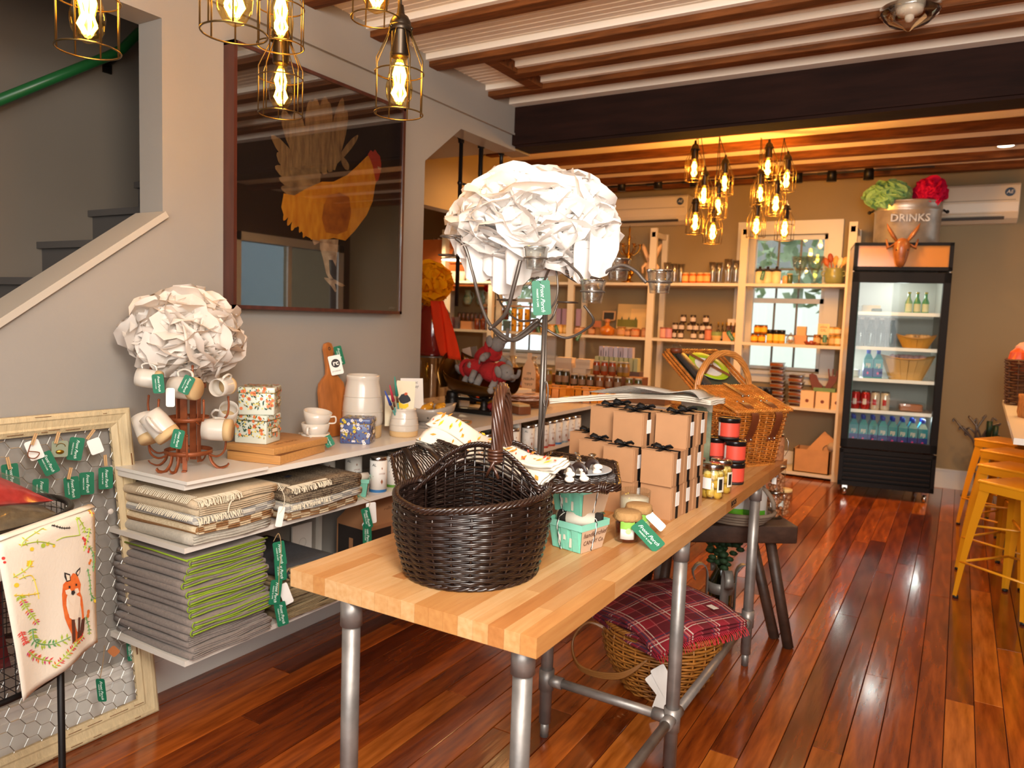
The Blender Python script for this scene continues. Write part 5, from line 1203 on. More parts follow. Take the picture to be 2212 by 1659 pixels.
mg(322, 818, -2.17, (-.75, -.65, .15), 'white clay based mug on the top left hook of the mug tree', 90, .82)
m2 = mg(400, 838, -2.08, (-.78, -.25, .02), 'white clay based mug lying across the top of the mug tree, below the flower', 100, 1.0)
mg(482, 835, -2.09, (.35, -1, -.05), 'white mug showing its spiral inside on the top right hook', 60, .85)
m4 = mg(345, 920, -2.08, (-.55, -.35, .75), 'white clay based mug tilted on the lower left of the mug tree, in front', 10, 1.05)
mg(318, 925, -2.16, (-.5, .0, .8), 'white clay based mug tilted on the lower left, behind the front one', 120, 1.0)
mg(470, 928, -2.05, (-.72, -.55, .02), 'white clay based mug on the lower right hook, mouth to the left', 150, 1.0)
mg(492, 895, -2.15, (.5, -.3, .5), 'white mug behind, on the right side of the mug tree', 180, .9)
for (u, v, x, ty, k) in [(340, 808, -2.06, 5, 'green'), (412, 813, -2.02, -25, 'green'), (388, 928, -1.99, -12, 'green')]:
    hang_tag(tr_, MX.Translation(XP(u, v, x)) @ MX.Rotation(rad(38), 4, 'Z') @ MX.Rotation(rad(90), 4, 'X') @ MX.Rotation(rad(ty), 4, 'Z'), .034, .058)
hang_tag(tr_, MX.Translation(XP(368, 838, -2.05)) @ MX.Rotation(rad(38), 4, 'Z') @ MX.Rotation(rad(90), 4, 'X'), .026, .058, 'white', 'paper_tag')
pom('paper_flower', 'white tissue paper flower on top of the mug tree', XP(405, 722, -2.2) , .20, (.9, 1.0, .80), 200, paper('tissue_white_warm', 'EDE4DA', .3), 33, size=.50)
# ================= FLORAL TINS =================
def tin_print(b_t, faces, cols, n, seed, parent, small=1):
    rr = random.Random(seed); b = B()
    for (o, ux_, uy_, w, h) in faces:
        o = V(o); ux_ = V(ux_); uy_ = V(uy_); nn = ux_.cross(uy_).normalized(); dens = int(n*w*h/.006)
        for k in range(dens):
            p = o + ux_*rr.uniform(.004, w-.004) + uy_*rr.uniform(h*.22 if small == 1 else .004, h-.002); kind = rr.random()
            if kind < .68 or small == 2 and kind < .5:       # leaf pair
                a = rr.uniform(0, 6); l = rr.uniform(.004, .008); x = ux_*cos(a)+uy_*sin(a); y = uy_*cos(a)-ux_*sin(a); z = nn*(.0004+rr.uniform(0, .0002))
                b.add([p-x*l+z, p+y*l*.38+z, p+x*l+z, p-y*l*.38+z], [(0,3,2,1)], rr.choice([0, 0, 1]) if small == 1 else rr.choice([0, 1]))
            elif small == 1:
                r = .0058 if kind < .8 else .003; z = nn*.0008; mi = 2 if kind < .8 else 3
                b.add([p+z]+[p+z+ux_*r*cos(2*pi*i/10)+uy_*r*sin(2*pi*i/10) for i in range(10)], [(0, i+1, (i+1) % 10+1) for i in range(10)], mi)
            else:
                r = rr.choice([.0065, .0075, .0045]); mi = rr.choice([2, 2, 3]); z = nn*.0008
                for q in range(5):
                    a = 2*pi*q/5; c = p+z+(ux_*cos(a)+uy_*sin(a))*r*.6; b.add([c]+[c+ux_*r*.45*cos(2*pi*i/7)+uy_*r*.45*sin(2*pi*i/7) for i in range(7)], [(0, i+1, (i+1) % 7+1) for i in range(7)], mi)
                c = p+nn*.001; b.add([c]+[c+ux_*r*.28*cos(2*pi*i/7)+uy_*r*.28*sin(2*pi*i/7) for i in range(7)], [(0, i+1, (i+1) % 7+1) for i in range(7)], 4)
    o_ = part(b, 'floral_print', cols, parent); o_['kind'] = 'stuff'; return o_
m_mint = mat('mint_tin', 'D3DACB', .35, coat=.3)
fl1 = [mat('leaf_dark_green', '1F4A36', .5), mat('leaf_gold', 'A08A4E', .4), mat('peach_fruit', 'E07A4A', .5), mat('pale_yellow_dot', 'E6CE6A', .5)]
fl2 = [mat('berry_maroon', '5A2438', .5), mat('leaf_ochre', 'B89A2E', .5), mat('flower_white', 'E9E2E4', .5), mat('flower_yellow', 'E2C838', .5), mat('flower_centre', '2A1E1A', .5)]
m_gold = mat('brass_label_frame', '9A7626', .3, .8)
def ftin(p, rz, label, w, d, h, m, cols, sm, seed, plate_f=0):
    t = thing('floral_tin', label, 'tin', p, rz)
    part(B().box((0, 0, h*.41), (w, d, h*.82), bev=.004), 'tin_body', m, t); part(B().box((0, 0, h*.90), (w+.004, d+.004, h*.20), bev=.004), 'lid', m, t)
    part(B().box((0, 0, h*.80), (w+.006, d+.006, .0022)), 'lid_seam', m_gold, t)
    F = [((-w/2, -d/2-.0025, 0), (1, 0, 0), (0, 0, 1), w, h), ((w/2+.0025, -d/2, 0), (0, 1, 0), (0, 0, 1), d, h), ((-w/2, -d/2, h+.0005), (1, 0, 0), (0, 1, 0), w, d)]
    if sm == 1: F[2] = ((-w/2, -d/2-.02, h+.0005), (1, 0, 0), (0, 1, 0), w, d+.02)
    tin_print(None, F, cols, 62 if sm == 1 else 52, seed, t, sm)
    T = frame3((w/2+.004, 0, h*.45), (0, 1, 0), (0, 0, 1)) if plate_f else frame3((0, -d/2-.004, h*.45), (1, 0, 0), (0, 0, 1))
    b = B(); b.prism(rrect(.044, .020, .004), .0012, T=T); o = part(b, 'label_holder', m_gold, t)
    part(B().prism(rrect(.036, .013, .001), .0018, T=T), 'card', m_cream, o); return t
# bamboo boxes first
m_bam = mat('bamboo_box', 'C08A4E', .5, var=.12, sc=10, stretch=(1, 10, 20))
bb1 = thing('bamboo_box', 'flat bamboo box, lower of the two under the floral tins', 'box', V((-2.17, 1.955, .8555)), rad(14))
part(B().box((0, 0, .0165), (.22, .30, .033), bev=.002), 'box', m_bam, bb1); part(B().box((0, 0, .0335), (.221, .301, .0012)), 'lid_line', mat('lid_line', '7A4E26', .7), bb1)
bb2 = thing('bamboo_box', 'flat bamboo box with lettered lid, upper of the two under the floral tins', 'box', V((-2.175, 1.96, .8895)), rad(8))
part(B().box((0, 0, .012), (.22, .31, .024), bev=.002), 'box', m_bam, bb2); lettering('SALT BLOCK', bb2, MX.Translation((.055, -.02, .0245)) @ MX.Rotation(rad(90), 4, 'Z'), .022, mat('burnt_lettering', '8A5A2E', .8))
ftin(V((-2.20, 1.885, .9145)), rad(20), 'mint tin with leaf and peach print, lower of the two on the bamboo boxes', .125, .105, .105, m_mint, fl1, 1, 5, 1)
ftin(V((-2.195, 1.89, 1.0205)), rad(38), 'mint tin with leaf and peach print, upper of the two on the bamboo boxes', .125, .125, .10, m_mint, fl1, 1, 6, 1)
ftin(V((-2.165, 2.385, .8555)), rad(30), 'blue floral tin with a brass label holder beside the stacked white bowls', .125, .115, .105, mat('blue_tin', '4A5A8A', .35, coat=.3), fl2, 2, 7, 1)
# stacked white cups
bw = V((-2.165, 2.14, .8555))
def bowlk(r, h): return [('cup_body', B().lathe([(r*.6, 0), (r*.62, .004), (r*.9, h*.55), (r, h), (r*.95, h), (r*.85, h*.55), (r*.5, .010), (.001, .008)], n=28).mesh('cup_body', m_mug)),
                         ('handle', B().tube(spline([V((-r*.2, -r*.92, h*.8)), V((-r*.2, -r*1.25, h*.85)), V((-r*.2, -r*1.3, h*.5)), V((-r*.2, -r*.85, h*.4))], 5), .0055, 7, flat=.6).mesh('handle', m_mug))]
for i, (dz, ang, lb) in enumerate([(0, 40, 'wide white cup at the bottom of the stack of three'), (.040, 30, 'wide white cup in the middle of the stack of three')]):
    from_kit(kit('bowl', lambda: bowlk(.056, .066)), 'cup', lb, 'cup', bw+V((0, 0, dz)), rad(ang))
t = from_kit(kit('bowl', None), 'cup', 'wide white cup tilted on top of the stack, handle up', 'cup', bw+V((0, 0, .088)), rot=(rad(8), rad(-6), rad(130)))
hang_tag(t, MX.Translation(bw+V((.062, -.005, .060))) @ MX.Rotation(rad(30), 4, 'Z') @ MX.Rotation(rad(85), 4, 'X') @ MX.Rotation(rad(30), 4, 'Z'), .036, .045)
for i, (u, v, lb) in enumerate([(621, 935, 'small white cup upturned behind the bamboo boxes'), (655, 925, 'small white cup behind the stacked cups')]):
    q = XP(u, v, -2.30); t = from_kit(kit('scup', lambda: bowlk(.032, .045)), 'cup', lb, 'cup', V((q.x, q.y, .856+.045)), rot=(pi, 0, rad(60+40*i)))
# cutting board leaning on the wall
cb = thing('cutting_board', 'tall wooden cutting board with handle leaning on the left wall', 'board', V((-2.335, 2.42, .8555)))
out = [(-.075, 0), (.075, 0), (.079, .03), (.079, .20), (.070, .235), (.045, .258), (.024, .275), (.020, .30), (.022, .36), (.026, .385), (.018, .408), (0, .414), (-.018, .408), (-.026, .385), (-.022, .36), (-.020, .30), (-.024, .275), (-.045, .258), (-.070, .235), (-.079, .20), (-.079, .03)]
Tb = MX.Translation((.0, 0, 0)) @ MX.Rotation(rad(-8), 4, 'Y') @ frame3((0, 0, 0), (0, 1, 0), (0, 0, 1))
part(B().prism(out, .018, T=Tb), 'board', mat('cherry_board', 'A8642E', .4, var=.25, sc=8, stretch=(4, 4, .8), coat=.2), cb, bevel=.003)
b = B(); b.tube([Tb @ V((.006*cos(a), .385+.006*sin(a), .0185)) for a in [2*pi*k/12 for k in range(12)]], .0015, 4, True); part(b, 'hang_hole', m_black, cb)
cbw = cb.location
o = hang_tag(cb, MX.Translation(cbw+V((-.012, .002, .355))) @ MX.Rotation(rad(55), 4, 'Z') @ MX.Rotation(rad(82), 4, 'X') @ MX.Rotation(rad(12), 4, 'Z'), .055, .085, 'white', 'paper_tag')
b = B(); b.prism(circ(.019, 24, .001, -.035), .0014); q = part(b, 'round_logo', m_black, o); lettering('rc', q, MX.Translation((.001, -.034, .0018)), .03, m_white, 0, bold=.03)
lettering('provisions', o, MX.Translation((-.002, -.068, .001)), .009, m_black)
hang_tag(cb, MX.Translation(cbw+V((-.02, .03, .395))) @ MX.Rotation(rad(65), 4, 'Z') @ MX.Rotation(rad(84), 4, 'X') @ MX.Rotation(rad(14), 4, 'Z'), .036, .085)
# crocks
def crock(p, r, h, label, foot=.20):
    t = thing('crock', label, 'crock', p)
    part(B().lathe([(r*.93, h*.16), (r, h*.25), (r*.98, h*.5), (r*.86, h*.80), (r*.80, h*.90), (r*.82, h*.93), (r*.84, h*.97), (r*.82, h), (r*.76, h), (r*.74, h*.9), (r*.8, h*.75), (.001, h*.6)], n=36), 'glazed_wall', m_mug, t)
    part(B().lathe([(r*.93, 0), (r*.95, .003), (r*.965, h*foot)], n=36), 'clay_foot', m_clay, t)
    b = B(); [b.tube([(r*q*cos(a), r*q*sin(a), z*h) for a in [2*pi*k/36 for k in range(36)]], .0016, 4, True) for q, z in ((.93, .66), (.99, .42))]; part(b, 'throwing_rings', m_mug, t)
    return t
crock(V((-2.245, 2.50, .8555)), .088, .275, 'tall white stoneware crock with a bare clay foot')
ck = crock(V((-2.13, 2.648, .8555)), .066, .125, 'short white stoneware crock holding brushes and printed cards')
# brushes and printed cards in the short crock
cdm = [mat('bird_dark', '22222A', .7), mat('bird_yellow', 'E6C21E', .7), mat('bird_rust', 'B8502A', .7), mat('card_brown', '6A4226', .7), mat('card_teal', '2E8A78', .7), mat('card_red', 'B82A44', .7), mat('card_blue', '2E4AA8', .7)]
cdT = frame3(V((-2.145, 2.665, .94)), (cos(rad(42)), sin(rad(42)), -.05), (-.04, .05, 1))
cp_ = thing('greeting_card', 'cream card with a dark and yellow bird print standing in the short crock', 'card', (0, 0, 0)); cp_.matrix_world = cdT
part(B().prism(rrect(.085, .17, .003, 2, 0, .075), .001), 'card', mat('card_cream', 'E3D8BC', .8), cp_)
def pp2(pts, mi, z, nm='print'):
    b = B(); b.prism(pts, .0003, T=MX.Translation((0, 0, z)), mi=mi); return part(b, nm, cdm, cp_)
pp2([(-.018, .098), (-.030, .078), (-.020, .060), (-.006, .056), (.012, .062), (.026, .072), (.022, .085), (.010, .098), (0, .105)], 0, .0012, 'bird_body'); pp2([(-.03, .068), (-.034, .052), (-.02, .036), (.004, .034), (.018, .046), (.016, .060), (-.006, .054), (-.02, .060)], 1, .0015, 'bird_wing'); pp2([(-.006, .098), (-.002, .108), (.008, .108), (.010, .100), (.002, .095)], 2, .0018, 'bird_cap'); pp2([(-.03, .0), (-.026, .03), (-.008, .034), (-.004, .0)], 3, .0012, 'branch')
for i, (u, v, lean, mi, lb) in enumerate([(846, 850, -.35, 5, 'brush with a crimson and blue tip in the short crock'), (838, 860, -.5, 6, 'paint brush leaning far left out of the short crock'), (855, 835, -.22, 4, 'teal handled brush between the cards in the short crock')]):
    base = V((-2.14, 2.625+.006*i, .90)); tip = XP(u, v, -2.13); b = B(); b.cyl(base, base+(tip-base)*.62, .0035, 7, 0); b.cyl(base+(tip-base)*.6, base+(tip-base)*.78, .0055, 7, 1); b.cyl(base+(tip-base)*.77, tip+(tip-base)*.25, .008, 7, 2, r2=.002)
    t = thing('paint_brush', lb, 'brush', base); part(b, 'brush', [mat('brush_teal', '3E8A80', .5), mat('brush_ferrule', '5A3A28', .5), cdm[mi]], t, world=True)
bc2 = thing('greeting_card', 'blank backed cream card leaning behind the bird card', 'card', V((-2.20, 2.66, .89)), rot=(rad(-8), 0, rad(45)))
part(B().mm((-.04, -.001, 0), (.04, .001, .14)), 'card', MATS['card_cream'], bc2)
# colander bowl with pears and recipe pad
cl_ = V((-2.235, 2.985, .8555)); t = thing('colander', 'grey stoneware colander bowl with wavy rim', 'bowl', cl_)
wv = lambda a, z: 1
b = B(); n = 40; prof = [(.055, .02), (.085, .035), (.118, .075), (.128, .105)]; vs = []
for k, (r, z) in enumerate(prof):
    for i in range(n): a = 2*pi*i/n; vs.append((r*cos(a), r*sin(a), z + .012*sin(2*a+.6)*(k/3)**2))
for k, (r, z) in enumerate(reversed([(p[0]-.006, p[1]+.004) for p in prof])):
    for i in range(n): a = 2*pi*i/n; vs.append((r*cos(a), r*sin(a), z + (.012*sin(2*a+.6)*((3-k)/3)**2) - (.004 if k == 0 else 0)))
b.add(vs, [(k*n+i, k*n+(i+1) % n, (k+1)*n+(i+1) % n, (k+1)*n+i) for k in range(7) for i in range(n)] + [tuple(reversed(range(n))), tuple(range(7*n, 8*n))], 0, True)
part(b, 'bowl', mat('grey_stoneware', '9E948A', .35, coat=.3), t); part(B().lathe([(.055, 0), (.06, .0), (.055, .022)], n=28, caps=False), 'foot_ring', MATS['grey_stoneware'], t, solid=.004)
b = B()
for (a, z) in ((-60, .05), (-40, .07), (-75, .07), (-20, .055), (-50, .088), (-30, .04)): r = .095+.3*(z-.045); b.ball((r*cos(rad(a))*1.04, r*sin(rad(a))*1.04, z), .0045, 6)
part(b, 'drain_holes', mat('hole_dark', '2A2420', .9), t, stuff=True)
part(B().lathe([(.001, 0), (.11, 0), (.12, .006), (.001, .004)], at=(0, 0, -.0), n=32), 'saucer', MATS['grey_stoneware'], t)
for i, (dx, dy, lb) in enumerate([(-.02, .01, 'golden pear at the left in the stoneware colander'), (.02, .05, 'golden pear in the middle of the stoneware colander'), (-.0, -.045, 'golden pear nearest the recipe pad in the colander'), (.055, .01, 'golden pear at the right in the stoneware colander')]):
    tt = thing('pear', lb, 'pear', cl_+V((dx, dy, .085)), rot=(rad(30*i), rad(40), i)); part(B().lathe([(.001, -.026), (.018, -.022), (.026, -.005), (.022, .012), (.012, .026), (.009, .034), (.001, .037)], n=16), 'fruit', mat('pear_gold', 'C98A1E', .25, coat=.4), tt); b = B(); b.tube([(0, 0, .034), (.002, 0, .046)], .0014, 5); part(b, 'stalk', m_black, tt)
rp = thing('recipe_pad', 'white recipe note pad with handwritten heading standing in the colander', 'pad', (0, 0, 0)); rp.matrix_world = frame3(V((-2.27, 2.885, .945)), (cos(rad(48)), sin(rad(48)), 0), (-.25, .15, 1))
part(B().mm((-.055, 0, -.006), (.055, .15, 0)), 'sheets', m_white, rp); lettering('Eat magic\nevery day', rp, MX.Translation((-.008, .115, .001)) @ MX.Rotation(rad(8), 4, 'Z'), .020, m_black, .3)
bk3 = thing('wooden_slab', 'thin wooden serving slab under green tagged trinkets beside the colander', 'board', V((-2.16, 3.12, .8555)), rad(20)); part(B().box((0, 0, .008), (.12, .10, .016), bev=.004), 'slab', m_bam, bk3)
hang_tag(bk3, MX.Translation((-2.09, 3.12, .874)) @ MX.Rotation(rad(-20), 4, 'Z'), .03, .06)
# ================= WIRE DISPLAY FRAME =================
m_fr2 = mat('distressed_cream_wood', 'CBB68E', .6, var=.10, sc=14, stretch=(6, 6, 1), bump=.4, bs=40)
BR = V((-2.317, 1.545, 0)); TR = V((-2.398, 1.497, 1.055)); upv = (TR-BR).normalized(); HF = (TR-BR).length; sv = V((-.02, -1, 0)).normalized(); nv = sv.cross(upv).normalized(); nv = nv if nv.x > 0 else -nv
fd = thing('chicken_wire_board', 'large distressed cream frame strung with chicken wire leaning on the left wall', 'frame', BR)
WF = .80; FW = .062
def fp(a, h, n=0): return BR + sv*a + upv*h + nv*n
def member(a0, h0, a1, h1, m0, m1):
    # mitred moulding: profile across width with steps
    A0 = V((a0, h0)); A1 = V((a1, h1)); d = (A1-A0).normalized(); inn = V((-d.y, d.x)); c = V((WF/2, HF/2)); 
    if (c-A0).dot(inn) < 0: inn = -inn
    prof = [(0, 0), (0, .026), (.006, .030), (.016, .030), (.020, .026), (.040, .020), (.046, .022), (.052, .018), (FW, .012), (FW, 0)]
    b = B(); vs = []
    for (P, sg) in ((A0, 1), (A1, -1)):
        for (w, t) in prof: q = P + d*w*sg + inn*w; vs.append(fp(q.x, q.y, t))
    n = len(prof); b.add(vs, [(i, i+1, n+i+1, n+i) for i in range(n-1)] + [(n-1, 0, n, 2*n-1)]); return b
for q in ((0, 0, WF, 0), (0, 0, 0, HF), (0, HF, WF, HF), (WF, 0, WF, HF)): part(member(*q, 0, 0), 'molding', m_fr2, fd, world=True)
b = B(); rr = random.Random(8)
for k in range(26):
    side = rr.choice([0, 0, 1, 2]); t_ = rr.uniform(.03, .5); L = rr.uniform(.01, .05); w = rr.choice([.006, .012, .05, .054])
    if side == 0: P = [(t_, w), (t_+L, w)]
    elif side == 1: P = [(w, .1+t_*1.6), (w, .1+t_*1.6+L)]
    else: P = [(t_, HF-w), (t_+L, HF-w)]
    zt_ = .0305 if w < .02 else .0195
    b.tube([fp(P[0][0], P[0][1], zt_), fp((P[0][0]+P[1][0])/2, (P[0][1]+P[1][1])/2, zt_+.0004), fp(P[1][0], P[1][1], zt_)], .0022, 5, flat=.4)
part(b, 'paint_chips', mat('bare_wood_chip', '7E5430', .8), fd, world=True, stuff=True)
b = B(); s = .026; ca = s*1.5; ch_ = s*math.sqrt(3)
rows_ = int(HF/ch_)+1; cols_ = int(WF/ca)+1
for i in range(cols_):
    for j in range(rows_):
        cx_ = FW*.7 + i*ca; cy_ = FW*.7 + j*ch_ + (ch_/2 if i % 2 else 0)
        if cy_ > HF-.05 or cx_ > WF-.05: continue
        P = [(cx_+s*cos(rad(60*k)), cy_+s*sin(rad(60*k))) for k in range(4)]
        b.tube([fp(x+.002*sin(y*50), y, .008+.0012*sin(31*x+17*y)) for x, y in P], .0011, 4)
part(b, 'chicken_wire', mat('galvanised_wire', 'B4B0A8', .3, .9), fd, world=True, stuff=True)
def pin_at(u, v, ang, lab):
    p = XP(u, v, -2.335); t = thing('clothespin', lab, 'clothespin', p)
    T = MX.Rotation(rad(72), 4, 'Z') @ MX.Rotation(rad(90), 4, 'X') @ MX.Rotation(rad(ang), 4, 'Z'); b = B(); b.box((-.0025, 0, .004), (.004, .036, .005), T=T); part(b, 'wood_half', mat('pin_wood', 'C29A6A', .7), t); b = B(); b.box((.0025, 0, .004), (.004, .036, .005), T=T); part(b, 'wood_half', MATS['pin_wood'], t)
def wtag(u, v, ang, lab, w=.042, h=.072, kind='green', x=-2.345, yaw=70):
    p = XP(u, v, x); o = hang_tag(None, MX.Translation(p) @ MX.Rotation(rad(yaw), 4, 'Z') @ MX.Rotation(rad(90), 4, 'X') @ MX.Rotation(rad(ang), 4, 'Z'), w, h, kind, 'gift_tag'); tag(o, lab, 'tag'); return o
for a in [(20, 1002, 4, 'green gift tag pinned at the far left of the chicken wire, by the picture edge'), (88, 1034, -2, 'green gift tag low under the white card on the chicken wire'), (92, 978, 22, 'green gift tag behind the white card tied with brown cord'), (168, 945, -10, 'green gift tag hanging left of the white square card'), (153, 1030, 4, 'green gift tag, left of the lower trio on the chicken wire'), (187, 1020, 0, 'green gift tag, middle of the lower trio on the chicken wire'), (228, 1009, 0, 'green gift tag, right of the lower trio, by the frame edge')]: wtag(*a)
wtag(66, 952, 18, 'white card tied with brown leather cord on the chicken wire', .038, .06, 'white'); wtag(200, 948, 18, 'white square card with a dangling charm on the chicken wire', .038, .05, 'white', -2.33)
gt = wtag(130, 952, -3, 'grey green square card with a gold seed charm on the chicken wire', .044, .05, 'white', -2.335); gt.data = gt.data.copy(); gt.data.materials[0] = mat('sage_card', '8A9078', .7)
b = B(); b.ball((0, -.034, .003), .010, 10, sc=(1.2, .7, .3)); b.tube([(.012*cos(a)+.002, -.018+.010*sin(a), .003) for a in [pi*k/10 for k in range(11)]], .001, 4); part(b, 'charm', m_gold, gt)
gl2 = wtag(216, 1466, 6, 'green gift tag seen almost edge on, hanging low in front of the frame', .030, .075, 'green', -2.25, 25); b = B(); b.tube([XP(216, 1466, -2.25), XP(222, 1435, -2.28), XP(226, 1395, -2.335)], .0012, 4); part(b, 'string', m_string, gl2, world=True); wtag(280, 1385, 4, 'dark green tag hanging by the lower right stile of the frame', .022, .07, 'green', -2.345, 62)
ot = wtag(238, 1400, 38, 'small orange kraft tag low on the chicken wire beside the fox towel', .026, .034, 'white', -2.30); ot.data = ot.data.copy(); ot.data.materials[0] = mat('orange_kraft', 'B8703E', .8)
for a in [(18, 1000, 10, 'clothespin holding the far left tag'), (73, 948, -18, 'clothespin over the white card with brown cord'), (123, 945, -15, 'clothespin over the sage card'), (195, 938, -35, 'clothespin over the white square card'), (150, 1022, -12, 'clothespin over the left tag of the lower trio'), (227, 994, 4, 'clothespin over the right tag of the lower trio')]: pin_at(*a)
b = B(); P = [XP(66, 960, -2.33), XP(60, 985, -2.325), XP(75, 990, -2.325), XP(85, 978, -2.325), XP(62, 975, -2.325)]; b.tube(spline(P, 4), .0016, 5); solo(b, 'leather_cord', mat('cord_brown', '7A4424', .6), 'brown leather cord knotted round the white card', 'cord')
for (u, v, lb) in [(199, 1107, 'glass push button hanging on the wire beside the towel corner'), (239, 1105, 'glass button on the wire near the frame stile')]:
    b = B(); b.ball((0, 0, 0), .010, 12, sc=(.4, 1, 1)); solo(b, 'glass_button', mat('glass_button', 'D9D2CA', .15, coat=.5), lb, 'button', loc=XP(u, v, -2.33))
# ================= WIRE BASKET STAND WITH FOX TOWEL =================
m_blk = mat('black_iron', '241F1D', .4, .6)
sc_ = V((-2.0, .80, 0)); RXs, RYs, Z0s, Z1s = .215, .27, .50, .885
ps = thing('wire_basket_stand', 'black wire basket on curled iron legs at the left edge', 'stand', sc_)
def er(a, k=1): return V((RXs*k*cos(a), RYs*k*sin(a), 0))
for z_, r_ in ((Z1s, .0085), (Z0s, .0075)):
    b = B(); b.tube([er(2*pi*k/60)+V((0, 0, z_)) for k in range(60)], r_, 8, True); part(b, 'rim', m_blk, ps)
b = B()
for k in range(68): a = 2*pi*k/68; b.tube([er(a)+V((0, 0, Z0s)), er(a)+V((0, 0, Z1s))], .0013, 4)
for k in range(1, 15): b.tube([er(2*pi*i/60)+V((0, 0, Z0s+(Z1s-Z0s)*k/15)) for i in range(60)], .0013, 4, True)
for k in range(-9, 10): y = k*.03; w = RXs*math.sqrt(max(0, 1-(y/RYs)**2)); b.tube([V((-w, y, Z0s)), V((w, y, Z0s))], .0013, 4)
part(b, 'wire_mesh', m_blk, ps, stuff=True)
for a in (40, 140, 220, 320): b = B(); p = er(rad(a), 1.0); b.tube([p+V((0, 0, Z1s)), p+V((0, 0, .02)), p+V((0, 0, 0))], .0085, 8); part(b, 'leg', m_blk, ps)
for a in (40, 320, 140, 220):
    c = er(rad(a), .86); b = B(); e = V((-sin(rad(a)), cos(rad(a)), 0)); b.tube([c + e*.055*cos(t_)+V((0, 0, .07+.065*sin(t_))) for t_ in [2*pi*k/24 for k in range(24)]], .005, 6, True); b.tube([c, c+V((0,0,.13))], .004, 6); part(b, 'curl', m_blk, ps)
for a in (40, 320): 
    b = B(); b.tube([er(rad(a), .9)+V((0, 0, .06)), er(rad(-a if a < 90 else 40), .3)+V((0, 0, Z0s))], .006, 6); part(b, 'brace', m_blk, ps)
# pillows in plastic
m_plas = glass('clear_plastic', (.97, .97, .98), .16, 1.5, .7)
def pillow(c, s, m, label, rot, flat=.34):
    t = thing('cushion', label, 'cushion', c, rot=rot)
    def f(sg): return lambda u, v: V(((u-.5)*s[0]*(1-.10*sin(pi*v)), (v-.5)*s[1]*(1-.10*sin(pi*u)), sg*s[2]*(abs(sin(pi*u)*sin(pi*v))**.45)*.5))
    b = B().grid(f(1), 14, 14).grid(f(-1), 14, 14); part(b, 'cover', m, t)
    g = lambda sg: (lambda u, v: V(((u-.5)*s[0]*1.04, (v-.5)*s[1]*1.04, sg*(s[2]*(abs(sin(pi*u)*sin(pi*v))**.4)*.5 + .004 + .004*sin(u*19+v*7)*sin(v*23)))))
    part(B().grid(g(1), 24, 24).grid(g(-1), 24, 24), 'plastic_wrap', m_plas, t); return t
m_olv = mat('olive_brown_wool', '5E5038', .95, var=.3, sc=60, bump=.3, bs=200); m_redw = mat('red_wool', 'A82A24', .9, var=.2, sc=40, bump=.2, bs=200); m_mar = mat('maroon_fabric', '5E1018', .7, var=.2, sc=20)
pillow(sc_+V((-.02, .02, .875)), (.34, .42, .15), m_olv, 'olive brown cushion in clear plastic lying in the wire basket', (rad(-4), rad(6), rad(10)))
pillow(sc_+V((-.04, -.02, .955)), (.33, .42, .12), m_redw, 'red cushion with olive border in clear plastic, on top of the olive one', (rad(-8), rad(10), rad(16)))
pillow(sc_+V((.03, -.04, .67)), (.30, .30, .12), m_mar, 'maroon cushion in plastic standing inside the wire basket', (rad(82), 0, rad(70)))
# fox towel over the rim
A_ = V((-1.722, .775, .0)); B_ = V((-1.842, 1.055, 0)); ex = (B_-A_); tw = ex.length; ex.normalize(); nx = V((ex.y, -ex.x, 0))
ft = thing('fox_towel', 'cream tea towel painted with an orange fox, hung over the wire basket rim', 'towel', (0, 0, 0)); FT0 = A_ + V((0, 0, .893)); ft.location = FT0
def tf(u, v):       # u across, v down (0 top .. 1 bottom)
    L = .375; z = -v*L + .02*u*v; w = .006*sin(9*u+3*v)*v + .012*v + .010*sin(pi*u)*(1-v)
    if v < .04: w -= .01*(1-v/.04)
    return ex*(u*tw*(1-.02*v) + .05*v*(1-u)) + nx*(w+.012) + V((0, 0, z + .008*v*u))
b = B().grid(tf, 16, 24); b.grid(lambda u, v: ex*(u*tw*.9+.03) + nx*(-.012-.004*sin(7*u)) + V((0, 0, -v*.10)), 8, 6); b.grid(lambda u, v: ex*(u*tw) + nx*(-.012+.026*v) + V((0, 0, .006*sin(pi*v))), 8, 3)
part(b, 'linen', mat('white_linen', 'E6DCCB', .9, bump=.15, bs=150), ft, solid=.0015)
fx = [mat('fox_orange', 'D85A1E', .9, col2='E87A32', sc=60), mat('fox_cream', 'EAD9C4', .9), mat('fox_brown', '5A3020', .9), mat('fox_black', '2A2220', .9), mat('sprig_lime', 'A9C03A', .9), mat('sprig_green', '5E9A5A', .9), mat('sprig_red', 'D8423A', .9), mat('sprig_yellow', 'E8C832', .9), mat('sprig_orange', 'E07A2E', .9), mat('sprig_pink', 'C83A6A', .9)]
def onT(x, y, off=.0022):      # pixel in the towel zoom (830x1659 crop) -> towel uv -> surface point
    # bilinear towel corners in that crop: TL(75,360) TR(680,95) BL(180,1590) BR(780,1160)
    u, v = .5, .5
    for _ in range(12):
        px = (75*(1-u)+680*u)*(1-v) + (180*(1-u)+780*u)*v; py = (360*(1-u)+95*u)*(1-v) + (1590*(1-u)+1160*u)*v
        dux = (605*(1-v)+600*v); duy = (-265*(1-v)-430*v); dvx = (105*(1-u)+100*u); dvy = (1230*(1-u)+1065*u)
        det = dux*dvy - dvx*duy; ex_, ey_ = x-px, y-py; u += (ex_*dvy - dvx*ey_)/det; v += (dux*ey_ - duy*ex_)/det
    u = min(.99, max(.01, u)); v = min(.985, max(.015, v)); return tf(u, v) + nx*off
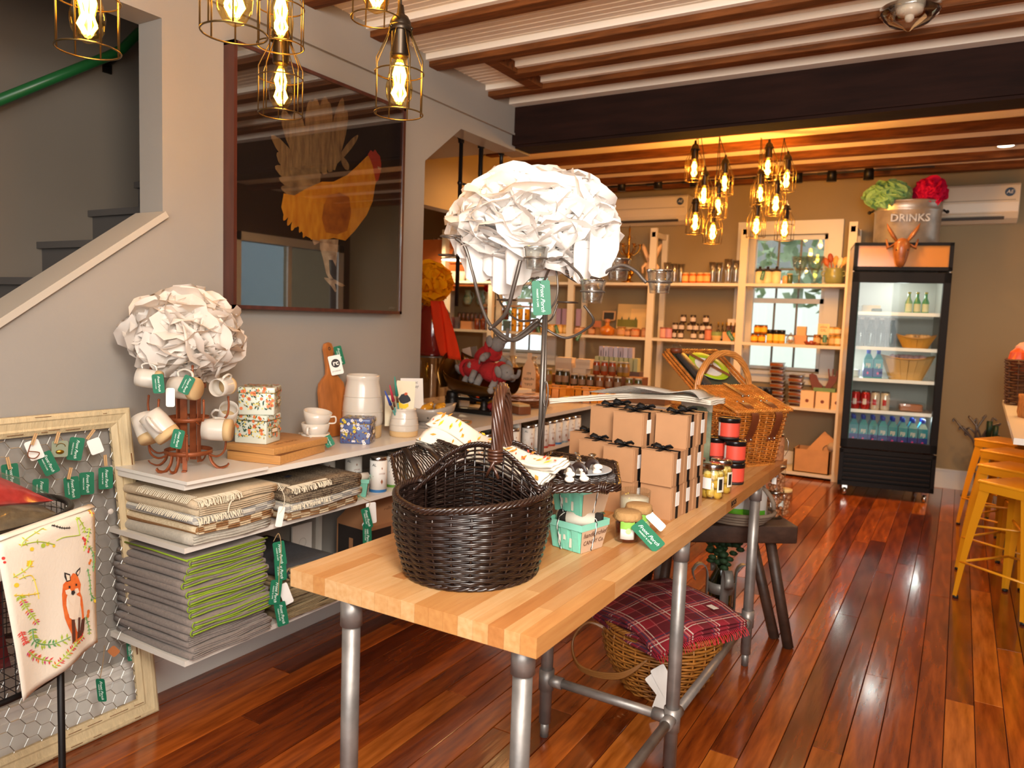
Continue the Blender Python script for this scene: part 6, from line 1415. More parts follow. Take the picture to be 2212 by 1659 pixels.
def tpoly(pts, mi, off=.0022):
    P = [onT(x, y, off) for x, y in pts]; c = sum(P, V((0, 0, 0)))/len(P); n = len(P); b = B(); b.add([c]+P, [(0, i+1, (i+1) % n+1) for i in range(n)], mi); return b
fb = B()
for pts, mi, off in [([(455,700),(470,680),(505,640),(520,612),(550,620),(565,655),(585,700),(580,760),(600,800),(615,860),(630,950),(640,1040),(635,1090),(600,1140),(560,1150),(530,1170),(520,1090),(490,1020),(470,960),(455,860),(450,780)], 0, .0018),
                     ([(460,605),(500,620),(505,670),(478,680),(462,640)], 3, .0022), ([(575,565),(572,610),(555,640),(538,612),(550,590)], 3, .0022), ([(470,620),(495,630),(498,665),(480,670)], 1, .0026), ([(568,585),(566,612),(554,628),(546,610)], 1, .0026),
                     ([(468,745),(500,735),(515,760),(500,790),(475,775)], 1, .0024), ([(535,735),(560,730),(572,760),(550,775)], 1, .0024), ([(510,750),(530,745),(538,765),(522,785),(508,770)], 3, .003), ([(490,712),(502,710),(504,728),(492,730)], 3, .0028), ([(538,695),(550,693),(552,710),(540,712)], 3, .0028),
                     ([(485,800),(545,780),(582,800),(585,860),(575,920),(570,970),(530,980),(500,960),(490,900),(498,850)], 1, .0024), ([(515,975),(540,975),(548,1060),(552,1140),(525,1165),(522,1080)], 2, .0026), ([(570,960),(590,960),(592,1040),(590,1120),(568,1130),(572,1040)], 2, .0026), ([(605,980),(640,960),(640,1060),(620,1120),(590,1120)], 2, .0021)]:
    q = tpoly(pts, mi, off); fb.add(q.v, q.f, mi)
part(fb, 'fox_print', fx, ft)
sb = B(); rr = random.Random(12)
def sprig(P, mi, leaf=None, n=10, L=14, w=2.2):
    P = [V((x, y, 0)) for x, y in P]; C_ = spline(P, 8)
    sb.tube([onT(p.x, p.y, .0022) for p in C_], .0011, 4, mi=mi)
    if leaf is not None:
        for k in range(n):
            i = int((k+.5)/n*(len(C_)-2)); p = C_[i]; d = (C_[i+1]-p).normalized()
            for sg in (-1, 1):
                e = V((-d.y, d.x, 0))*sg + d*.5; m_ = leaf[k % len(leaf)] if isinstance(leaf, list) else leaf
                q = p + e*L*rr.uniform(.7, 1.2); s = V((-e.y, e.x, 0))*L*.16; mid = (p+q)/2
                a = [onT(p.x, p.y), onT(mid.x+s.x, mid.y+s.y), onT(q.x, q.y), onT(mid.x-s.x, mid.y-s.y)]; sb.add(a, [(0,1,2,3)], m_)
def blob(x, y, r, mi): q = tpoly([(x+r*cos(2*pi*k/8)*.8, y+r*sin(2*pi*k/8)) for k in range(8)], mi); sb.add(q.v, q.f, mi)
sprig([(195,400),(215,350),(300,285),(330,260)], 4, 7, 4, 22); sprig([(200,385),(290,365),(390,390)], 4, 4, 3, 20); sprig([(400,360),(450,335),(555,318),(560,300),(535,190)], 4); sprig([(545,180),(590,250),(600,300)], 4, 4, 4, 24); sprig([(640,130),(655,110),(658,170)], 7, 8, 3, 26)
sprig([(180,640),(250,620),(285,720),(300,800)], 7, 4, 3, 18); sprig([(150,625),(230,560),(245,500)], 4, 7, 4, 26); sprig([(150,760),(220,765),(290,760)], 7, 7, 4, 16)
sprig([(180,770),(230,880),(300,1000)], 4, [4, 4, 8, 9], 12, 34); sprig([(260,1030),(280,1130),(380,1165),(510,1110)], 5, [5, 4, 4, 4, 5], 14, 40); sprig([(230,1200),(290,1260),(390,1300)], 4, [9, 6, 8, 4], 10, 34); sprig([(400,1345),(480,1260),(560,1170),(640,1110)], 4, [4, 8, 6, 6, 4], 14, 30); sprig([(180,1040),(200,1100),(215,1140)], 6, 6, 6, 30)
sprig([(640,260),(630,330),(600,440)], 4, [4, 5], 5, 26); sprig([(640,400),(690,470),(700,600)], 5, [4, 5], 6, 22); sprig([(640,580),(670,680),(690,780),(740,820)], 5, [5, 4], 8, 20); sprig([(650,960),(690,1040),(700,1100)], 5, [4, 5], 5, 24); sprig([(380,240),(430,262),(490,262)], 3, [3], 8, 14)
for (x, y, r, m_) in [(605,355,16,6),(610,385,14,6),(590,340,12,6),(645,420,14,6),(640,445,12,6),(665,515,14,8),(655,535,14,8),(252,420,16,7),(318,395,18,4),(345,385,14,7),(385,400,12,7),(240,525,22,7),(165,685,18,7),(675,920,20,8),(672,950,20,8),(735,830,18,7),(700,825,12,5),(105,480,12,6),(110,510,10,6),(590,1150,14,6),(575,1160,14,6),(610,1120,14,6)]: blob(x, y, r, m_)
part(sb, 'botanical_print', fx, ft, stuff=True)
# ================= BACK WALL SHELVING =================
m_sh2 = mat('shelf_white_wood', 'D9CDB9', .5)
def at(u, z, y):
    v = 700.0
    for _ in range(6): p = YP(u, v, y); v += (p.z - z)*FPX/y
    return V((p.x, y, z))
YS0, YS1 = 7.42, 7.80
SZ = [.05, .665, 1.250, 1.815]
su2 = thing('shelving_unit', 'tall white open shelving along the back wall, left of the drinks fridge', 'shelves', (-2.9, 7.6, 0))
UX = [-.905, -1.86, -2.78, -3.70, -4.62, -5.54]
for i, x_ in enumerate(UX):
    part(B().mm((x_-.035, YS0, 0), (x_+.035, YS0+.035, 2.37 if i in (0, 2, 4) else 2.33)), 'front_upright', m_sh2, su2, world=True)
    part(B().mm((x_-.03, YS1-.035, 0), (x_+.03, YS1, 2.34)), 'rear_upright', m_sh2, su2, world=True)
    part(B().mm((x_-.02, YS0, 2.28), (x_+.02, YS1, 2.33)), 'cross_rail', m_sh2, su2, world=True)
for z in SZ:
    for i in range(5): part(B().mm((UX[i+1]+.036, YS0-.004, z-.028), (UX[i]-.036, YS1, z)), 'shelf_board', m_sh2, su2, world=True)
def G(col, r=.3, **k): return mat('g_'+col, col, r, **k)
def jarp(name, label, u, z, y, h, w, fill, lid, labc=None, grp=None, **k):
    """w in px of the photograph at that depth"""
    p = at(u, z, y); r = w*p.length/FPX/2*.97 if w > 1 else w
    key = ('jar', name, round(h, 3), round(r, 3), fill, lid, labc, str(k))
    return from_kit(kit(key, lambda: prod_jar(h, r, G(fill, .25, coat=.4), G(lid, .3), G(labc, .6) if labc else None, **k)), name, label, 'jar' if 'jar' in name else k.get('cat', 'jar'), p, random.uniform(-.1, .1), grp)
def boxp(name, label, u, z, y, w, d, h, col, cat='box', rz=0, deco=None, grp=None, dcol=None):
    p = at(u, z, y); t = thing(name, label, cat, p, rad(rz), grp); part(B().mm((-w/2, 0, 0), (w/2, d, h)), 'carton', G(col, .7), t)
    if deco == 'dot': part(B().prism(circ(.016, 16, 0, h*.42), .001, T=MX.Rotation(rad(90), 4, 'X')), 'round_print', G(dcol or '7A3A24', .6), t)
    if deco == 'band': part(B().mm((-w/2-.001, -.001, h*.35), (w/2+.001, 0, h*.7)), 'printed_band', G(dcol or 'C9B48E', .6), t)
    return t
# shelf z 1.815 (top): glassware etc
def tallglass(h, r, flare=1.15):
    return [('glass_wall', B().lathe([(r*.7, 0), (r*.72, h*.12), (r*.85, h*.5), (r*flare, h), (r*flare*.93, h), (r*.8, h*.5), (r*.6, h*.14), (.001, h*.12)], n=18).mesh('glass_wall', glass('shelf_glass', (1, .98, .94), .2, 1.6, 4.5)))]
zt_ = SZ[3]
for i, (u, h, r) in enumerate([(1440, .21, .035), (1456, .20, .036), (1470, .20, .034)]): from_kit(kit(('tg', h, r), lambda: tallglass(h, r)), 'glass_vase', ['clear tapered vase on the top shelf, nearest the pale statue', 'clear tapered vase on the top shelf, middle of three by the statue', 'clear tapered vase on the top shelf, beside the orange jars'][i], 'vase', at(u, zt_, 7.5+.05*i))
for i, u in enumerate([1480, 1496, 1512, 1526]): jarp('preserve_jar', 'orange preserve jar with a pale cap on the top shelf, %s of the four' % ['leftmost', 'second', 'third', 'rightmost'][i], u, zt_, 7.5, .105, 15, 'D8641A', 'E8C890', 'F0B468')
for i, (u, h, r) in enumerate([(1538, .21, .035), (1552, .21, .035), (1572, .24, .04), (1588, .23, .04), (1600, .20, .035)]):
    if u < 1602: from_kit(kit(('tg', h, r), lambda: tallglass(h, r)), 'drinking_glass', 'clear tall glass on the top shelf right of the orange jars, %s of five' % ['first', 'second', 'third', 'fourth', 'fifth'][i], 'glass', at(u, zt_, 7.52+.04*(i % 2)))
for i, u in enumerate([1640, 1657, 1676]):
    p = at(u, zt_, 7.55); t = thing('lidded_cup', 'cream lidded cup with dark rim, top shelf before the window, %s of three' % ['left', 'middle', 'right'][i], 'cup', p)
    part(B().lathe([(.035, 0), (.042, .02), (.042, .12)], n=18), 'cup_body', G('EED9A8', .4), t); part(B().lathe([(.043, .12), (.044, .134), (.03, .142), (.012, .15), (.014, .168), (.001, .172)], n=18), 'lid', G('2A1E18', .4), t); part(B().lathe([(.036, 0), (.0365, .006)], n=18, caps=False), 'base_rim', G('3A2A20', .4), t)
hang_tag(bpy.data.objects['lidded_cup'], MX.Translation(at(1650, zt_+.12, 7.49)) @ MX.Rotation(rad(90), 4, 'X') @ MX.Rotation(rad(-12), 4, 'Z'), .035, .085)
for i, u in enumerate([1696, 1705]): jarp('preserve_jar', ['small peach jar with green tag on the top shelf', 'small dark green tagged jar beside the goblets'][i], u, zt_, 7.53, [.08, .1][i], 12, ['E8A468', '4A5A30'][i], 'C8B080', None)
for i, u in enumerate([1725, 1758]):
    t = thing('goblet', 'large ribbed green tinted goblet on the top shelf, %s one' % ['left', 'right'][i], 'glass', at(u, zt_, 7.55))
    part(B().lathe([(.055, 0), (.05, .006), (.012, .02), (.012, .07), (.03, .10), (.062, .17), (.078, .26), (.074, .26), (.058, .17), (.026, .105), (.001, .095)], n=24, fn=lambda a, z: 1+.03*cos(a*12)*(z > .09)), 'bowl_and_stem', glass('goblet_glass', (.86, .95, .88), .05, 1.6, 2.4), t)
t = thing('utensil_pot', 'olive glazed pot full of wooden spoons at the right end of the top shelf', 'pot', at(1800, zt_, 7.56)); m_ol = G('8A8A52', .35, coat=.3)
part(B().lathe([(.06, 0), (.085, .03), (.09, .09), (.078, .13), (.085, .15), (.078, .15), (.07, .12), (.001, .1)], n=28), 'pot_body', m_ol, t)
for s_ in (-1, 1): b = B(); b.tube([(s_*.085 + s_*.02*cos(a), -.03, .10+.022*sin(a)) for a in [2*pi*k/14 for k in range(14)]], .006, 6, True); part(b, 'scroll_handle', m_ol, t)
for i, (dx, l, a, col) in enumerate([(-.04, .14, -24, 'B85A20'), (-.02, .19, -10, 'A8461C'), (.0, .15, 4, 'E8A050'), (.025, .13, 14, 'F2DDB0'), (.045, .15, 24, 'E8B060')]):
    q = at(1800, zt_, 7.56) + V((dx, 0, .13)); t = thing('wooden_spoon', 'wooden utensil in the olive pot, %s from the left' % ['first', 'second', 'third', 'fourth', 'fifth'][i], 'spoon', q, rot=(0, rad(a), 0)); b = B(); b.cyl((0, 0, -.06), (0, 0, l*.5), .006, 8); b.ball((0, 0, l*.62), .03, 10, sc=(.85, .35, 1.5)); part(b, 'spoon', G(col, .5), t)
# pale statue: smooth torso with two big looping ears
t = thing('statue', 'cream ceramic rabbit-eared statue on the top shelf beside the brass candelabrum', 'statue', at(1405, zt_, 7.5)); m_cs = G('D8B088', .5)
part(B().lathe([(.045, 0), (.06, .03), (.05, .10), (.065, .16), (.055, .20), (.035, .235), (.001, .245)], n=20, sy=.8), 'torso', m_cs, t)
for s_ in (-1, 1): b = B(); b.tube([V((s_*.02, 0, .20)), V((s_*.05, -.01, .28)), V((s_*.085, -.01, .36)), V((s_*.10, 0, .40))], .03, 10, rs=[.022, .034, .036, .012], flat=.6); b.tube([V((s_*.045, -.02, .20)), V((s_*.085, -.03, .16)), V((s_*.075, -.04, .10))], .014, 8, rs=[.018, .015, .010]); part(b, 'ear_and_arm', m_cs, t)
part(B().ball((0, -.03, .26), .038, 14, sc=(.9, 1, .9)), 'head', m_cs, t)
# brass candelabrum with crystal drops
cpos = at(1355, zt_, 7.48); t = thing('crystal_candelabrum', 'ornate brass candelabrum with crystal drops on the top shelf right of the big flower', 'candle holder', cpos); m_br = mat('antique_brass', 'B07A26', .25, .95)
b = B().lathe([(.07, 0), (.065, .012), (.02, .03), (.015, .09), (.03, .13), (.012, .16), (.018, .24), (.03, .28), (.012, .32), (.010, .44), (.018, .47), (.006, .50), (.010, .56), (.001, .60)], n=18); part(b, 'stem', m_br, t)
for k in range(6):
    a = 2*pi*k/6+.3; c, s_ = cos(a), sin(a); b = B(); b.tube(spline([V((0, 0, .32)), V((c*.05, s_*.05, .29)), V((c*.10, s_*.10, .33)), V((c*.115, s_*.115, .38)), V((c*.095, s_*.095, .40))], 5), .006, 6); b.lathe([(.001, 0), (.022, .006), (.026, .014)], at=(c*.115, s_*.115, .385), n=12); part(b, 'arm', m_br, t)
    b = B()
    for q in range(3): b.ball((c*.115, s_*.115, .35-q*.035), .007, 6, sc=(.8, .8, 1.7))
    b.ball((c*.07, s_*.07, .47), .008, 6, sc=(.8, .8, 1.6)); part(b, 'crystal_drops', glass('crystal', (1, .97, .9), .02, 1.9, 4), t, stuff=True)
b = B(); 
for (x, z) in ((-.05, .12), (.055, .10), (-.03, .2), (.03, .05)): b.ball((x, -.04, z), .03, 10, sc=(1, .6, 1.3))
part(b, 'brass_leaves', m_br, t, stuff=True)
# middle shelf z 1.25
zb = SZ[2]
ordn = ['first', 'second', 'third', 'fourth', 'fifth', 'sixth', 'seventh', 'eighth', 'ninth', 'tenth', 'eleventh', 'twelfth']
H = .085
for i, (u, lv) in enumerate([(1629, 0), (1645, 0), (1636, 1), (1650, 1)]): jarp('honey_jar', 'yellow labelled honey jar at the left of the window bay, %s tier, %s' % (['lower', 'upper'][lv], ['left', 'right'][i % 2]), u, zb+lv*(H+.001), 7.5, H, 15, 'A85A10', '4A3018', 'F0B81E')
for i, u in enumerate([1662, 1676, 1688]): jarp('honey_jar', 'yellow labelled jar with tall black lid in the window bay, %s of three' % ordn[i], u, zb, 7.5, .13, 13, 'C8901E', '18181A', 'F2C84A', lidh=.34, shoulder=False)
t = thing('glass_cloche', 'clear glass bell jar in the window bay on the middle shelf', 'cloche', at(1707, zb, 7.52)); part(B().lathe([(.04, 0), (.04, .05), (.03, .08), (.012, .092), (.010, .10), (.001, .11)], n=20), 'dome', MATS['shelf_glass'], t); part(B().ball((0, 0, .025), .026, 12, sc=(1.1, 1.1, .8)), 'contents', G('B88450', .6), t)
boxp('card_box', 'pale kraft box by the window, upper one with lighter top', 1730, zb+.085, 7.56, .085, .06, .085, 'D8A878'); boxp('card_box', 'pale kraft box by the window, lower one of two', 1728, zb, 7.55, .11, .07, .084, 'C8946A')
t = thing('red_dish', 'low red ribbed dish of scarlet sweets on the middle shelf', 'dish', at(1752, zb, 7.5)); part(B().lathe([(.045, 0), (.065, .03), (.06, .03), (.04, .006), (.001, .006)], n=24, fn=lambda a, z: 1+.05*cos(12*a)), 'dish', G('8A3420', .3), t); b = B(); rr = random.Random(2); [b.ball((rr.uniform(-.04, .04), rr.uniform(-.03, .03), .03), .012, 6) for _ in range(12)]; part(b, 'sweets', G('A84432', .4), t, stuff=True)
for i, (u, z_, h, f) in enumerate([(1764, 0, .10, '8A4A1A'), (1780, 0, .08, '7A6A2E'), (1797, 0, .10, 'A87A2E'), (1810, 0, .10, 'B88A3A'), (1795, .101, .075, 'E8B060'), (1809, .101, .075, 'D89A48')]): jarp('preserve_jar', 'pale labelled preserve jar, fridge end of the middle shelf, %s' % ['far left', 'second', 'third', 'far right', 'stacked on the third', 'stacked on the far right one'][i], u, zb+z_, 7.5, h, 15, f, 'A8864E', 'E8D4A8' if i > 2 else 'C8A870')
sgn = boxp('sign_card', 'small cream price sign standing among jars near the fridge', 1778, zb+.10, 7.46, .10, .004, .10, 'E8C898', 'sign'); simple_text(sgn, 'olive\nOIL', (0, -.001, .055), .032, G('6A4A30', .7))
hang_tag(sgn, MX.Translation(at(1782, zb+.10, 7.45)) @ MX.Rotation(rad(90), 4, 'X'), .034, .07)
for i, (u, tr_i) in enumerate([(1455, 0), (1470, 0), (1498, 0), (1516, 0), (1458, 1), (1472, 1), (1490, 1), (1503, 1), (1518, 1), (1531, 1), (1476, 2), (1497, 2), (1525, 2)]):
    jarp('chutney_jar', 'dark chutney jar with white label, middle bay, %s row, %s of its row' % (['bottom', 'second', 'top'][tr_i], ordn[[0,1,2,3,0,1,2,3,4,5,0,1,2][i]]), u, zb+tr_i*.083, 7.56-.0*tr_i, .082, 13, '3A1E14', '1E1A18', 'C8B8B0')
for i, u in enumerate([1550, 1559, 1568, 1577, 1586, 1594]):
    t = thing('oil_bottle', 'slim dark oil bottle with gold cap on the middle shelf, %s of six' % ordn[i], 'bottle', at(u, zb, 7.58 if i % 2 else 7.52)); part(B().lathe([(.018, 0), (.019, .09), (.008, .12), (.007, .15)], n=12), 'bottle_body', G('2A1C12', .15, coat=.5), t); part(B().lathe([(.0085, .15), (.0085, .185)], n=10), 'gold_cap', m_gold, t); b = B(); band(b, .0195, .02, .08, -150, -30, 6); part(b, 'label', G('D8C8C0', .6), t)
for i, (u, c, lc) in enumerate([(1432, 'B8583A', 'D89A88'), (1444, 'B8583A', 'C88A98'), (1529, 'A8482A', 'C8785A')]): jarp('candle_tin', 'rose coloured patterned tin at the front of the middle bay, %s' % ['left', 'second', 'right'][i], u, zb, 7.46, .115, 15, c, '8A5A48', lc, shoulder=False, lab=(.1, .85))
t = thing('bowl', 'cream bowl with green rim at the front of the middle shelf', 'bowl', at(1547, zb, 7.48)); part(B().lathe([(.04, 0), (.052, .05), (.055, .085), (.05, .085), (.001, .02)], n=24), 'bowl', G('E0C078', .5), t); part(B().lathe([(.053, .05), (.0565, .088)], n=24, caps=False), 'rim_band', G('8A9A58', .5), t)
boxp('pouch', 'tan gift pouch with a green tag at the right of the middle bay', 1570, zb, 7.46, .085, .04, .09, 'D89A6A', 'pouch'); hang_tag(None, MX.Translation(at(1572, zb+.095, 7.445)) @ MX.Rotation(rad(90), 4, 'X') @ MX.Rotation(rad(35), 4, 'Z'), .04, .10).name = 'hang_tag'
o = [x for x in bpy.data.objects if x.name.startswith('hang_tag') and x.parent is None][0]; tag(o, 'green tag slanting in front of the tan pouch on the middle shelf', 'tag')
boxp('yellow_box', 'yellow lidded pot at the right end of the middle bay', 1590, zb, 7.48, .07, .05, .085, 'D8A03A'); boxp('cocoa_box', 'white box with a brown top standing behind the oil bottles', 1580, zb+.0, 7.66, .10, .06, .22, 'E8D4C0', deco='band', dcol='6A4030')
# bay 3 (u 1240-1400)
def leaning(name, label, u, z, y, w, h, col, frame=None, cat='picture', draw=None):
    t = thing(name, label, cat, at(u, z, y), rot=(rad(-8), 0, 0)); part(B().mm((-w/2, -.006, 0), (w/2, .006, h)), 'panel', G(col, .6), t)
    if frame: part(B().mm((-w/2-.015, -.012, 0), (-w/2, .008, h)).mm((w/2, -.012, 0), (w/2+.015, .008, h)).mm((-w/2-.015, -.012, h), (w/2+.015, .008, h+.015)).mm((-w/2-.015, -.012, 0), (w/2+.015, .008, .012)), 'frame', G(frame, .5), t)
    if draw: draw(t)
    return t
def land(t): 
    part(B().mm((-.19, -.0085, .02), (.19, -.007, .10)), 'green_field', G('6E6A2A', .8), t); b = B()
    for x in (-.14, -.06, .02, .1): b.add([(x-.012, -.009, .10), (x+.012, -.009, .10), (x, -.009, .135)], [(0, 1, 2)])
    part(b, 'tree_marks', G('4A5A48', .8), t); part(B().mm((-.04, -.0085, .11), (.15, -.007, .22)), 'pale_sky', G('E0B878', .8), t)
leaning('landscape_painting', 'leaning painting of a green field under a pale sky on the middle shelf', 1368, zb+.08, 7.68, .40, .27, 'C8A870', None, 'picture', land)
leaning('chalk_sign', 'small dark framed chalk sign leaning on the middle shelf below a glass votive', 1315, zb+.16, 7.62, .12, .09, '1E1814', 'A88460', 'sign')
boxp('plinth', 'wooden riser block behind the amber bottle on the middle shelf', 1340, zb, 7.66, .62, .12, .075, 'A8733E', 'box')
t = thing('amber_bottle', 'wide amber syrup bottle with a round stopper on the middle shelf', 'bottle', at(1311, zb, 7.47)); part(B().lathe([(.06, 0), (.08, .02), (.082, .08), (.03, .105), (.022, .12), (.022, .14)], n=24), 'bottle_body', G('B86A1E', .12, coat=.6), t); part(B().lathe([(.024, .14), (.028, .145), (.028, .175), (.001, .18)], n=16), 'stopper', G('B07048', .5), t)
for i, (u, w, h, c) in enumerate([(1252, 26, .08, 'C89878'), (1278, 16, .09, '9A5A38'), (1342, 20, .10, 'A87A38'), (1356, 14, .08, '8A5A2E'), (1372, 20, .09, 'B8602A'), (1392, 14, .10, 'B87848')]): jarp('preserve_jar', 'amber brown jar on the middle shelf behind the votive glasses, %s from the left' % ordn[i], u, zb, 7.5, h, w, c, 'A8704A', 'C08A60')
boxp('seed_packet', 'cream seed packet with a dark label standing behind the amber jars', 1385, zb+.08, 7.58, .09, .01, .13, 'D8B070', 'packet'); boxp('wooden_star', 'small folded wooden ornament at the front of the third bay', 1290, zb+.085, 7.46, .08, .02, .07, '9A5A3A', 'ornament', 30)
# bay 4 (1085-1230): purple bags, yellow tins, cream jars
for i, u in enumerate([1205, 1218, 1231, 1248]): boxp('lavender_pouch', 'lilac pouch on the raised back row of the middle shelf, %s of four' % ordn[i], u, zb+.09, 7.66, .055, .03, .19, 'A88AA8' if i % 2 else 'B89AB8', 'pouch')
for i, u in enumerate([1175, 1192, 1209, 1224]): jarp('candle_jar', 'cream candle jar on the middle shelf left of the upright, %s of four' % ordn[i], u, zb, 7.48, .10, 17, 'D8A858', 'C88A3A', 'E8BE78', shoulder=False)
for i, u in enumerate([1110, 1124, 1138]):
    for k in range(2): 
        t = thing('yellow_tin', 'tall yellow tin with dark emblem on the middle shelf, %s column, %s' % (ordn[i], ['lower', 'upper'][k]), 'tin', at(u, zb+k*.132, 7.5)); part(B().lathe([(.030, 0), (.030, .13)], n=16), 'tin_body', G('D89A14', .4), t); part(B().prism(circ(.012, 10, 0, .07), .001, T=MX.Translation((0, -.0305, 0)) @ MX.Rotation(rad(90), 4, 'X')), 'emblem', G('5A3A14', .6), t)
boxp('blue_packet', 'blue grey packet beside the yellow tins', 1092, zb, 7.48, .075, .05, .12, '5A6E70', 'packet'); jarp('syrup_jar', 'brown jar with pale cap above the blue grey packet', 1092, zb+.13, 7.5, .14, 15, '5A2A18', 'C89A70', None)
for i, (u, c) in enumerate([(1152, '8A3A24'), (1160, '5A4A2A')]): boxp('spice_packet', ['rust coloured spice packet behind the candle stand pole', 'olive spice packet behind the candle stand pole'][i], u, zb, 7.5, .04, .04, .14, c, 'packet')
for i, (u, y_) in enumerate([(1160, 7.44), (1200, 7.43), (1255, 7.41)]):
    o = hang_tag(None, MX.Translation(at(u, zb+.09-.07*(i == 2), y_)) @ MX.Rotation(rad(90), 4, 'X') @ MX.Rotation(rad(20 if i < 2 else -30), 4, 'Z'), .035, .10); tag(o, 'green tag hanging before the shelf jars, %s of three right of the pole' % ordn[i], 'tag')
# bay 5 (950-1080)
for i, u in enumerate([992, 1001, 1010, 1019, 1028, 1037]): jarp('spice_bottle', 'small brown spice bottle with dark cap, back row behind the pale carton, %s of six' % ordn[i], u, zb+.09, 7.6, .11, 8, '5A3014', '3A1E10', None)
boxp('kraft_carton', 'pale kraft carton in front of the spice bottles on the middle shelf', 1006, zb, 7.46, .155, .08, .095, 'C88A5C')
for i, u in enumerate([1030, 1043, 1056, 1068]): jarp('syrup_jar', 'reddish brown syrup jar on the middle shelf, %s of four left of the upright' % ordn[i], u, zb, 7.48, .13, 12, '7A3418', 'A8643A', None)
for i, (u, c) in enumerate([(975, '9A5A5A'), (985, '7A6A6A')]): boxp('tea_packet', ['dusty rose tea packet left of the kraft carton', 'grey tea packet left of the kraft carton'][i], u, zb, 7.5, .04, .05, .14, c, 'packet')
zc4 = 1.55
solo(B().mm((-4.9, YS0+.1, zc4-.02), (-4.35, YS1, zc4)), 'small_riser', G('C89A70', .5), 'small pale wooden riser shelf holding green pitchers', 'shelf')
for i, u in enumerate([1010, 1038]):
    t = thing('pitcher', 'green and white painted pitcher seen left of the candle stand arm, %s one' % ['left', 'right'][i], 'pitcher', at(u, zc4, 7.62)); part(B().lathe([(.035, 0), (.055, .04), (.05, .09), (.03, .13), (.04, .17), (.034, .17), (.001, .1)], n=18), 'pitcher_body', mat('green_glaze_splash', '2E6A4A', .25, col2='C8D8C0', sc=14), t); b = B(); b.tube([(.05, 0, .05), (.085, 0, .09), (.07, 0, .14), (.036, 0, .15)], .006, 6); part(b, 'handle', MATS['green_glaze_splash'], t)
for i, (u, c, l) in enumerate([(1050, 'C82A1E', 'red paper flower behind the drooping petals of the big flower')]): pom('paper_flower', l, at(1056, zc4+.22, 7.5), .075, (1, 1, 1), 60, paper('tissue_red', 'C8281C'), 55, size=.5)
t = thing('white_jar', 'white jar under the red paper flower', 'jar', at(1056, zc4, 7.5)); part(B().lathe([(.035, 0), (.045, .05), (.04, .12), (.03, .14)], n=18), 'jar_body', G('DDE2D8', .4), t)
for i, (u, c) in enumerate([(1048, '7A2E1E'), (1060, '9A4A2E')]): jarp('sauce_jar', ['dark red sauce jar under the riser', 'rust sauce jar under the riser'][i], u, zb+.13, 7.52, .13, 12, c, '5A2A18', None)
# lower shelf z .665
zl = SZ[1]
for i, u in enumerate([1632, 1646, 1660]):
    for k in range(2): jarp('mustard_jar', 'mustard jar with tall black lid on the lower shelf, %s, %s row' % (ordn[i], ['front', 'rear'][k]), u+6*k, zl, 7.50+.1*k, .15, 14, 'B8861E', '17161A', None, lidh=.42, shoulder=False)
for i, (u, n) in enumerate([(1678, 12), (1718, 9)]):
    for k in range(n):
        p = at(u, zl+k*.0335, 7.5+(.0 if i == 0 else -.02)); t = thing('food_tub', 'flat clear tub of dark sweets, %s stack, %s from the bottom' % (['taller', 'shorter'][i], ordn[k]), 'tub', p+V((.004*(-1)**k, 0, 0)))
        key = ('tub', k % 2)
        part(kit(key, lambda: B().box((0, .05, .013), (.118, .12, .026), bev=.004).mesh('filling', G(['3A1A10', '8A4A1A'][k % 2], .2, coat=.5))), 'filling', None, t); part(kit('tublid', lambda: B().box((0, .05, .029), (.13, .13, .006), bev=.002).mesh('tub_lid', G('8A8078', .25, coat=.5))), 'tub_lid', None, t)
for i, u in enumerate([1742, 1775, 1806]): boxp('printed_box', 'cream box with a round dark print at the front of the lower shelf, %s' % ['left', 'middle', 'right'][i], u, zl, 7.44, .118 if i < 2 else .09, .10, .155, 'E8C49A', 'box', 0, 'dot')
t = thing('serving_hands', 'carved dark wooden salad servers shaped like hands above the printed boxes', 'utensil', at(1780, zl+.155, 7.52)); m_dk = G('6A3422', .5)
part(B().prism([(-.10, .0), (-.02, .0), (-.01, .03), (-.05, .07), (-.075, .13), (-.11, .145), (-.14, .135), (-.13, .08)], .02, T=MX.Translation((0, 0, .02)) @ MX.Rotation(rad(90), 4, 'X')), 'spoon_hand', m_dk, t, bevel=.004)
for k in range(4): part(B().box((.055+.017*k, 0, .17-.006*abs(k-1)), (.011, .012, .09), T=MX.Rotation(rad(6*k-8), 4, 'Y')), 'finger', m_dk, t)
part(B().prism([(.0, .0), (.05, .0), (.10, .08), (.11, .13), (.045, .13), (.03, .08)], .02, T=MX.Translation((0, 0, .02)) @ MX.Rotation(rad(90), 4, 'X')), 'fork_hand', m_dk, t); part(B().mm((-.09, -.03, 0), (.10, .05, .035)), 'green_wrap', G('6A8A5A', .6), t)
for i, u in enumerate([1560, 1583]):
    jarp('olive_jar', 'olive jar with a bright spoon, lower shelf behind the hamper handle, %s' % ['left', 'right'][i], u, zl+.10, 7.5, .15, 18, 'A8722E', 'B0A890', None)
solo(B().mm((at(1500, zl, 7.5).x, 7.44, zl), (at(1600, zl, 7.5).x, 7.62, zl+.10)), 'wooden_riser', G('A8763E', .6), 'wooden riser under the olive jars behind the hamper handle', 'box')
t = thing('turquoise_basket', 'turquoise basket of peach packets behind the hamper handle', 'basket', at(1522, zl+.10, 7.48)); part(B().box((0, .05, .05), (.13, .1, .1), bev=.005), 'basket_body', G('6E9A88', .7), t); part(B().box((0, .05, .115), (.11, .08, .03), bev=.005), 'packets', G('E8B890', .7), t)
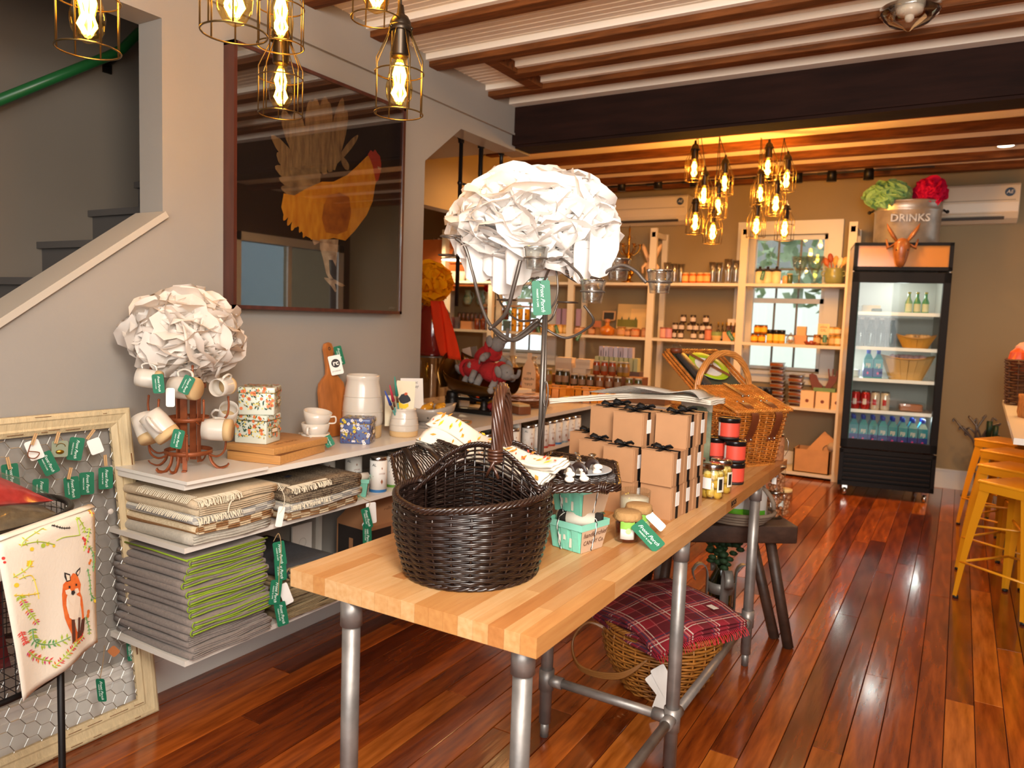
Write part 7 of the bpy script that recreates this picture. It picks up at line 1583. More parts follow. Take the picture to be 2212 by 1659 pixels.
t = thing('small_spoon', 'bright metal spoon standing in the left olive jar', 'spoon', at(1560, zl+.25, 7.5)); b = B(); b.cyl((0, 0, -.05), (-.02, 0, .04), .003, 6); b.ball((-.025, 0, .055), .014, 8, sc=(.8, .4, 1.4)); part(b, 'spoon', m_chrome, t)
# bottom shelf crate
cr_ = thing('wooden_crate', 'pale wooden crate on the lowest shelf left of the fridge', 'crate', at(1750, SZ[0], 7.44)); w, d, h = .32, .26, .22
for (a, c_, nm) in (((-w/2, 0, 0), (w/2, .012, h), 'plank'), ((-w/2, d-.012, 0), (w/2, d, h), 'plank'), ((-w/2, 0, 0), (-w/2+.012, d, h), 'plank'), ((w/2-.012, 0, 0), (w/2, d, h), 'plank'), ((-w/2, 0, 0), (w/2, d, .01), 'plank')): part(B().mm(a, c_), nm, G('C8925A', .6, var=.1, sc=8), cr_)
t = thing('engraved_board', 'square wooden board with a black leaf wreath tilted on the crate', 'board', at(1750, SZ[0]+.22, 7.50), rot=(rad(-10), rad(38), 0)); part(B().mm((-.02, -.008, -.02), (.21, .008, .21)), 'board', G('C88E50', .6), t, bevel=.002)
for s_ in (-1, 1): b = B(); b.tube([(.11+s_*.035*cos(a), -.010, .10+.04*sin(a)) for a in [-.9+1.8*k/8 for k in range(9)]], .008, 6, flat=.3); part(b, 'wreath_leaf', G('4A3626', .7), t)
t = thing('string_ball', 'pale ball of string on the lowest shelf beside the crate', 'ball', at(1797, SZ[0]+.22, 7.5)); part(B().ball((0, 0, .04), .045, 14), 'ball', G('A8927A', .8, bump=.5), t)
boxp('wooden_block', 'wooden block standing at the right end of the lowest shelf', 1797, SZ[0], 7.5, .11, .1, .21, 'B07840')
# ================= KITCHEN SIDE AND COUNTER =================
ct = thing('far_counter', 'white L shaped counter end past the wall opening, crowded with jars', 'counter', (-2.4, 5.0, 0))
part(B().mm((-3.0, 3.2, .835), (-2.425, 4.75, .855)).mm((-3.0, 4.75, .835), (-1.62, 5.32, .855)), 'countertop', m_shelf, ct, world=True)
part(B().mm((-2.95, 4.85, 0), (-1.70, 5.25, .83)), 'cabinet', G('8A7E70', .6), ct, world=True)
ZC = .857
def atc(u, y, dz=0): return at(u, ZC+dz, y)
# black pipe rack hanging from the soffit
pr = thing('pipe_rack', 'black iron pipe rack hanging from the soffit past the wall opening', 'rack', ZP(1040, 302, 2.46)); m_pipe = mat('black_pipe', '1F1B1A', .4, .5)
a = ZP(997, 290, 2.46); c = ZP(1040, 302, 2.46); d = ZP(1084, 318, 2.46)
for (p, l, r, fl) in ((a, 1.0, .012, .03), (c, .45, .014, .062), (d, .12, .012, .026)):
    b = B(); b.cyl(p, p-V((0, 0, l)), r, 10); b.lathe([(fl, 0), (fl, -.014), (r*1.6, -.03), (r*1.5, -.05)], at=p, n=20); part(b, 'drop_pipe', m_pipe, pr, world=True)
b = B(); b.cyl(a-V((0, 0, .28)), a-V((0, 0, .28))+V((0, .8, 0)), .007, 8); b.ball(a-V((0, 0, .28)), .018, 8); part(b, 'cross_pipe', m_pipe, pr, world=True)
# lamp over kitchen shelf
lm = thing('pendant_lamp', 'lit white shallow dish pendant lamp in the far kitchen', 'pendant lamp', YP(985, 562, 6.4)); part(B().lathe([(.16, 0), (.155, .012), (.05, .04), (.03, .10), (.001, .11)], n=28), 'shade', G('3A2A20', .4), lm); part(B().lathe([(.001, .004), (.15, .002), (.15, .0), (.001, -.004)], n=28), 'diffuser', emis('lamp_diffuser', 'FFE9C0', 9), lm)
part(B().cyl((0, 0, .1), (0, 0, .95), .006, 6), 'stem', m_pipe, lm); point('kitchen_bulb', YP(985, 572, 6.4), 9, (1, .75, .45), .1)
sh3 = thing('kitchen_shelf', 'white kitchen shelf loaded with cups, glowing under the dish lamp', 'shelf', YP(960, 607, 6.8))
q0 = YP(930, 607, 6.8); q1 = YP(1085, 609, 6.8); part(B().mm((q0.x, 6.7, q0.z-.025), (q1.x, 7.05, q0.z)), 'shelf_board', m_sh2, sh3, world=True)
for x in (q0.x+.25, q1.x-.12): part(B().mm((x, 6.72, .0), (x+.05, 6.77, q0.z)), 'post', m_sh2, sh3, world=True)
for i, u in enumerate([962, 976, 992, 1008, 1022]): p = YP(u, 600, 6.8); t = thing('cup', 'pale cup on the kitchen shelf under the lamp, %s of five' % ordn[i], 'cup', V((p.x, 6.85, q0.z))); part(B().lathe([(.03, 0), (.042, .06), (.044, .11), (.038, .11), (.001, .02)], n=16), 'cup_body', G('E8DCC8', .4), t)
kc = thing('kitchen_dresser', 'white framed dresser with orange wood slats in the far kitchen', 'cabinet', YP(960, 540, 7.0)); q2 = YP(938, 500, 7.2); q3 = YP(968, 600, 7.2); part(B().mm((q2.x-.3, 7.3, 1.7), (q3.x+.02, 7.36, 2.3)), 'back_panel', G('B8642A', .6), kc, world=True); part(B().mm((q3.x-.10, 7.2, 0), (q3.x-.05, 7.3, 2.4)), 'post', m_sh2, kc, world=True)
for k in range(6): part(B().mm((q3.x-.05, 7.28, 1.75+k*.09), (q3.x+.45, 7.30, 1.82+k*.09)), 'slat', G('B0602A', .6), kc, world=True)
# red glass jar, yellow flower, orange scarf
rj = YP(938, 705, 3.62); rjz = ZC
t = thing('drink_dispenser', 'large red glass drinks jar with metal fittings just past the wall edge', 'jar', V((rj.x-.01, 3.62, ZC+.0)))
part(B().lathe([(.10, .30), (.115, .33), (.115, .50), (.10, .56), (.07, .60)], n=28), 'red_glass', mat('red_glass', '6E1A18', .12, coat=.8), t); part(B().lathe([(.09, 0), (.10, .02), (.105, .29), (.11, .31)], n=28), 'base_glass', glass('dim_glass', (.7, .6, .5), .05, 1.6, 2), t); part(B().lathe([(.112, .295), (.118, .30), (.112, .305)], n=28), 'metal_band', m_iron, t); b = B(); b.tube([(.05, -.1, .17), (.06, -.13, .2), (.06, -.13, .27)], .008, 8); part(b, 'tap', m_gold, t)
pom('paper_flower', 'golden yellow tissue flower on the red glass jar past the wall edge', YP(932, 612, 3.62), .125, (1, 1, 1), 90, paper('tissue_yellow', 'F0A010'), 77, size=.6)
t = thing('scarf', 'orange red gauzy scarf tied under the yellow flower, hanging down', 'scarf', YP(950, 660, 3.56)); S0 = YP(932, 652, 3.55)
def scf(u, v): a = YP(930+30*u+22*v+12*u*v, 650+118*v+12*u*v, 3.53); return a + V((0, -.02*sin(u*9+v*3), 0))
part(B().grid(scf, 12, 14), 'gauze', paper('scarf_orange', 'E8502A', .5), t, world=True, solid=.001)
# brass scale with knitted elephants
sp_ = YP(1045, 895, 3.55); SB = V((sp_.x, 3.55, ZC)); sc2 = thing('counter_scale', 'old black iron counter scale with a big brass scoop pan', 'scale', SB); m_bras = mat('scoop_brass', '6A4A20', .28, .9, var=.3, sc=6)
b = B().lathe([(.03, .0), (.035, .02), (.022, .04), (.02, .07), (.03, .095)], n=16); b.box((-.09, 0, .012), (.34, .10, .024), bev=.006); b.box((-.12, 0, .075), (.28, .03, .018)); part(b, 'iron_body', m_pipe, sc2)
for s_ in (-1, 1): b = B(); b.tube([V((0, -.02, .08)), V((s_*.05, -.03, .085)), V((s_*.10, -.03, .11)), V((s_*.14, -.02, .15))], .008, 7); part(b, 'pan_arm', m_pipe, sc2)
part(B().lathe([(.035, .02), (.042, .03), (.042, .06), (.034, .07), (.036, .075), (.036, .105), (.028, .115)], at=(-.22, -.0, 0), n=18), 'weight', m_pipe, sc2)
def pan(u, v):
    a = pi*u; r = .14*(1-.35*(2*v-1)**4); hh = (.055 if u < .5 else .15) + .06*(1-v)
    return V(((v-.5)*.42 - .02, -r*cos(a), .098 + (1-sin(a))*hh + .03*(2*v-1)**4))
part(B().grid(pan, 20, 20), 'brass_pan', m_bras, sc2, solid=.003)
b = B().grid(lambda u, v: V((-.22 - .03*v, (u-.5)*.24, .14+.20*v*sin(pi*(.15+.7*u)))), 10, 6); part(b, 'pan_back', m_bras, sc2, solid=.003)
m_ele = mat('grey_knit', '8A8684', .95, bump=.6, bs=140); m_ered = mat('red_knit', 'A81E22', .95, bump=.8, bs=110)
def elephant(c, rot, label, s=1):
    t = thing('stuffed_elephant', label, 'toy', c, rot=rot); t.scale = (s, s, s)
    part(B().ball((0, 0, 0), .075, 16, sc=(1.25, .8, .75)), 'body', m_ered, t); part(B().ball((.10, 0, .03), .045, 14, sc=(1.1, .9, 1)), 'head', m_ele, t)
    b = B(); b.tube(spline([V((.135, 0, .02)), V((.17, 0, .02)), V((.20, -.01, .045)), V((.21, -.01, .075))], 5), .014, 9, rs=None, r2=.009); part(b, 'trunk', m_ele, t)
    for s_ in (-1, 1): part(B().ball((.085, s_*.045, .045), .035, 10, sc=(.8, .3, 1)), 'ear', m_ele, t); part(B().ball((.13, s_*.022, .045), .005, 6), 'eye', m_black, t)
    for (x, y) in ((.05, -.06), (.05, .06), (-.06, -.06), (-.06, .06)): b = B(); b.tube([V((x, y*.6, -.02)), V((x+.01, y*1.4, -.05))], .02, 9); b.ball((x+.01, y*1.45, -.055), .021, 8); part(b, 'leg', m_ele, t)
    b = B(); b.tube([V((-.09, 0, .0)), V((-.12, 0, .02))], .006, 6); part(b, 'tail', m_ele, t)
    b = B(); b.tube([V((.055+.004*sin(k), .05*cos(a), .01+.055*sin(a))) for k, a in enumerate([2*pi*k/16 for k in range(16)])], .014, 7, True); part(b, 'scarf_roll', m_ered, t)
elephant(YP(1052, 768, 3.56), (rad(-10), rad(-25), rad(-15)), 'grey knitted toy elephant with raised trunk, on top of the pile in the brass pan')
elephant(YP(1065, 805, 3.50), (rad(20), rad(10), rad(-10)), 'grey knitted toy elephant in a red jumper lying at the rim of the brass pan', 1.0)
elephant(YP(1022, 795, 3.52), (rad(-30), rad(20), rad(150)), 'red jumpered toy elephant at the left of the brass pan', .9)
# small counter goods
pg = thing('cast_iron_pig', 'dark red pig ornament on the counter in front of the scale', 'ornament', YP(1078, 886, 3.56)); m_pig = G('8A2428', .35); pg.location.z = ZC
part(B().ball((0, 0, .042), .042, 14, sc=(1.35, .8, .8)), 'body', m_pig, pg); part(B().ball((-.052, 0, .045), .024, 10, sc=(1.1, .9, .9)), 'head', m_pig, pg)
for (x, y) in ((-.03, -.02), (-.03, .02), (.035, -.02), (.035, .02)): part(B().cyl((x, y, 0), (x, y, .03), .010, 8), 'leg', m_pig, pg)
part(B().cyl((-.07, 0, .045), (-.082, 0, .045), .010, 8), 'snout', m_pig, pg)
bx_ = thing('trinket_box', 'small wooden box of folded papers beside the red pig', 'box', V((YP(1118, 885, 3.7).x, 3.72, ZC)), rad(-30)); part(B().box((0, 0, .022), (.13, .08, .044), bev=.003), 'box', G('7A4628', .5), bx_); part(B().box((0, 0, .05), (.12, .07, .014), bev=.003), 'papers', G('C8A878', .7), bx_)
rbk = thing('bread_basket', 'oval split wicker basket lined with checked cloth on the counter', 'basket', V((YP(1150, 870, 4.1).x, 4.05, ZC)), rad(60)); fnb = lambda u, t: V((.15*(.85+.15*t)*cos(2*pi*u), .10*(.85+.15*t)*sin(2*pi*u), .004+.06*t))
b = B(); weave(b, fnb, 18, [i/6 for i in range(7)], .005, .004, sub=2); part(b, 'woven_side', mat('brown_split_wicker', '7A4420', .5, var=.3, sc=30), rbk); part(B().box((0, 0, .03), (.22, .14, .05), bev=.01), 'contents', G('8A5A38', .6), rbk)
b = B().grid(lambda u, v: V((.15*(1.04+.04*sin(30*u))*cos(2*pi*u)*(.3+.72*v), .10*(1.04+.04*sin(30*u))*sin(2*pi*u)*(.3+.72*v), .078-.03*max(0, v-.85)/.15)), 40, 4); part(b, 'checked_cloth', checker('red_white_check', 'D8C0B0', 'C89484', 'E0CABA', 40, 40, 40), rbk, solid=.002)
for i, (u, y_, w, d_, lb) in enumerate([(1200, 4.55, .24, .2, 'orange split wood basket on the counter, nearer, behind the candle stand pole'), (1265, 4.62, .26, .2, 'orange split wood basket on the counter, behind the folded towels')]):
    t = thing('chip_basket', lb, 'basket', V((at(u, ZC, y_).x, y_, ZC)), rad(10)); b = B()
    for k in range(14): a = 2*pi*k/14; b.box((w/2*cos(a)*.95, d_/2*sin(a)*.95, .045), (.045, .004, .09), a+pi/2)
    part(b, 'splints', mat('orange_splint', 'D8821E', .45, var=.2, sc=12), t, stuff=True); b = B(); b.tube([(w/2*cos(a), d_/2*sin(a), .088) for a in [2*pi*k/28 for k in range(28)]], .006, 6, True); part(b, 'rim', MATS['orange_splint'], t); part(B().lathe([(.001, .065), (w*.42, .065)], n=20, sy=d_/w), 'contents', mat('green_packets', '6A7A4A', .6, col2='D8C8A0', sc=30), t)
# kraft labelled jars, three rows
k = 0
solo(B().mm((-2.80, 4.80, ZC), (-1.66, 5.31, ZC+.062)), 'counter_plinth', G('8A5A34', .6), 'low brown wooden plinth on the counter end under the kraft labelled jars', 'shelf')
def kj(u, y, dz, h, w, fill, i, row): dz += .063; jarp('kraft_label_jar', 'jar with kraft label on the counter end, %s row, %s from the left' % (row, ordn[i]), u, ZC+dz, y, h, w, fill, 'A89A86', '8A6848', lab=(.28, .66), arc=(-160, -20))
for i, (u, f) in enumerate([(1153, '4A3A14'), (1183, '8A7020'), (1208, '2E2814'), (1221, '3A3018')]): kj(u, 4.86, .0, .125, 19, f, i, 'tall left')
for i, (u, f) in enumerate([(1240, '3A2A14'), (1257, '4A3818'), (1275, '3A2E16'), (1295, '8A4A1A'), (1315, '7A4220'), (1334, '5A3A1A'), (1358, '6A5A1E'), (1378, '4A4A1A')]): kj(u, 4.86, .0, .10, 16.5, f, i, 'front')
solo(B().mm((at(1270, ZC, 5.1).x, 5.06, ZC+.063), (at(1385, ZC, 5.1).x, 5.22, ZC+.148)), 'counter_riser', G('7A4A26', .6), 'wooden riser behind the front row of kraft labelled jars', 'box')
for i, (u, f) in enumerate([(1288, '9A3A14'), (1305, 'A8421A'), (1322, '9A3E18'), (1340, '9A6A1E'), (1352, 'A8762A')]): kj(u, 5.12, .086, .105, 15.5, f, i, 'raised rear')
for i, (u, w, h, dz) in enumerate([(1216, .135, .13, .065), (1250, .11, .12, .0), (1258, .12, .07, .121)]):
    t = boxp('white_carton', 'pale printed carton behind the counter jars, %s' % ['left', 'right lower', 'right upper'][i], u, ZC+.063+dz, 5.14, w, .08, h, 'D8BE9E', deco='band', dcol='CDB090')
solo(B().mm((at(1180, ZC, 5.1).x, 5.08, ZC+.063), (at(1235, ZC, 5.1).x, 5.24, ZC+.127)), 'counter_riser', G('9A6430', .6), 'long orange brown riser behind the left kraft jars', 'box')
gb0 = at(1328, ZC+.0, 5.28)
bkx = thing('display_ledge', 'narrow ledge behind the counter jars carrying green books', 'shelf', V((gb0.x, 5.325, ZC-.857))); part(B().mm((-.17, 0, 0), (.17, .09, 1.03)), 'ledge', G('6A5040', .6), bkx)
for i in range(9):
    u = 1288 + i*10.5; p = at(u, 1.031, 5.33); t = thing('booklet', 'pale green booklet in the row above the counter jars, %s of nine' % ordn[i], 'book', p); part(B().mm((-.0155, 0, 0), (.0155, .06, .10)), 'cover', G('B8B47E', .7), t); part(B().mm((-.0157, -.001, .02), (-.0150, .0, .09)), 'spine_line', G('8A8A5A', .7), t)
for i in range(7):
    u = 1298 + i*10.5; p = at(u, 1.132, 5.335); t = thing('coffee_bag', 'pale lilac printed bag standing on the green booklets, %s of seven' % ordn[i], 'bag', p); part(B().mm((-.0165, 0, 0), (.0165, .05, .078)), 'bag', G('C8BCC0' if i % 2 else 'B8A8AC', .6), t)
    if i in (0, 1, 4): part(B().prism([(-.003, .004), (.003, .004), (.003, .035), (.001, .05), (-.001, .05), (-.003, .035)], .001, T=MX.Rotation(rad(90), 4, 'X')), 'bottle_print', m_black, t)
# board bag I'M FEELIN TIPSY AND FINE & clear bags
wb2 = thing('bottle_tag_board', 'bottle shaped pale board lettered in black hanging behind the scale', 'board', YP(1142, 838, 4.3)); wb2.location.z = ZC+.02
part(B().prism([(-.045, .01), (-.035, 0), (.035, 0), (.045, .01), (.045, .18), (.035, .215), (.014, .26), (.014, .30), (-.014, .30), (-.014, .26), (-.035, .215), (-.045, .18)], .012, T=MX.Rotation(rad(20), 4, 'Z') @ MX.Rotation(rad(90), 4, 'X')), 'board', G('D8B088', .7), wb2)
for i, s_ in enumerate(["I'M", 'FEELIN', 'TIPSY', 'AND FINE']): lettering(s_, wb2, MX.Rotation(rad(20), 4, 'Z') @ MX.Translation((0, -.0125, .165-.036*i)) @ MX.Rotation(rad(90), 4, 'X'), .023, m_black)
for i, (u, v, r, s_) in enumerate([(1105, 800, .085, 1.15), (1135, 790, .07, 1.3)]):
    p = YP(u, v, 4.4); t = thing('clear_bag', 'crumpled clear bag of golden crisps on the counter, %s' % ['left', 'right, tied at the neck'][i], 'bag', V((p.x, 4.42+.1*i, ZC))); rr = random.Random(i); b = B().lathe([(r*.8, 0), (r, .05), (r*.95, .14), (r*.4, .22), (r*.15, .25), (r*.35, .29)], n=20, fn=lambda a, z: 1+.08*sin(5*a+z*40)+.05*sin(11*a)); part(b, 'cellophane', glass('cellophane', (1, .93, .8), .1, 1.6, 2.5), t); part(B().lathe([(r*.7, .004), (r*.85, .05), (r*.8, .13), (r*.3, .19)], n=16, fn=lambda a, z: 1+.1*sin(7*a+z*60)), 'crisps', mat('golden_crisps', 'C8843A', .6, var=.3, sc=40, bump=.8, bs=80), t)
nb = thing('leaflet_rack', 'two tilted grey and white cards standing behind the scale', 'card', YP(1012, 752, 3.9)); nb.location.z = ZC+.28; part(B().box((0, 0, 0), (.06, .004, .14), T=MX.Rotation(rad(-15), 4, 'Y')), 'white_card', G('D8CCC0', .6), nb); part(B().box((.045, .01, 0), (.05, .004, .14), T=MX.Rotation(rad(-12), 4, 'Y')), 'grey_card', G('7A746C', .6), nb); part(B().mm((-.02, .0, -.28), (.05, .03, -.04)), 'stand', m_pipe, nb)
for i, (u, v, y_, w, d_, h, c, lb) in enumerate([(990, 850, 3.75, .12, .08, .09, 'B8B4B0', 'grey card box on the counter left of the scale'), (1018, 845, 4.2, .16, .12, .03, 'C84A24', 'orange red folder lying on the counter behind the scale'), (1030, 858, 4.0, .18, .12, .02, 'D8A01E', 'yellow folder lying on the counter behind the scale'), (1165, 850, 4.4, .30, .16, .02, 'DCC8B0', 'stack of cream napkins on the counter by the pole'), (1105, 865, 4.1, .20, .16, .10, 'E0D4C4', 'white carton on the counter behind the red pig')]):
    p = YP(u, v, y_); t = thing('counter_box', lb, 'box', V((p.x, y_, ZC)), rad(-10)); part(B().box((0, 0, h/2), (w, d_, h), bev=min(.003, h/4)), 'box', G(c, .6), t)
wpst = thing('wooden_post', 'short tan wooden price post standing on the counter', 'post', V((YP(1083, 855, 3.95).x, 3.95, ZC))); part(B().mm((-.012, -.01, 0), (.012, .01, .16)), 'post', G('B07840', .6), wpst)
# ================= DRINKS FRIDGE =================
FA = rad(10.5); F0 = V((-.815, 6.86, 0)); FWd, FDp, FHt = .725, .60, 2.125
fr = thing('drinks_fridge', 'tall black glass door drinks fridge against the back wall', 'fridge', F0, FA)
m_fb = mat('fridge_black', '0E0A09', .5, spec=.2); m_fw = mat('fridge_side_white', 'C8BCB0', .4); m_fin = mat('fridge_interior', 'B8B4AC', .5)
def fpz(a, c, nm, m, **k): return part(B().mm(a, c), nm, m, fr, **k)
fpz((0, .06, .10), (.012, FDp, FHt), 'side_panel', m_fw); fpz((FWd-.012, .06, .10), (FWd, FDp, FHt), 'side_panel', m_fw); fpz((.012, FDp-.02, .10), (FWd-.012, FDp, FHt), 'back_panel', m_fin); fpz((0, .05, FHt-.02), (FWd, FDp, FHt), 'top_panel', m_fb)
fpz((.012, .06, .44), (.016, FDp-.02, 1.86), 'inner_liner', m_fin); fpz((FWd-.016, .06, .44), (FWd-.012, FDp-.02, 1.86), 'inner_liner', m_fin); fpz((.012, .06, .42), (FWd-.012, FDp-.02, .44), 'inner_floor', m_fin); fpz((.012, .06, 1.86), (FWd-.012, FDp-.02, 1.88), 'inner_ceiling', m_fin)
# header
part(B().mm((0, 0, 1.90), (FWd, .06, 1.93)).mm((0, 0, 2.10), (FWd, .06, 2.125)).mm((0, 0, 1.90), (.03, .06, 2.12)).mm((FWd-.03, 0, 1.90), (FWd, .06, 2.12)), 'header_frame', m_fb, fr); fpz((.03, .012, 1.93), (FWd-.03, .03, 2.10), 'sign_panel', mat('sign_panel_cream', 'B47C3E', .15, emit=.08, coat=.6))
# door
part(B().mm((0, 0, .415), (.055, .045, 1.885)).mm((FWd-.055, 0, .415), (FWd, .045, 1.885)).mm((0, 0, .415), (FWd, .045, .49)).mm((0, 0, 1.80), (FWd, .045, 1.885)), 'door', m_fb, fr, bevel=.003)
dr = [o for o in fr.children if o.name.startswith('door')][0]
part(B().mm((.055, .018, .49), (FWd-.055, .024, 1.80)), 'door_glass', glass('fridge_glass', (.93, .96, .95), .02, 1.5, .8), dr)
part(B().mm((.055, .012, .49), (.061, .018, 1.80)), 'gasket', G('3A6A62', .5), dr)
# grille
fpz((0, .03, .10), (FWd, .06, .40), 'grille_back', m_fb); part(B().mm((0, 0, .37), (FWd, .03, .405)).mm((0, 0, .09), (FWd, .03, .13)).mm((0, 0, .09), (.03, .03, .4)).mm((FWd-.03, 0, .09), (FWd, .03, .4)), 'grille_frame', m_fb, fr)
for k in range(6): part(B().box((FWd/2, .012, .155+k*.04), (FWd-.07, .018, .016), T=None), 'grille_slat', mat('grille_slat', '1A1412', .5, spec=.2), fr)
for (x, y) in ((.06, .05), (FWd-.06, .05), (.06, FDp-.06), (FWd-.06, FDp-.06)): b = B(); b.cyl((x-.012, y, .035), (x+.012, y, .035), .035, 16); b.box((x, y, .08), (.04, .03, .04)); part(b, 'caster', m_chrome, fr)
fsz = [.585+.0, .735, 1.0, 1.265, 1.555]        # interior levels (bottom first)
for z in fsz[1:]:
    s = fpz((.02, .05, z-.012), (FWd-.02, FDp-.05, z-.006), 'wire_shelf', mat('shelf_wire_white', 'DDDAD2', .4)); fpz((.02, .046, z-.022), (FWd-.02, .05, z+.006), 'price_rail', mat('rail_white', 'F0EEE8', .4, emit=.15))
point('fridge_tube', F0+V((.35, .35, 1.78)), 2.2, (.95, 1, .96), .05); point('fridge_tube', F0+V((.04, .25, 1.1)), 2.2, (.95, 1, .96), .04); point('fridge_tube', F0+V((.62, .28, .7)), 1.2, (.95, 1, .96), .04)
RF = MX.Translation(F0) @ MX.Rotation(FA, 4, 'Z')
def inf(x, y, z): return RF @ V((x, y, z))
fj = {n_: None for n_ in ()}
def water():
    b = B(); s = .029; P = []
    def sq(w, z): return [V((sx*w, sy*w, z)) for sx, sy in ((-1,-1), (1,-1), (1,1), (-1,1))]
    L = [sq(s, 0), sq(s, .105), sq(s*.55, .128), sq(s*.42, .135)]; vs = sum(L, []); fs = [(k*4+i, k*4+(i+1) % 4, k*4+4+(i+1) % 4, k*4+4+i) for k in range(3) for i in range(4)] + [(3,2,1,0)]
    b.add(vs, fs); P.append(('bottle_body', b.mesh('bottle_body', mat('water_bottle_aqua', '3E9AAE', .15, coat=.5))))
    P.append(('cap', B().lathe([(.013, .134), (.0135, .152), (.012, .156)], n=12).mesh('cap', G('1E4AC0', .3))))
    P.append(('blue_label', B().mm((-s-.0006, -s-.0006, .010), (s+.0006, s+.0006, .056)).mesh('blue_label', G('14308E', .35))))
    P.append(('pink_flower', B().prism([((.0095 if i % 2 else .005)*cos(2*pi*i/10), .03+(.0095 if i % 2 else .005)*sin(2*pi*i/10)) for i in range(10)], .0008, T=MX.Translation((0, -s-.0006, 0)) @ MX.Rotation(rad(90), 4, 'X')).mesh('pink_flower', G('E0388A', .4))))
    return P
def wbt(x, y, z, lab): 
    t = from_kit(kit('water', water), 'water_bottle', lab, 'bottle', inf(x, y, z), FA); t.scale = (1.18, 1.18, 1.55); lettering('FIJI', t, MX.Translation((0, -.0297, .072)) @ MX.Rotation(rad(90), 4, 'X'), .026, m_white, 0, bold=.02)
for i in range(8): wbt(.10+i*.075, .11, .442, 'square water bottle with blue label on the fridge floor, front row, %s from the left' % ordn[i])
for i in range(8): wbt(.10+i*.075, .21, .442, 'square water bottle with blue label on the fridge floor, second row, %s from the left' % ordn[i])
for i in range(4): wbt([.175, .252, .185, .262][i], [.12, .12, .22, .22][i], fsz[2]+.001, 'square water bottle on the middle fridge shelf, %s' % ['front left', 'front right', 'rear left', 'rear right'][i])
def can(c1, c2): return [('can_body', B().lathe([(.022, 0), (.029, .006), (.030, .012), (.030, .108), (.025, .12)], n=18).mesh('can_body', G(c1, .25, m=.3))), ('can_top', B().lathe([(.025, .12), (.026, .124), (.022, .122), (.001, .122)], n=18).mesh('can_top', m_chrome)), ('printed_swirl', (lambda b: band(b, .0304, .035, .075, -125, -80, 6))(B()).mesh('printed_swirl', G(c2, .4)))]
for i in range(4):
    from_kit(kit('canr' if i < 2 else 'canw', lambda: can('B81E1E', 'E8D8D0') if i < 2 else can('DAD4CC', 'B8242A')), 'soda_can', '%s can on the fridge shelf, %s, front row' % (['red soda', 'red soda', 'white soda', 'white soda'][i], ['far left', 'second', 'third', 'fourth'][i]), 'can', inf(.10+i*.076, .12, fsz[1]+.001), FA, sc=1.22)
    from_kit(kit('canr' if i < 2 else 'canw', None), 'soda_can', '%s can on the fridge shelf, rear row, behind the %s' % (['red soda', 'red soda', 'white soda', 'white soda'][i], ['far left one', 'second one', 'third one', 'fourth one'][i]), 'can', inf(.11+i*.076, .21, fsz[1]+.001), FA, sc=1.22)
t = thing('sandwich_pack', 'clear pack of rolled sandwiches on the fridge shelf right of the cans', 'pack', inf(.53, .16, fsz[1]+.001), FA); part(B().box((0, 0, .035), (.17, .11, .06), bev=.012), 'sandwiches', G('B8806A', .6), t); part(B().box((0, 0, .04), (.20, .13, .078), bev=.006), 'clear_box', m_gl, t)
def fbask(r, h, lab, x, z, c, cc):
    t = thing('chip_basket', lab, 'basket', inf(x, .18, z), FA); b = B(); n = 18
    for k in range(n):
        a = 2*pi*k/n; c0, s0 = cos(a), sin(a); w = r*.16; tx = V((-s0, c0*.6, 0)).normalized(); p0 = V((c0*r*.6, s0*r*.38, 0)); p1 = V((c0*r, s0*r*.62, h+.012*cos(2*a)))
        b.add([p0-tx*w*.62, p0+tx*w*.62, p1+tx*w, p1-tx*w], [(0,1,2,3)])
    part(b, 'splints', G('DDB878' if c == 0 else 'D8A040', .5), t, solid=.002, stuff=True); b = B(); b.tube([(r*1.02*cos(a), r*.64*sin(a), h+.014*cos(2*a)) for a in [2*pi*k/32 for k in range(32)]], .006, 6, True); part(b, 'rim', G('C89A58', .5), t)
    b = B(); rr = random.Random(int(x*100)); [b.ball((rr.uniform(-.6, .6)*r, rr.uniform(-.3, .3)*r, h*.95), r*.17, 8) for _ in range(14)]; part(b, 'wrapped_goods', G(cc, .5), t, stuff=True)
fbask(.20, .19, 'large splint basket of red and white packets in the fridge', .475, fsz[2]+.001, 0, 'D8B0B0'); fbask(.145, .10, 'small golden splint basket on the second fridge shelf', .53, fsz[3]+.001, 1, 'E0BE90')
for i in range(4): t = thing('milk_bottle', 'clear glass milk bottle on the fridge shelf, %s of four' % ordn[i], 'bottle', inf(.105+i*.078, .16, fsz[3]+.001), FA); t.scale = (1.15, 1.15, 1.18); part(B().lathe([(.028, 0), (.031, .01), (.031, .12), (.018, .165), (.017, .19), (.020, .195)], n=18), 'bottle_wall', glass('bottle_glass', (.66, .74, .70), .08, 1.6, 1.6), t); part(B().lathe([(.020, .195), (.021, .212), (.001, .214)], n=14), 'cap', G('D8D8D2', .3), t)
for i in range(3): t = thing('soda_bottle', 'green glass soda bottle at the right of the top fridge shelf, %s of three' % ordn[i], 'bottle', inf(.45+i*.062, .14, fsz[4]+.001), FA); part(B().lathe([(.026, 0), (.028, .01), (.028, .09), (.012, .13), (.011, .165)], n=16), 'bottle_wall', G('5AA878' if i else '9AC8A0', .12, coat=.7), t); b = B(); band(b, .0285, .015, .08, -150, -30, 8); part(b, 'label', G('E0E8C8' if i != 1 else 'D8DCC0', .5), t); part(B().lathe([(.013, .163), (.014, .176), (.001, .178)], n=12), 'cap', G('C8C060', .3), t)
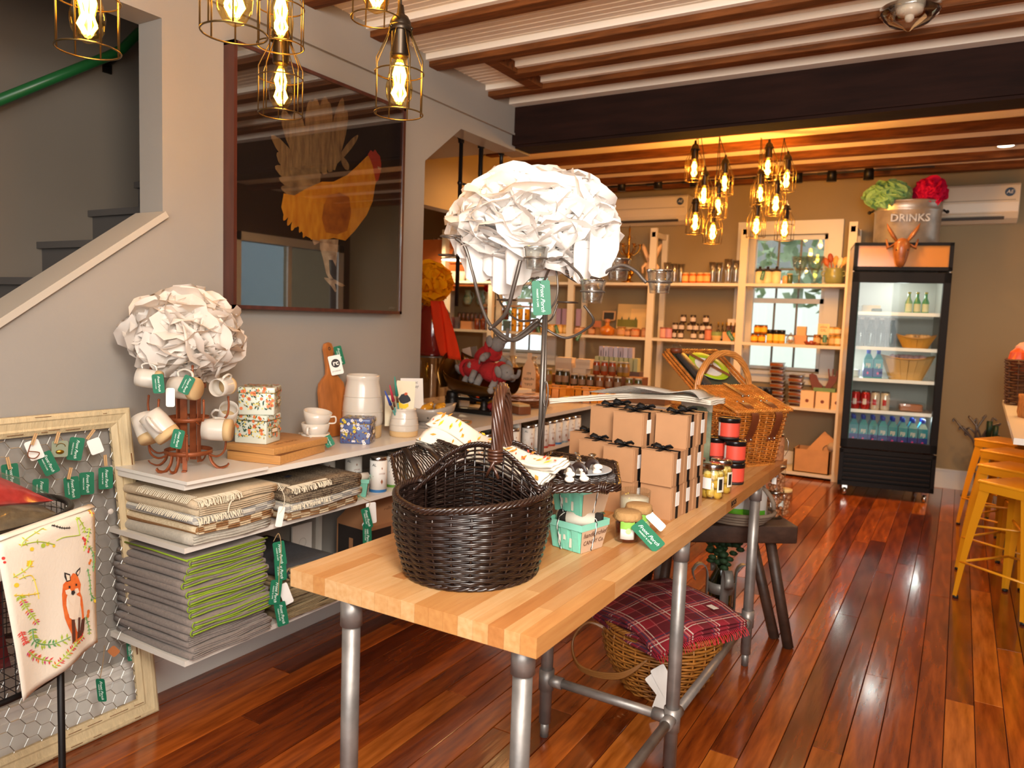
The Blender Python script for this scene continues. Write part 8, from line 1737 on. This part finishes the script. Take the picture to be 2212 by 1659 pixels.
t = thing('egg_carton', 'cream carton with dark green leaves at the left of the top fridge shelf', 'carton', inf(.17, .16, fsz[4]+.001), FA); part(B().box((0, 0, .03), (.14, .10, .06), bev=.005), 'carton', G('D8CCA8', .6), t); part(B().box((.04, -.052, .018), (.08, .03, .03), bev=.008), 'leaves', G('2E4A2A', .7), t)
t = thing('cream_tubs', 'stack of small white tubs at the left of the middle fridge shelf', 'tub', inf(.09, .15, fsz[2]+.001), FA); part(B().lathe([(.03, 0), (.034, .03), (.03, .031), (.034, .062), (.036, .066), (.001, .07)], n=18), 'tubs', G('DCDCCC', .5), t)
# ---- on the fridge: galvanised tub, flowers, jackalope
tbp = RF @ V((.41, .32, FHt)); tub = thing('metal_tub', 'embossed galvanised drinks tub on top of the fridge', 'tub', tbp, FA); m_gal = mat('galvanised_tub', 'B5AA9E', .34, .6, var=.2, sc=12, bump=.2, bs=30)
part(B().lathe([(.24, 0), (.25, .01), (.255, .28), (.262, .285), (.262, .30), (.255, .355), (.268, .36), (.268, .372), (.258, .372), (.25, .34), (.245, .02), (.001, .012)], n=44, sy=.62), 'tub_wall', m_gal, tub)
dt = lettering('DRINKS', tub, MX.Translation((0, -.165, .215)) @ MX.Rotation(rad(90), 4, 'X'), .085, m_gal, 0, 'embossed_letters', bold=.02); dt.scale = (1, 1, 40)
for s_ in (-1, 1): b = B(); b.tube([V((s_*.262, -.03, .30)), V((s_*.30, 0, .28)), V((s_*.262, .03, .30))], .006, 6); b.ball((s_*.295, 0, .285), .016, 8); part(b, 'handle', m_pipe, tub)
pom('paper_flower', 'pale mint green tissue flower spilling over the left of the tub on the fridge', RF @ V((.24, .26, FHt+.42)), .165, (1.15, .9, .8), 130, paper('tissue_mint', 'A8D89A'), 91, size=.5)
pom('paper_flower', 'bright pink tissue flower at the right of the tub on the fridge', RF @ V((.56, .28, FHt+.44)), .14, (.95, .9, 1), 110, paper('tissue_pink', 'E8285A'), 92, size=.5)
jk = thing('rabbit_head_mount', 'brown carved jackrabbit head mounted over the fridge sign', 'ornament', RF @ V((.345, -.03, 2.06)), FA); m_jk = mat('carved_brown', '8A5224', .4, var=.3, sc=20, bump=.5, bs=60, coat=.2)
part(B().lathe([(.001, -.14), (.028, -.125), (.04, -.09), (.052, -.04), (.062, .02), (.056, .06), (.03, .09), (.001, .10)], n=20, sy=.75), 'head', m_jk, jk)
for s_ in (-1, 1):
    b = B(); b.tube([V((s_*.03, 0, .06)), V((s_*.07, .01, .12)), V((s_*.10, .01, .17)), V((s_*.12, .01, .215))], .03, 10, rs=[.020, .032, .028, .005], flat=.5); part(b, 'ear', m_jk, jk); b = B(); b.tube([V((s_*.05, .01, .05)), V((s_*.10, .02, .02)), V((s_*.115, .02, .09))], .02, 8, rs=[.02, .024, .012], flat=.6); part(b, 'mane_tuft', m_jk, jk); part(B().ball((s_*.040, -.028, .0), .008, 8), 'eye', m_black, jk)
# ================= AIR CONDITIONERS =================
def ac(x0, x1, z0, z1, label):
    t = thing('air_conditioner', label, 'air conditioner', ((x0+x1)/2, YB-.11, z0)); w = x1-x0; h = z1-z0; m = mat('ac_cream', 'DDCFB8', .35)
    b = B(); P = [(.11, 0), (.02, 0), (-.06, .03), (-.10, .08), (-.105, h*.5), (-.10, h-.02), (-.08, h), (.11, h)]
    vs = [(-w/2, y, z) for y, z in P] + [(w/2, y, z) for y, z in P]; n = len(P); b.add(vs, [(i, (i+1) % n, n+(i+1) % n, n+i) for i in range(n)] + [tuple(reversed(range(n))), tuple(range(n, 2*n))]); part(b, 'housing', m, t, bevel=.006)
    part(B().mm((-w/2+.05, -.085, .022), (w/2-.10, -.06, .045)), 'air_slot', mat('slot_dark', '3A3028', .6), t); part(B().mm((-w/2+.03, -.108, h*.55), (w/2-.03, -.104, h*.57)), 'panel_seam', mat('seam', 'A89A84', .6), t); part(B().mm((-w/2+.08, -.095, .055), (w/2-.12, -.088, .062)), 'louver', m, t)
    b = B(); b.prism(circ(.036, 24), .003, T=MX.Translation((w/2-.075, -.108, h*.76)) @ MX.Rotation(rad(90), 4, 'X')); o = part(b, 'round_badge', mat('badge_navy', '1F3A5A', .4), t); lettering('AE', o, MX.Translation((w/2-.075, -.112, h*.76)) @ MX.Rotation(rad(90), 4, 'X'), .042, m_white, .2)
q = [YP(1312, 432, YB-.1), YP(1490, 485, YB-.1)]; ac(q[0].x, q[1].x, 2.44, 2.73, 'cream wall air conditioner behind the big white flower and hanging lamps'); ac(YP(2035, 410, YB-.1).x-.42, YP(2197, 485, YB-.1).x, 2.36, 2.68, 'cream wall air conditioner right of the tub on the fridge')
# ================= CEILING FITTINGS =================
trk = thing('track_light_rail', 'black ceiling track near the back wall carrying small spotlights', 'track light', (-1.8, 7.3, 2.78)); part(B().mm((-3.4, 7.28, 2.78), (-.3, 7.30, 2.79)), 'rail', m_pipe, trk, world=True)
for i, (u, v) in enumerate([(1343, 400), (1422, 395), (1500, 390), (1575, 385), (1655, 380), (1724, 380), (1797, 377), (1877, 373)]):
    p = YP(u, v, 7.29); t = thing('spotlight', 'small black track spotlight near the back wall, %s from the left' % ordn[i], 'spotlight', V((p.x, 7.29, 2.79))); dz = p.z-2.79
    part(B().cyl((0, 0, 0), (0, 0, dz+.05), .008, 8).add(*(lambda q: (q.v, q.f))(B().box((-.05, 0, -.005), (.14, .03, .02)))), 'stem', m_pipe, t); part(B().lathe([(.026, .055), (.040, .02), (.043, -.06)], at=(0, 0, dz), n=18), 'lamp_head', m_pipe, t); part(B().lathe([(.001, 0), (.036, .0)], at=(0, 0, dz-.056), n=18), 'lens', emis('spot_lens', 'FFC070', 3), t)
for i, (x_, y_) in enumerate(DOWN[:1] + DOWNF): t = thing('recessed_light', ['lit recessed ceiling downlight at the right of the back room', 'recessed ceiling downlight above the right aisle', 'recessed ceiling downlight near the camera'][i], 'ceiling light', (x_, y_, 2.85 if i == 0 else 2.70)); part(B().lathe([(.045, -.004), (.06, -.006), (.062, -.001)], n=24, caps=False), 'trim_ring', m_trim, t); part(B().lathe([(.001, -.002), (.045, -.002)], n=24), 'lamp_face', emis('downlight_face', 'FFEAC8', 8), t)
p = ZP(2173, 314, 2.85); t = thing('recessed_light', 'lit oval looking recessed downlight at the right edge beyond the dark beam', 'ceiling light', p); part(B().lathe([(.055, -.004), (.075, -.006), (.077, -.001)], n=24, caps=False), 'trim_ring', m_trim, t); part(B().lathe([(.001, -.004), (.055, -.004)], n=24), 'lamp_face', MATS['downlight_face'], t)
p = ZP(1636, 72, 2.70); t = thing('smoke_detector', 'small white ceiling sensor between the joists', 'sensor', p); part(B().lathe([(.055, 0), (.055, -.012), (.035, -.022), (.034, -.032), (.001, -.034)], n=24), 'housing', m_trim, t); part(B().box((.0, -.03, -.026), (.045, .014, .010)), 'slots', m_black, t)
p = ZP(1966, 18, 2.645); t = thing('ceiling_light', 'clear glass bowl ceiling light fitting between the joists', 'ceiling light', p); part(B().lathe([(.11, 0), (.105, -.02), (.07, -.055), (.02, -.075), (.008, -.085), (.001, -.088)], n=32, fn=lambda a, z: 1+.02*cos(14*a)), 'glass_bowl', glass('bowl_glass', (.95, .9, .82), .05, 1.6, 3), t); part(B().lathe([(.05, 0), (.045, -.02), (.01, -.03)], n=16), 'fitting', m_trim, t); part(B().ball((.0, 0, -.035), .018, 10), 'bulb', m_white, t)
# hanging cage lamps in the back room
bl = [(1498, 390, 1510, 290), (1519, 447, 1514, 290), (1500, 505, 1508, 290), (1563, 421, 1553, 318), (1549, 472, 1553, 318), (1538, 526, 1552, 318), (1657, 387, 1650, 283), (1640, 445, 1646, 283), (1632, 513, 1644, 283), (1697, 413, 1693, 305), (1674, 465, 1693, 305), (1693, 519, 1694, 305)]
bn = ['cluster by the flower, back top', 'cluster by the flower, second down', 'cluster by the flower, lowest left', 'first cluster, upper right', 'first cluster, right middle', 'first cluster, lowest right', 'window cluster, top', 'window cluster, left middle', 'window cluster, lowest left', 'window cluster, upper right', 'window cluster, centre', 'window cluster, lowest right']
for i, (u, v, cu, cv) in enumerate(bl):
    c = DP(u, v, FPX*.135/39); top = ZP(cu, cv, 2.79); top = V((top.x, c.y+.02, 2.84)); tt_ = YP(cu, cv, c.y)
    k = 'small wire cage pendant lamp in the back room, ' + bn[i]; pendant(c, k, 1.3, grp='back room pendant lamps', lamp=16, lcol=(1, .50, .14), cordtop=V((tt_.x, c.y+.01, 2.80)))
# ================= YELLOW STOOLS AND RIGHT COUNTER =================
m_yel = mat('yellow_stool_paint', 'E09A1A', .35, coat=.25)
def stool(loc, rz, label):
    t = thing('metal_stool', label, 'stool', loc, rz); H_ = .65; s0, s1 = .195, .135
    part(B().box((0, 0, H_-.012), (.30, .30, .022), bev=.010), 'seat', m_yel, t)
    b = B(); [b.box((sx*(.142), 0, H_-.035), (.012, .27, .045)) if a == 0 else b.box((0, sx*.142, H_-.035), (.27, .012, .045)) for a in (0, 1) for sx in (-1, 1)]; part(b, 'apron', m_yel, t)
    for sx in (-1, 1):
        for sy in (-1, 1):
            b = B(); n = 8; vs = []
            for k in range(n+1):
                q = k/n; r = s1 + (s0-s1)*(1-q) + .006*sin(pi*q); z = .012 + q*(H_-.04); w = .022 + .035*q; c = V((sx*r, sy*r, z))
                vs += [c+V((-sx*w, 0, 0)), c, c+V((0, -sy*w, 0)), c+V((-sx*.006, -sy*.006, 0))]
            b.add(vs, [(4*k+i, 4*k+(i+1) % 4, 4*k+4+(i+1) % 4, 4*k+4+i) for k in range(n) for i in range(4)]); o = part(b, 'leg', m_yel, t, solid=.002); b = B().cyl((sx*(s0-.01), sy*(s0-.01), 0), (sx*(s0-.01), sy*(s0-.01), .014), .014, 10); part(b, 'rubber_foot', m_black, o)
    for (z, r) in ((.20, .178), ):
        for (a, c) in (((-r, -r), (r, -r)), ((r, -r), (r, r)), ((r, r), (-r, r)), ((-r, r), (-r, -r))): part(B().tube([V((*a, z)), V((*c, z+.0))], .009, 8, flat=.7), 'foot_rail', m_yel, t)
    part(B().tube([V((-.16, -.16, .40)), V((.16, .16, .40))], .006, 6), 'cross_brace', m_yel, t); part(B().tube([V((-.16, .16, .408)), V((.16, -.16, .408))], .006, 6), 'cross_brace', m_yel, t); return t
for i, (u, v) in enumerate([(2057, 1290), (2062, 1229), (2073, 1174), (2065, 1132)]):
    f = ZP(u, v, 0); ang = [rad(-39), rad(-35), rad(-33), rad(-30)][i]
    # left-most leg tip is the (-,-) corner turned by ang
    r = .195; c = V((f.x, f.y, 0)) - MX.Rotation(ang, 3, 'Z') @ V((-r, -r, 0)); stool(c, ang, 'yellow metal stool, %s the right-hand counter' % ['nearest the camera at', 'second from the camera at', 'third from the camera at', 'farthest from the camera at'][i])
cn = thing('side_counter', 'white topped counter at the right edge behind the yellow stools', 'counter', (.7, 5.8, 0)); zc5 = .93
p0 = ZP(2190, 946, zc5); p1 = ZP(2166, 864, zc5)
b = B(); vs = [(p1.x, p1.y, zc5), (p1.x+.9, p1.y, zc5), (p0.x+.95, p0.y-.1, zc5), (p0.x, p0.y, zc5)]; b.add(vs + [(x, y, z-.03) for x, y, z in vs], [(0,3,2,1), (4,5,6,7), (0,1,5,4), (1,2,6,5), (2,3,7,6), (3,0,4,7)]); part(b, 'countertop', m_shelf, cn, world=True)
part(B().mm((p1.x+.35, p1.y-.3, 0), (p1.x+.9, p1.y, zc5-.03)).mm((p0.x+.40, p0.y+.2, 0), (p0.x+.9, p0.y+.4, zc5-.03)), 'support', G('4A3A2E', .6), cn, world=True)
bq = V((p1.x+.21, p1.y-.30, zc5)); t = thing('counter_basket', 'tall dark brown woven basket on the right-hand counter', 'basket', bq); fnc = lambda u, q: V((.22*(.92+.08*q)*max(-.9, min(.9, 1.15*cos(2*pi*u)))/.9, .16*(.92+.08*q)*max(-.9, min(.9, 1.15*sin(2*pi*u)))/.9, .005+.30*q))
b = B(); weave(b, fnc, 26, [i/16 for i in range(17)], .008, .006, sub=2); stakes(b, fnc, 26, .006); part(b, 'woven_side', mat('dark_seagrass', '4A2A18', .6, var=.4, sc=40), t, stuff=True)
for i, (dx, dz, c, lb) in enumerate([(-.13, .34, 'D8A08A', 'pale pink crinkled bag sticking out of the dark counter basket, left'), (-.02, .36, 'D8D0C8', 'white crinkled bag in the dark counter basket'), (-.07, .32, 'D8A030', 'yellow crinkled bag in front in the dark counter basket'), (-.16, .30, 'D8562A', 'small orange packet at the left rim of the dark counter basket')]):
    t = thing('snack_bag', lb, 'bag', bq+V((dx, -.04*(i > 1), dz))); part(B().lathe([(.001, -.09), (.05, -.06), (.06, 0), (.045, .06), (.02, .085), (.001, .09)], n=10, sy=.6, smooth=False, fn=lambda a, z: 1+.12*sin(3*a+z*60)), 'crinkled_bag', G(c, .3), t)
for i, (dx, dy) in enumerate([(.10, -1.3), (.22, -1.45)]):
    t = thing('log_holder', 'rough bark log block on the right-hand counter, %s' % ['left', 'right'][i], 'log', V((p1.x+dx-.0, p1.y+dy, zc5))); part(B().lathe([(.075, 0), (.08, .03), (.074, .10), (.078, .135), (.001, .14)], n=20, fn=lambda a, z: 1+.08*sin(5*a)+.05*sin(11*a+z*20)), 'bark', mat('bark_brown', 'A8743E', .85, var=.5, sc=30, stretch=(4, 4, .6), bump=1, bs=50), t)
# iron twig stand by the wall
tw = thing('twig_candle_stand', 'dark curling iron twig stand against the wall right of the fridge', 'stand', V((ZP(2110, 1010, .3).x, 7.62, 0))); rr = random.Random(4)
for k in range(9):
    u0 = 2108+rr.uniform(-6, 14); b = B(); e = [(2062, 905), (2075, 922), (2093, 900), (2110, 905), (2130, 898), (2145, 903), (2160, 915), (2150, 935), (2085, 935)][k]
    b.tube(spline([YP(u0, 1010, 7.6), YP(u0, 960, 7.6), YP((u0+e[0])/2+rr.uniform(-8, 8), 925, 7.58), YP(e[0], e[1], 7.6), YP(e[0]+rr.uniform(-14, 14), e[1]+6, 7.6)], 6), .008, 6); part(b, 'iron_twig', m_iron, tw, world=True)
b = B(); p_ = YP(2110, 1000, 7.6); b.cyl((p_.x, 7.6, 0), (p_.x, 7.6, p_.z+.02), .012, 8); b.cyl((p_.x, 7.6, 0), (p_.x, 7.6, .01), .10, 20); part(b, 'post', m_iron, tw, world=True)
for i, (u, v) in enumerate([(2135, 930), (2148, 940)]): t = thing('green_candle', 'dark green candle on the iron twig stand, %s' % ['left', 'right'][i], 'candle', YP(u, v+15, 7.58)); part(B().cyl((0, 0, 0), (0, 0, .14), .022, 14), 'candle', G('1E3A26', .4), t)
# ================= UNDER AND BEHIND THE TABLE =================
m_bench = mat('dark_bench_wood', '3E2A20', .5, var=.3, sc=6, stretch=(1, 6, 6), bump=.2, bs=20)
bp = V((-.545, 3.40, 0)); da = V((-.82, -.57, 0)).normalized(); db = V((-.57, .82, 0)).normalized(); BZ = .545
bn_ = thing('bench', 'dark rustic wooden bench with splayed legs behind the far end of the table', 'bench', bp + da*.33 + db*.14)
T = MX(((da.x, db.x, 0, bp.x), (da.y, db.y, 0, bp.y), (0, 0, 1, 0), (0, 0, 0, 1)))
b = B(); b.box((.33, .14, BZ-.04), (.66, .28, .08), T=T, bev=.008); part(b, 'seat_slab', m_bench, bn_, world=True)
for (x, y, ex_, ey_) in ((.10, .06, .01, -.0), (.13, .22, .03, .10), (.55, .06, .62, -.04), (.55, .22, .62, .30)):
    top = T @ V((x, y, BZ-.07)); ft_ = T @ V((ex_, ey_, 0)); b = B(); b.tube([ft_, top], .024, 6); part(b, 'leg', m_bench, bn_, world=True)
cbq = ZP(1598, 1128, BZ); t = thing('coil_basket', 'grey rope coil basket of green and white bags on the bench under the table', 'basket', V((cbq.x-.03, cbq.y+.02, BZ))); b = B()
for k in range(4): r = .11+.012*k; b.tube([(r*1.15*cos(a), r*sin(a), .012+k*.014) for a in [2*pi*q/28 for q in range(28)]], .009, 6, True)
part(b, 'rope_coils', mat('grey_rope', '7A6A5A', .8, bump=.6, bs=80), t, stuff=True); b = B(); b.tube([(.17*cos(a), -.02, .08+.12*sin(a)) for a in [pi*q/14 for q in range(6)]], .010, 6); part(b, 'handle', MATS['grey_rope'], t)
for i, (dx, c, c2, lb) in enumerate([(-.08, 'D8D8D4', '5AA81E', 'white bag with a green leaf print in the coil basket, left'), (.0, 'E4E4E0', '6AB820', 'white bag with a green leaf print in the coil basket, middle'), (.075, 'B8B0A8', '4A8A1E', 'grey white bag in the coil basket, right')]):
    t2 = thing('salad_bag', lb, 'bag', V((cbq.x-.03+dx, cbq.y-.03+.02*i, BZ+.01)), rad(20*i-20)); t2.scale = (1.25, 1.25, 1.2); part(B().lathe([(.04, 0), (.052, .03), (.05, .11), (.04, .145), (.001, .15)], n=14, sy=.7, fn=lambda a, z: 1+.07*sin(5*a+z*40)), 'bag', G(c, .35), t2); b = B(); band(b, .0535, .015, .05, -150, -40, 8, sy=.75); part(b, 'leaf_print', G(c2, .4), t2)
for i, (u, v, dz) in enumerate([(1690, 1113, 0), (1672, 1118, 0), (1672, 1118, .115)]):
    p = ZP(u, v, BZ); t = thing('nut_jar', 'glass jar of brown nuts at the end of the bench, %s' % ['right with a cork lid', 'left, lower', 'left, upper'][i], 'jar', V((p.x, p.y, BZ+dz))); part(B().lathe([(.036, 0), (.038, .006), (.038, .10), (.034, .112)], n=22), 'glass_wall', m_gl, t); b = B(); rr = random.Random(i)
    for k in range(46): a = rr.uniform(0, 6.28); r = rr.uniform(.012, .028); b.ball((r*cos(a), r*sin(a), rr.uniform(.01, .095)), .009, 6)
    part(b, 'nuts', G('A86A42', .5), t, stuff=True); part(B().lathe([(.036, .112), (.037, .124), (.001, .126)], n=20), 'lid', G('D8B070', .6) if i == 0 else m_chrome, t); b = B(); band(b, .0387, .045, .075, -110, -80, 4); part(b, 'label', m_white, t)
vp = V((-.96, 3.50, 0)); vp = ZP(1552, 1350, 0); t = thing('bottle_vase', 'galvanised strap holder with scroll handles round a green bottle of foliage, behind the table', 'vase', vp); m_gst = mat('galvanised_strap', '8E8A84', .45, .5)
part(B().lathe([(.05, .01), (.055, .02), (.055, .22), (.03, .27), (.03, .30)], n=20), 'green_bottle', glass('green_bottle', (.25, .4, .15), .05, 1.6, 2), t)
for z in (.06, .19): part(B().lathe([(.062, z-.025), (.064, z-.025), (.064, z+.025), (.062, z+.025)], n=28, caps=False), 'hoop', m_gst, t)
for a in (-150, -60, 30, 120): b = B(); c, s_ = cos(rad(a)), sin(rad(a)); b.tube([V((c*.066, s_*.066, 0)), V((c*.066, s_*.066, .24))] + [V((c*(.066+.035-.035*cos(q)), s_*(.066+.035-.035*cos(q)), .24+.055*sin(q)+.02*(q > 3))) for q in [.4+k*.45 for k in range(9)]], .022, 6, flat=.16, up=(c, s_, 0)); part(b, 'scroll_strap', m_gst, t)
b = B(); rr = random.Random(6)
for k in range(60): a = rr.uniform(0, 6.28); r = rr.uniform(0, .09); b.ball((r*cos(a), r*sin(a), .30+rr.uniform(0, .12)), .022, 5, sc=(1, .5, .6))
part(b, 'foliage', G('1E3A1A', .7), t, stuff=True)
# plaid covered basket on the floor
hb = V((-.905, 2.72, 0)); t = thing('floor_basket', 'round honey wicker basket with a hooped handle on the floor under the table', 'basket', hb)
fnh = lambda u, q: V(((.13+.085*sin(pi*.62*q))*1.05*cos(2*pi*u), (.13+.085*sin(pi*.62*q))*.95*sin(2*pi*u), .005+.25*q))
b = B(); weave(b, fnh, 26, [i/20 for i in range(21)], .0048, .0042, n=5, sub=2); stakes(b, fnh, 26, .004); part(b, 'woven_body', mat('gold_wicker', '9A6226', .4, var=.3, sc=30, coat=.2), t, stuff=True)
b = B(); rope_rim(b, lambda u: fnh(u, 1.02), 24, .006, .006, 3); part(b, 'rim', MATS['gold_wicker'], t)
b = B()
for j in range(4): b.tube(spline([V((-.15, -.10, .20+.006*j)), V((-.25, -.13, .24)), V((-.30, -.16, .16)), V((-.24, -.20, .08+.004*j)), V((-.08, -.22, .10+.006*j)), V((.02, -.20, .19))], 6), .005, 6)
part(b, 'hoop_handle', mat('bent_cane', '8A5A2A', .4, coat=.3), t)
ld = lambda u, q: V((.19*(2*u-1), .17*(2*q-1)*math.sqrt(max(.02, 1-(2*u-1)**2)), .262+.03*(1-(2*u-1)**2))); b = B(); weave(b, ld, 10, [i/16 for i in range(17)], .0045, .004, closed=False, sub=2); part(b, 'lid', MATS['gold_wicker'], t)
for (dx, dy, dz, w, h, a, c) in [(.06, -.215, .18, .055, .11, 30, 'D8CFC4'), (.10, -.20, .12, .05, .12, -20, 'E4DED6'), (.04, -.225, .15, .05, .08, 40, '3A3430')]:
    o = hang_tag(t, MX.Translation(hb+V((dx, dy, dz))) @ MX.Rotation(rad(30), 4, 'Z') @ MX.Rotation(rad(80), 4, 'X') @ MX.Rotation(rad(a), 4, 'Z'), w, h, 'white', 'paper_tag')
def plaid(name):
    M = mat(name, '7A1222', .9, bump=.1, bs=300); nt = M.node_tree; b = nt.nodes['Principled BSDF']; tc = nt.nodes.new('ShaderNodeTexCoord'); sp = nt.nodes.new('ShaderNodeSeparateXYZ'); nt.links.new(tc.outputs['Object'], sp.inputs[0])
    def mth(op, a, v=None, b_=None):
        n = nt.nodes.new('ShaderNodeMath'); n.operation = op; nt.links.new(a, n.inputs[0])
        if b_ is not None: nt.links.new(b_, n.inputs[1])
        elif v is not None: n.inputs[1].default_value = v
        return n.outputs[0]
    col = None; prev = b.inputs['Base Color'].default_value[:]
    mixin = None
    for (scale, off, wid, c) in ((8.2, .0, .32, '560C18'), (8.2, .42, .035, 'D8CDBE'), (8.2, .52, .02, 'C89A8A'), (8.2, .62, .05, '2A2E48'), (16.4, .1, .05, 'A85A5A')):
        for ax in (0, 1):
            f = mth('FRACT', mth('ADD', mth('MULTIPLY', sp.outputs[ax], scale), off)); m_ = mth('MULTIPLY', mth('LESS_THAN', f, wid), .75); mx = nt.nodes.new('ShaderNodeMix'); mx.data_type = 'RGBA'; nt.links.new(m_, mx.inputs['Factor'])
            if mixin is None: mx.inputs['A'].default_value = (*lin('8A1526'), 1)
            else: nt.links.new(mixin, mx.inputs['A'])
            mx.inputs['B'].default_value = (*lin(c), 1); mixin = mx.outputs['Result']
    nt.links.new(mixin, b.inputs['Base Color']); return M
t = thing('plaid_blanket', 'folded red tartan blanket draped over the floor basket under the table', 'blanket', hb+V((0, 0, .30)), rad(-32))
def pf2(L): return lambda u, v: V(((u-.5)*.46, (v-.5)*.41, .010*L + .012*(1-(2*u-1)**2) - .11*max(0, .45-v)*1.2*(1+.3*sin(4*u+L)) - .05*max(0, u-.75) + .008*sin(7*u+L)*cos(5*v)))
b = B(); [b.grid(pf2(L), 18, 16) for L in range(4)]; part(b, 'folded_cloth', plaid('red_tartan'), t, solid=.006)
b = B(); rr = random.Random(3)
for k in range(50): q = pf2(1)(1, k/50); b.tube([q, q+V((.014, rr.uniform(-.004, .004), -.008)), q+V((.024, rr.uniform(-.006, .006), -.024))], .0016, 4)
part(b, 'fringe', G('B81E2E', .9), t, stuff=True); part(B().box((.16, .10, .062), (.04, .025, .001)), 'woven_label', G('D8D0C4', .7), t)
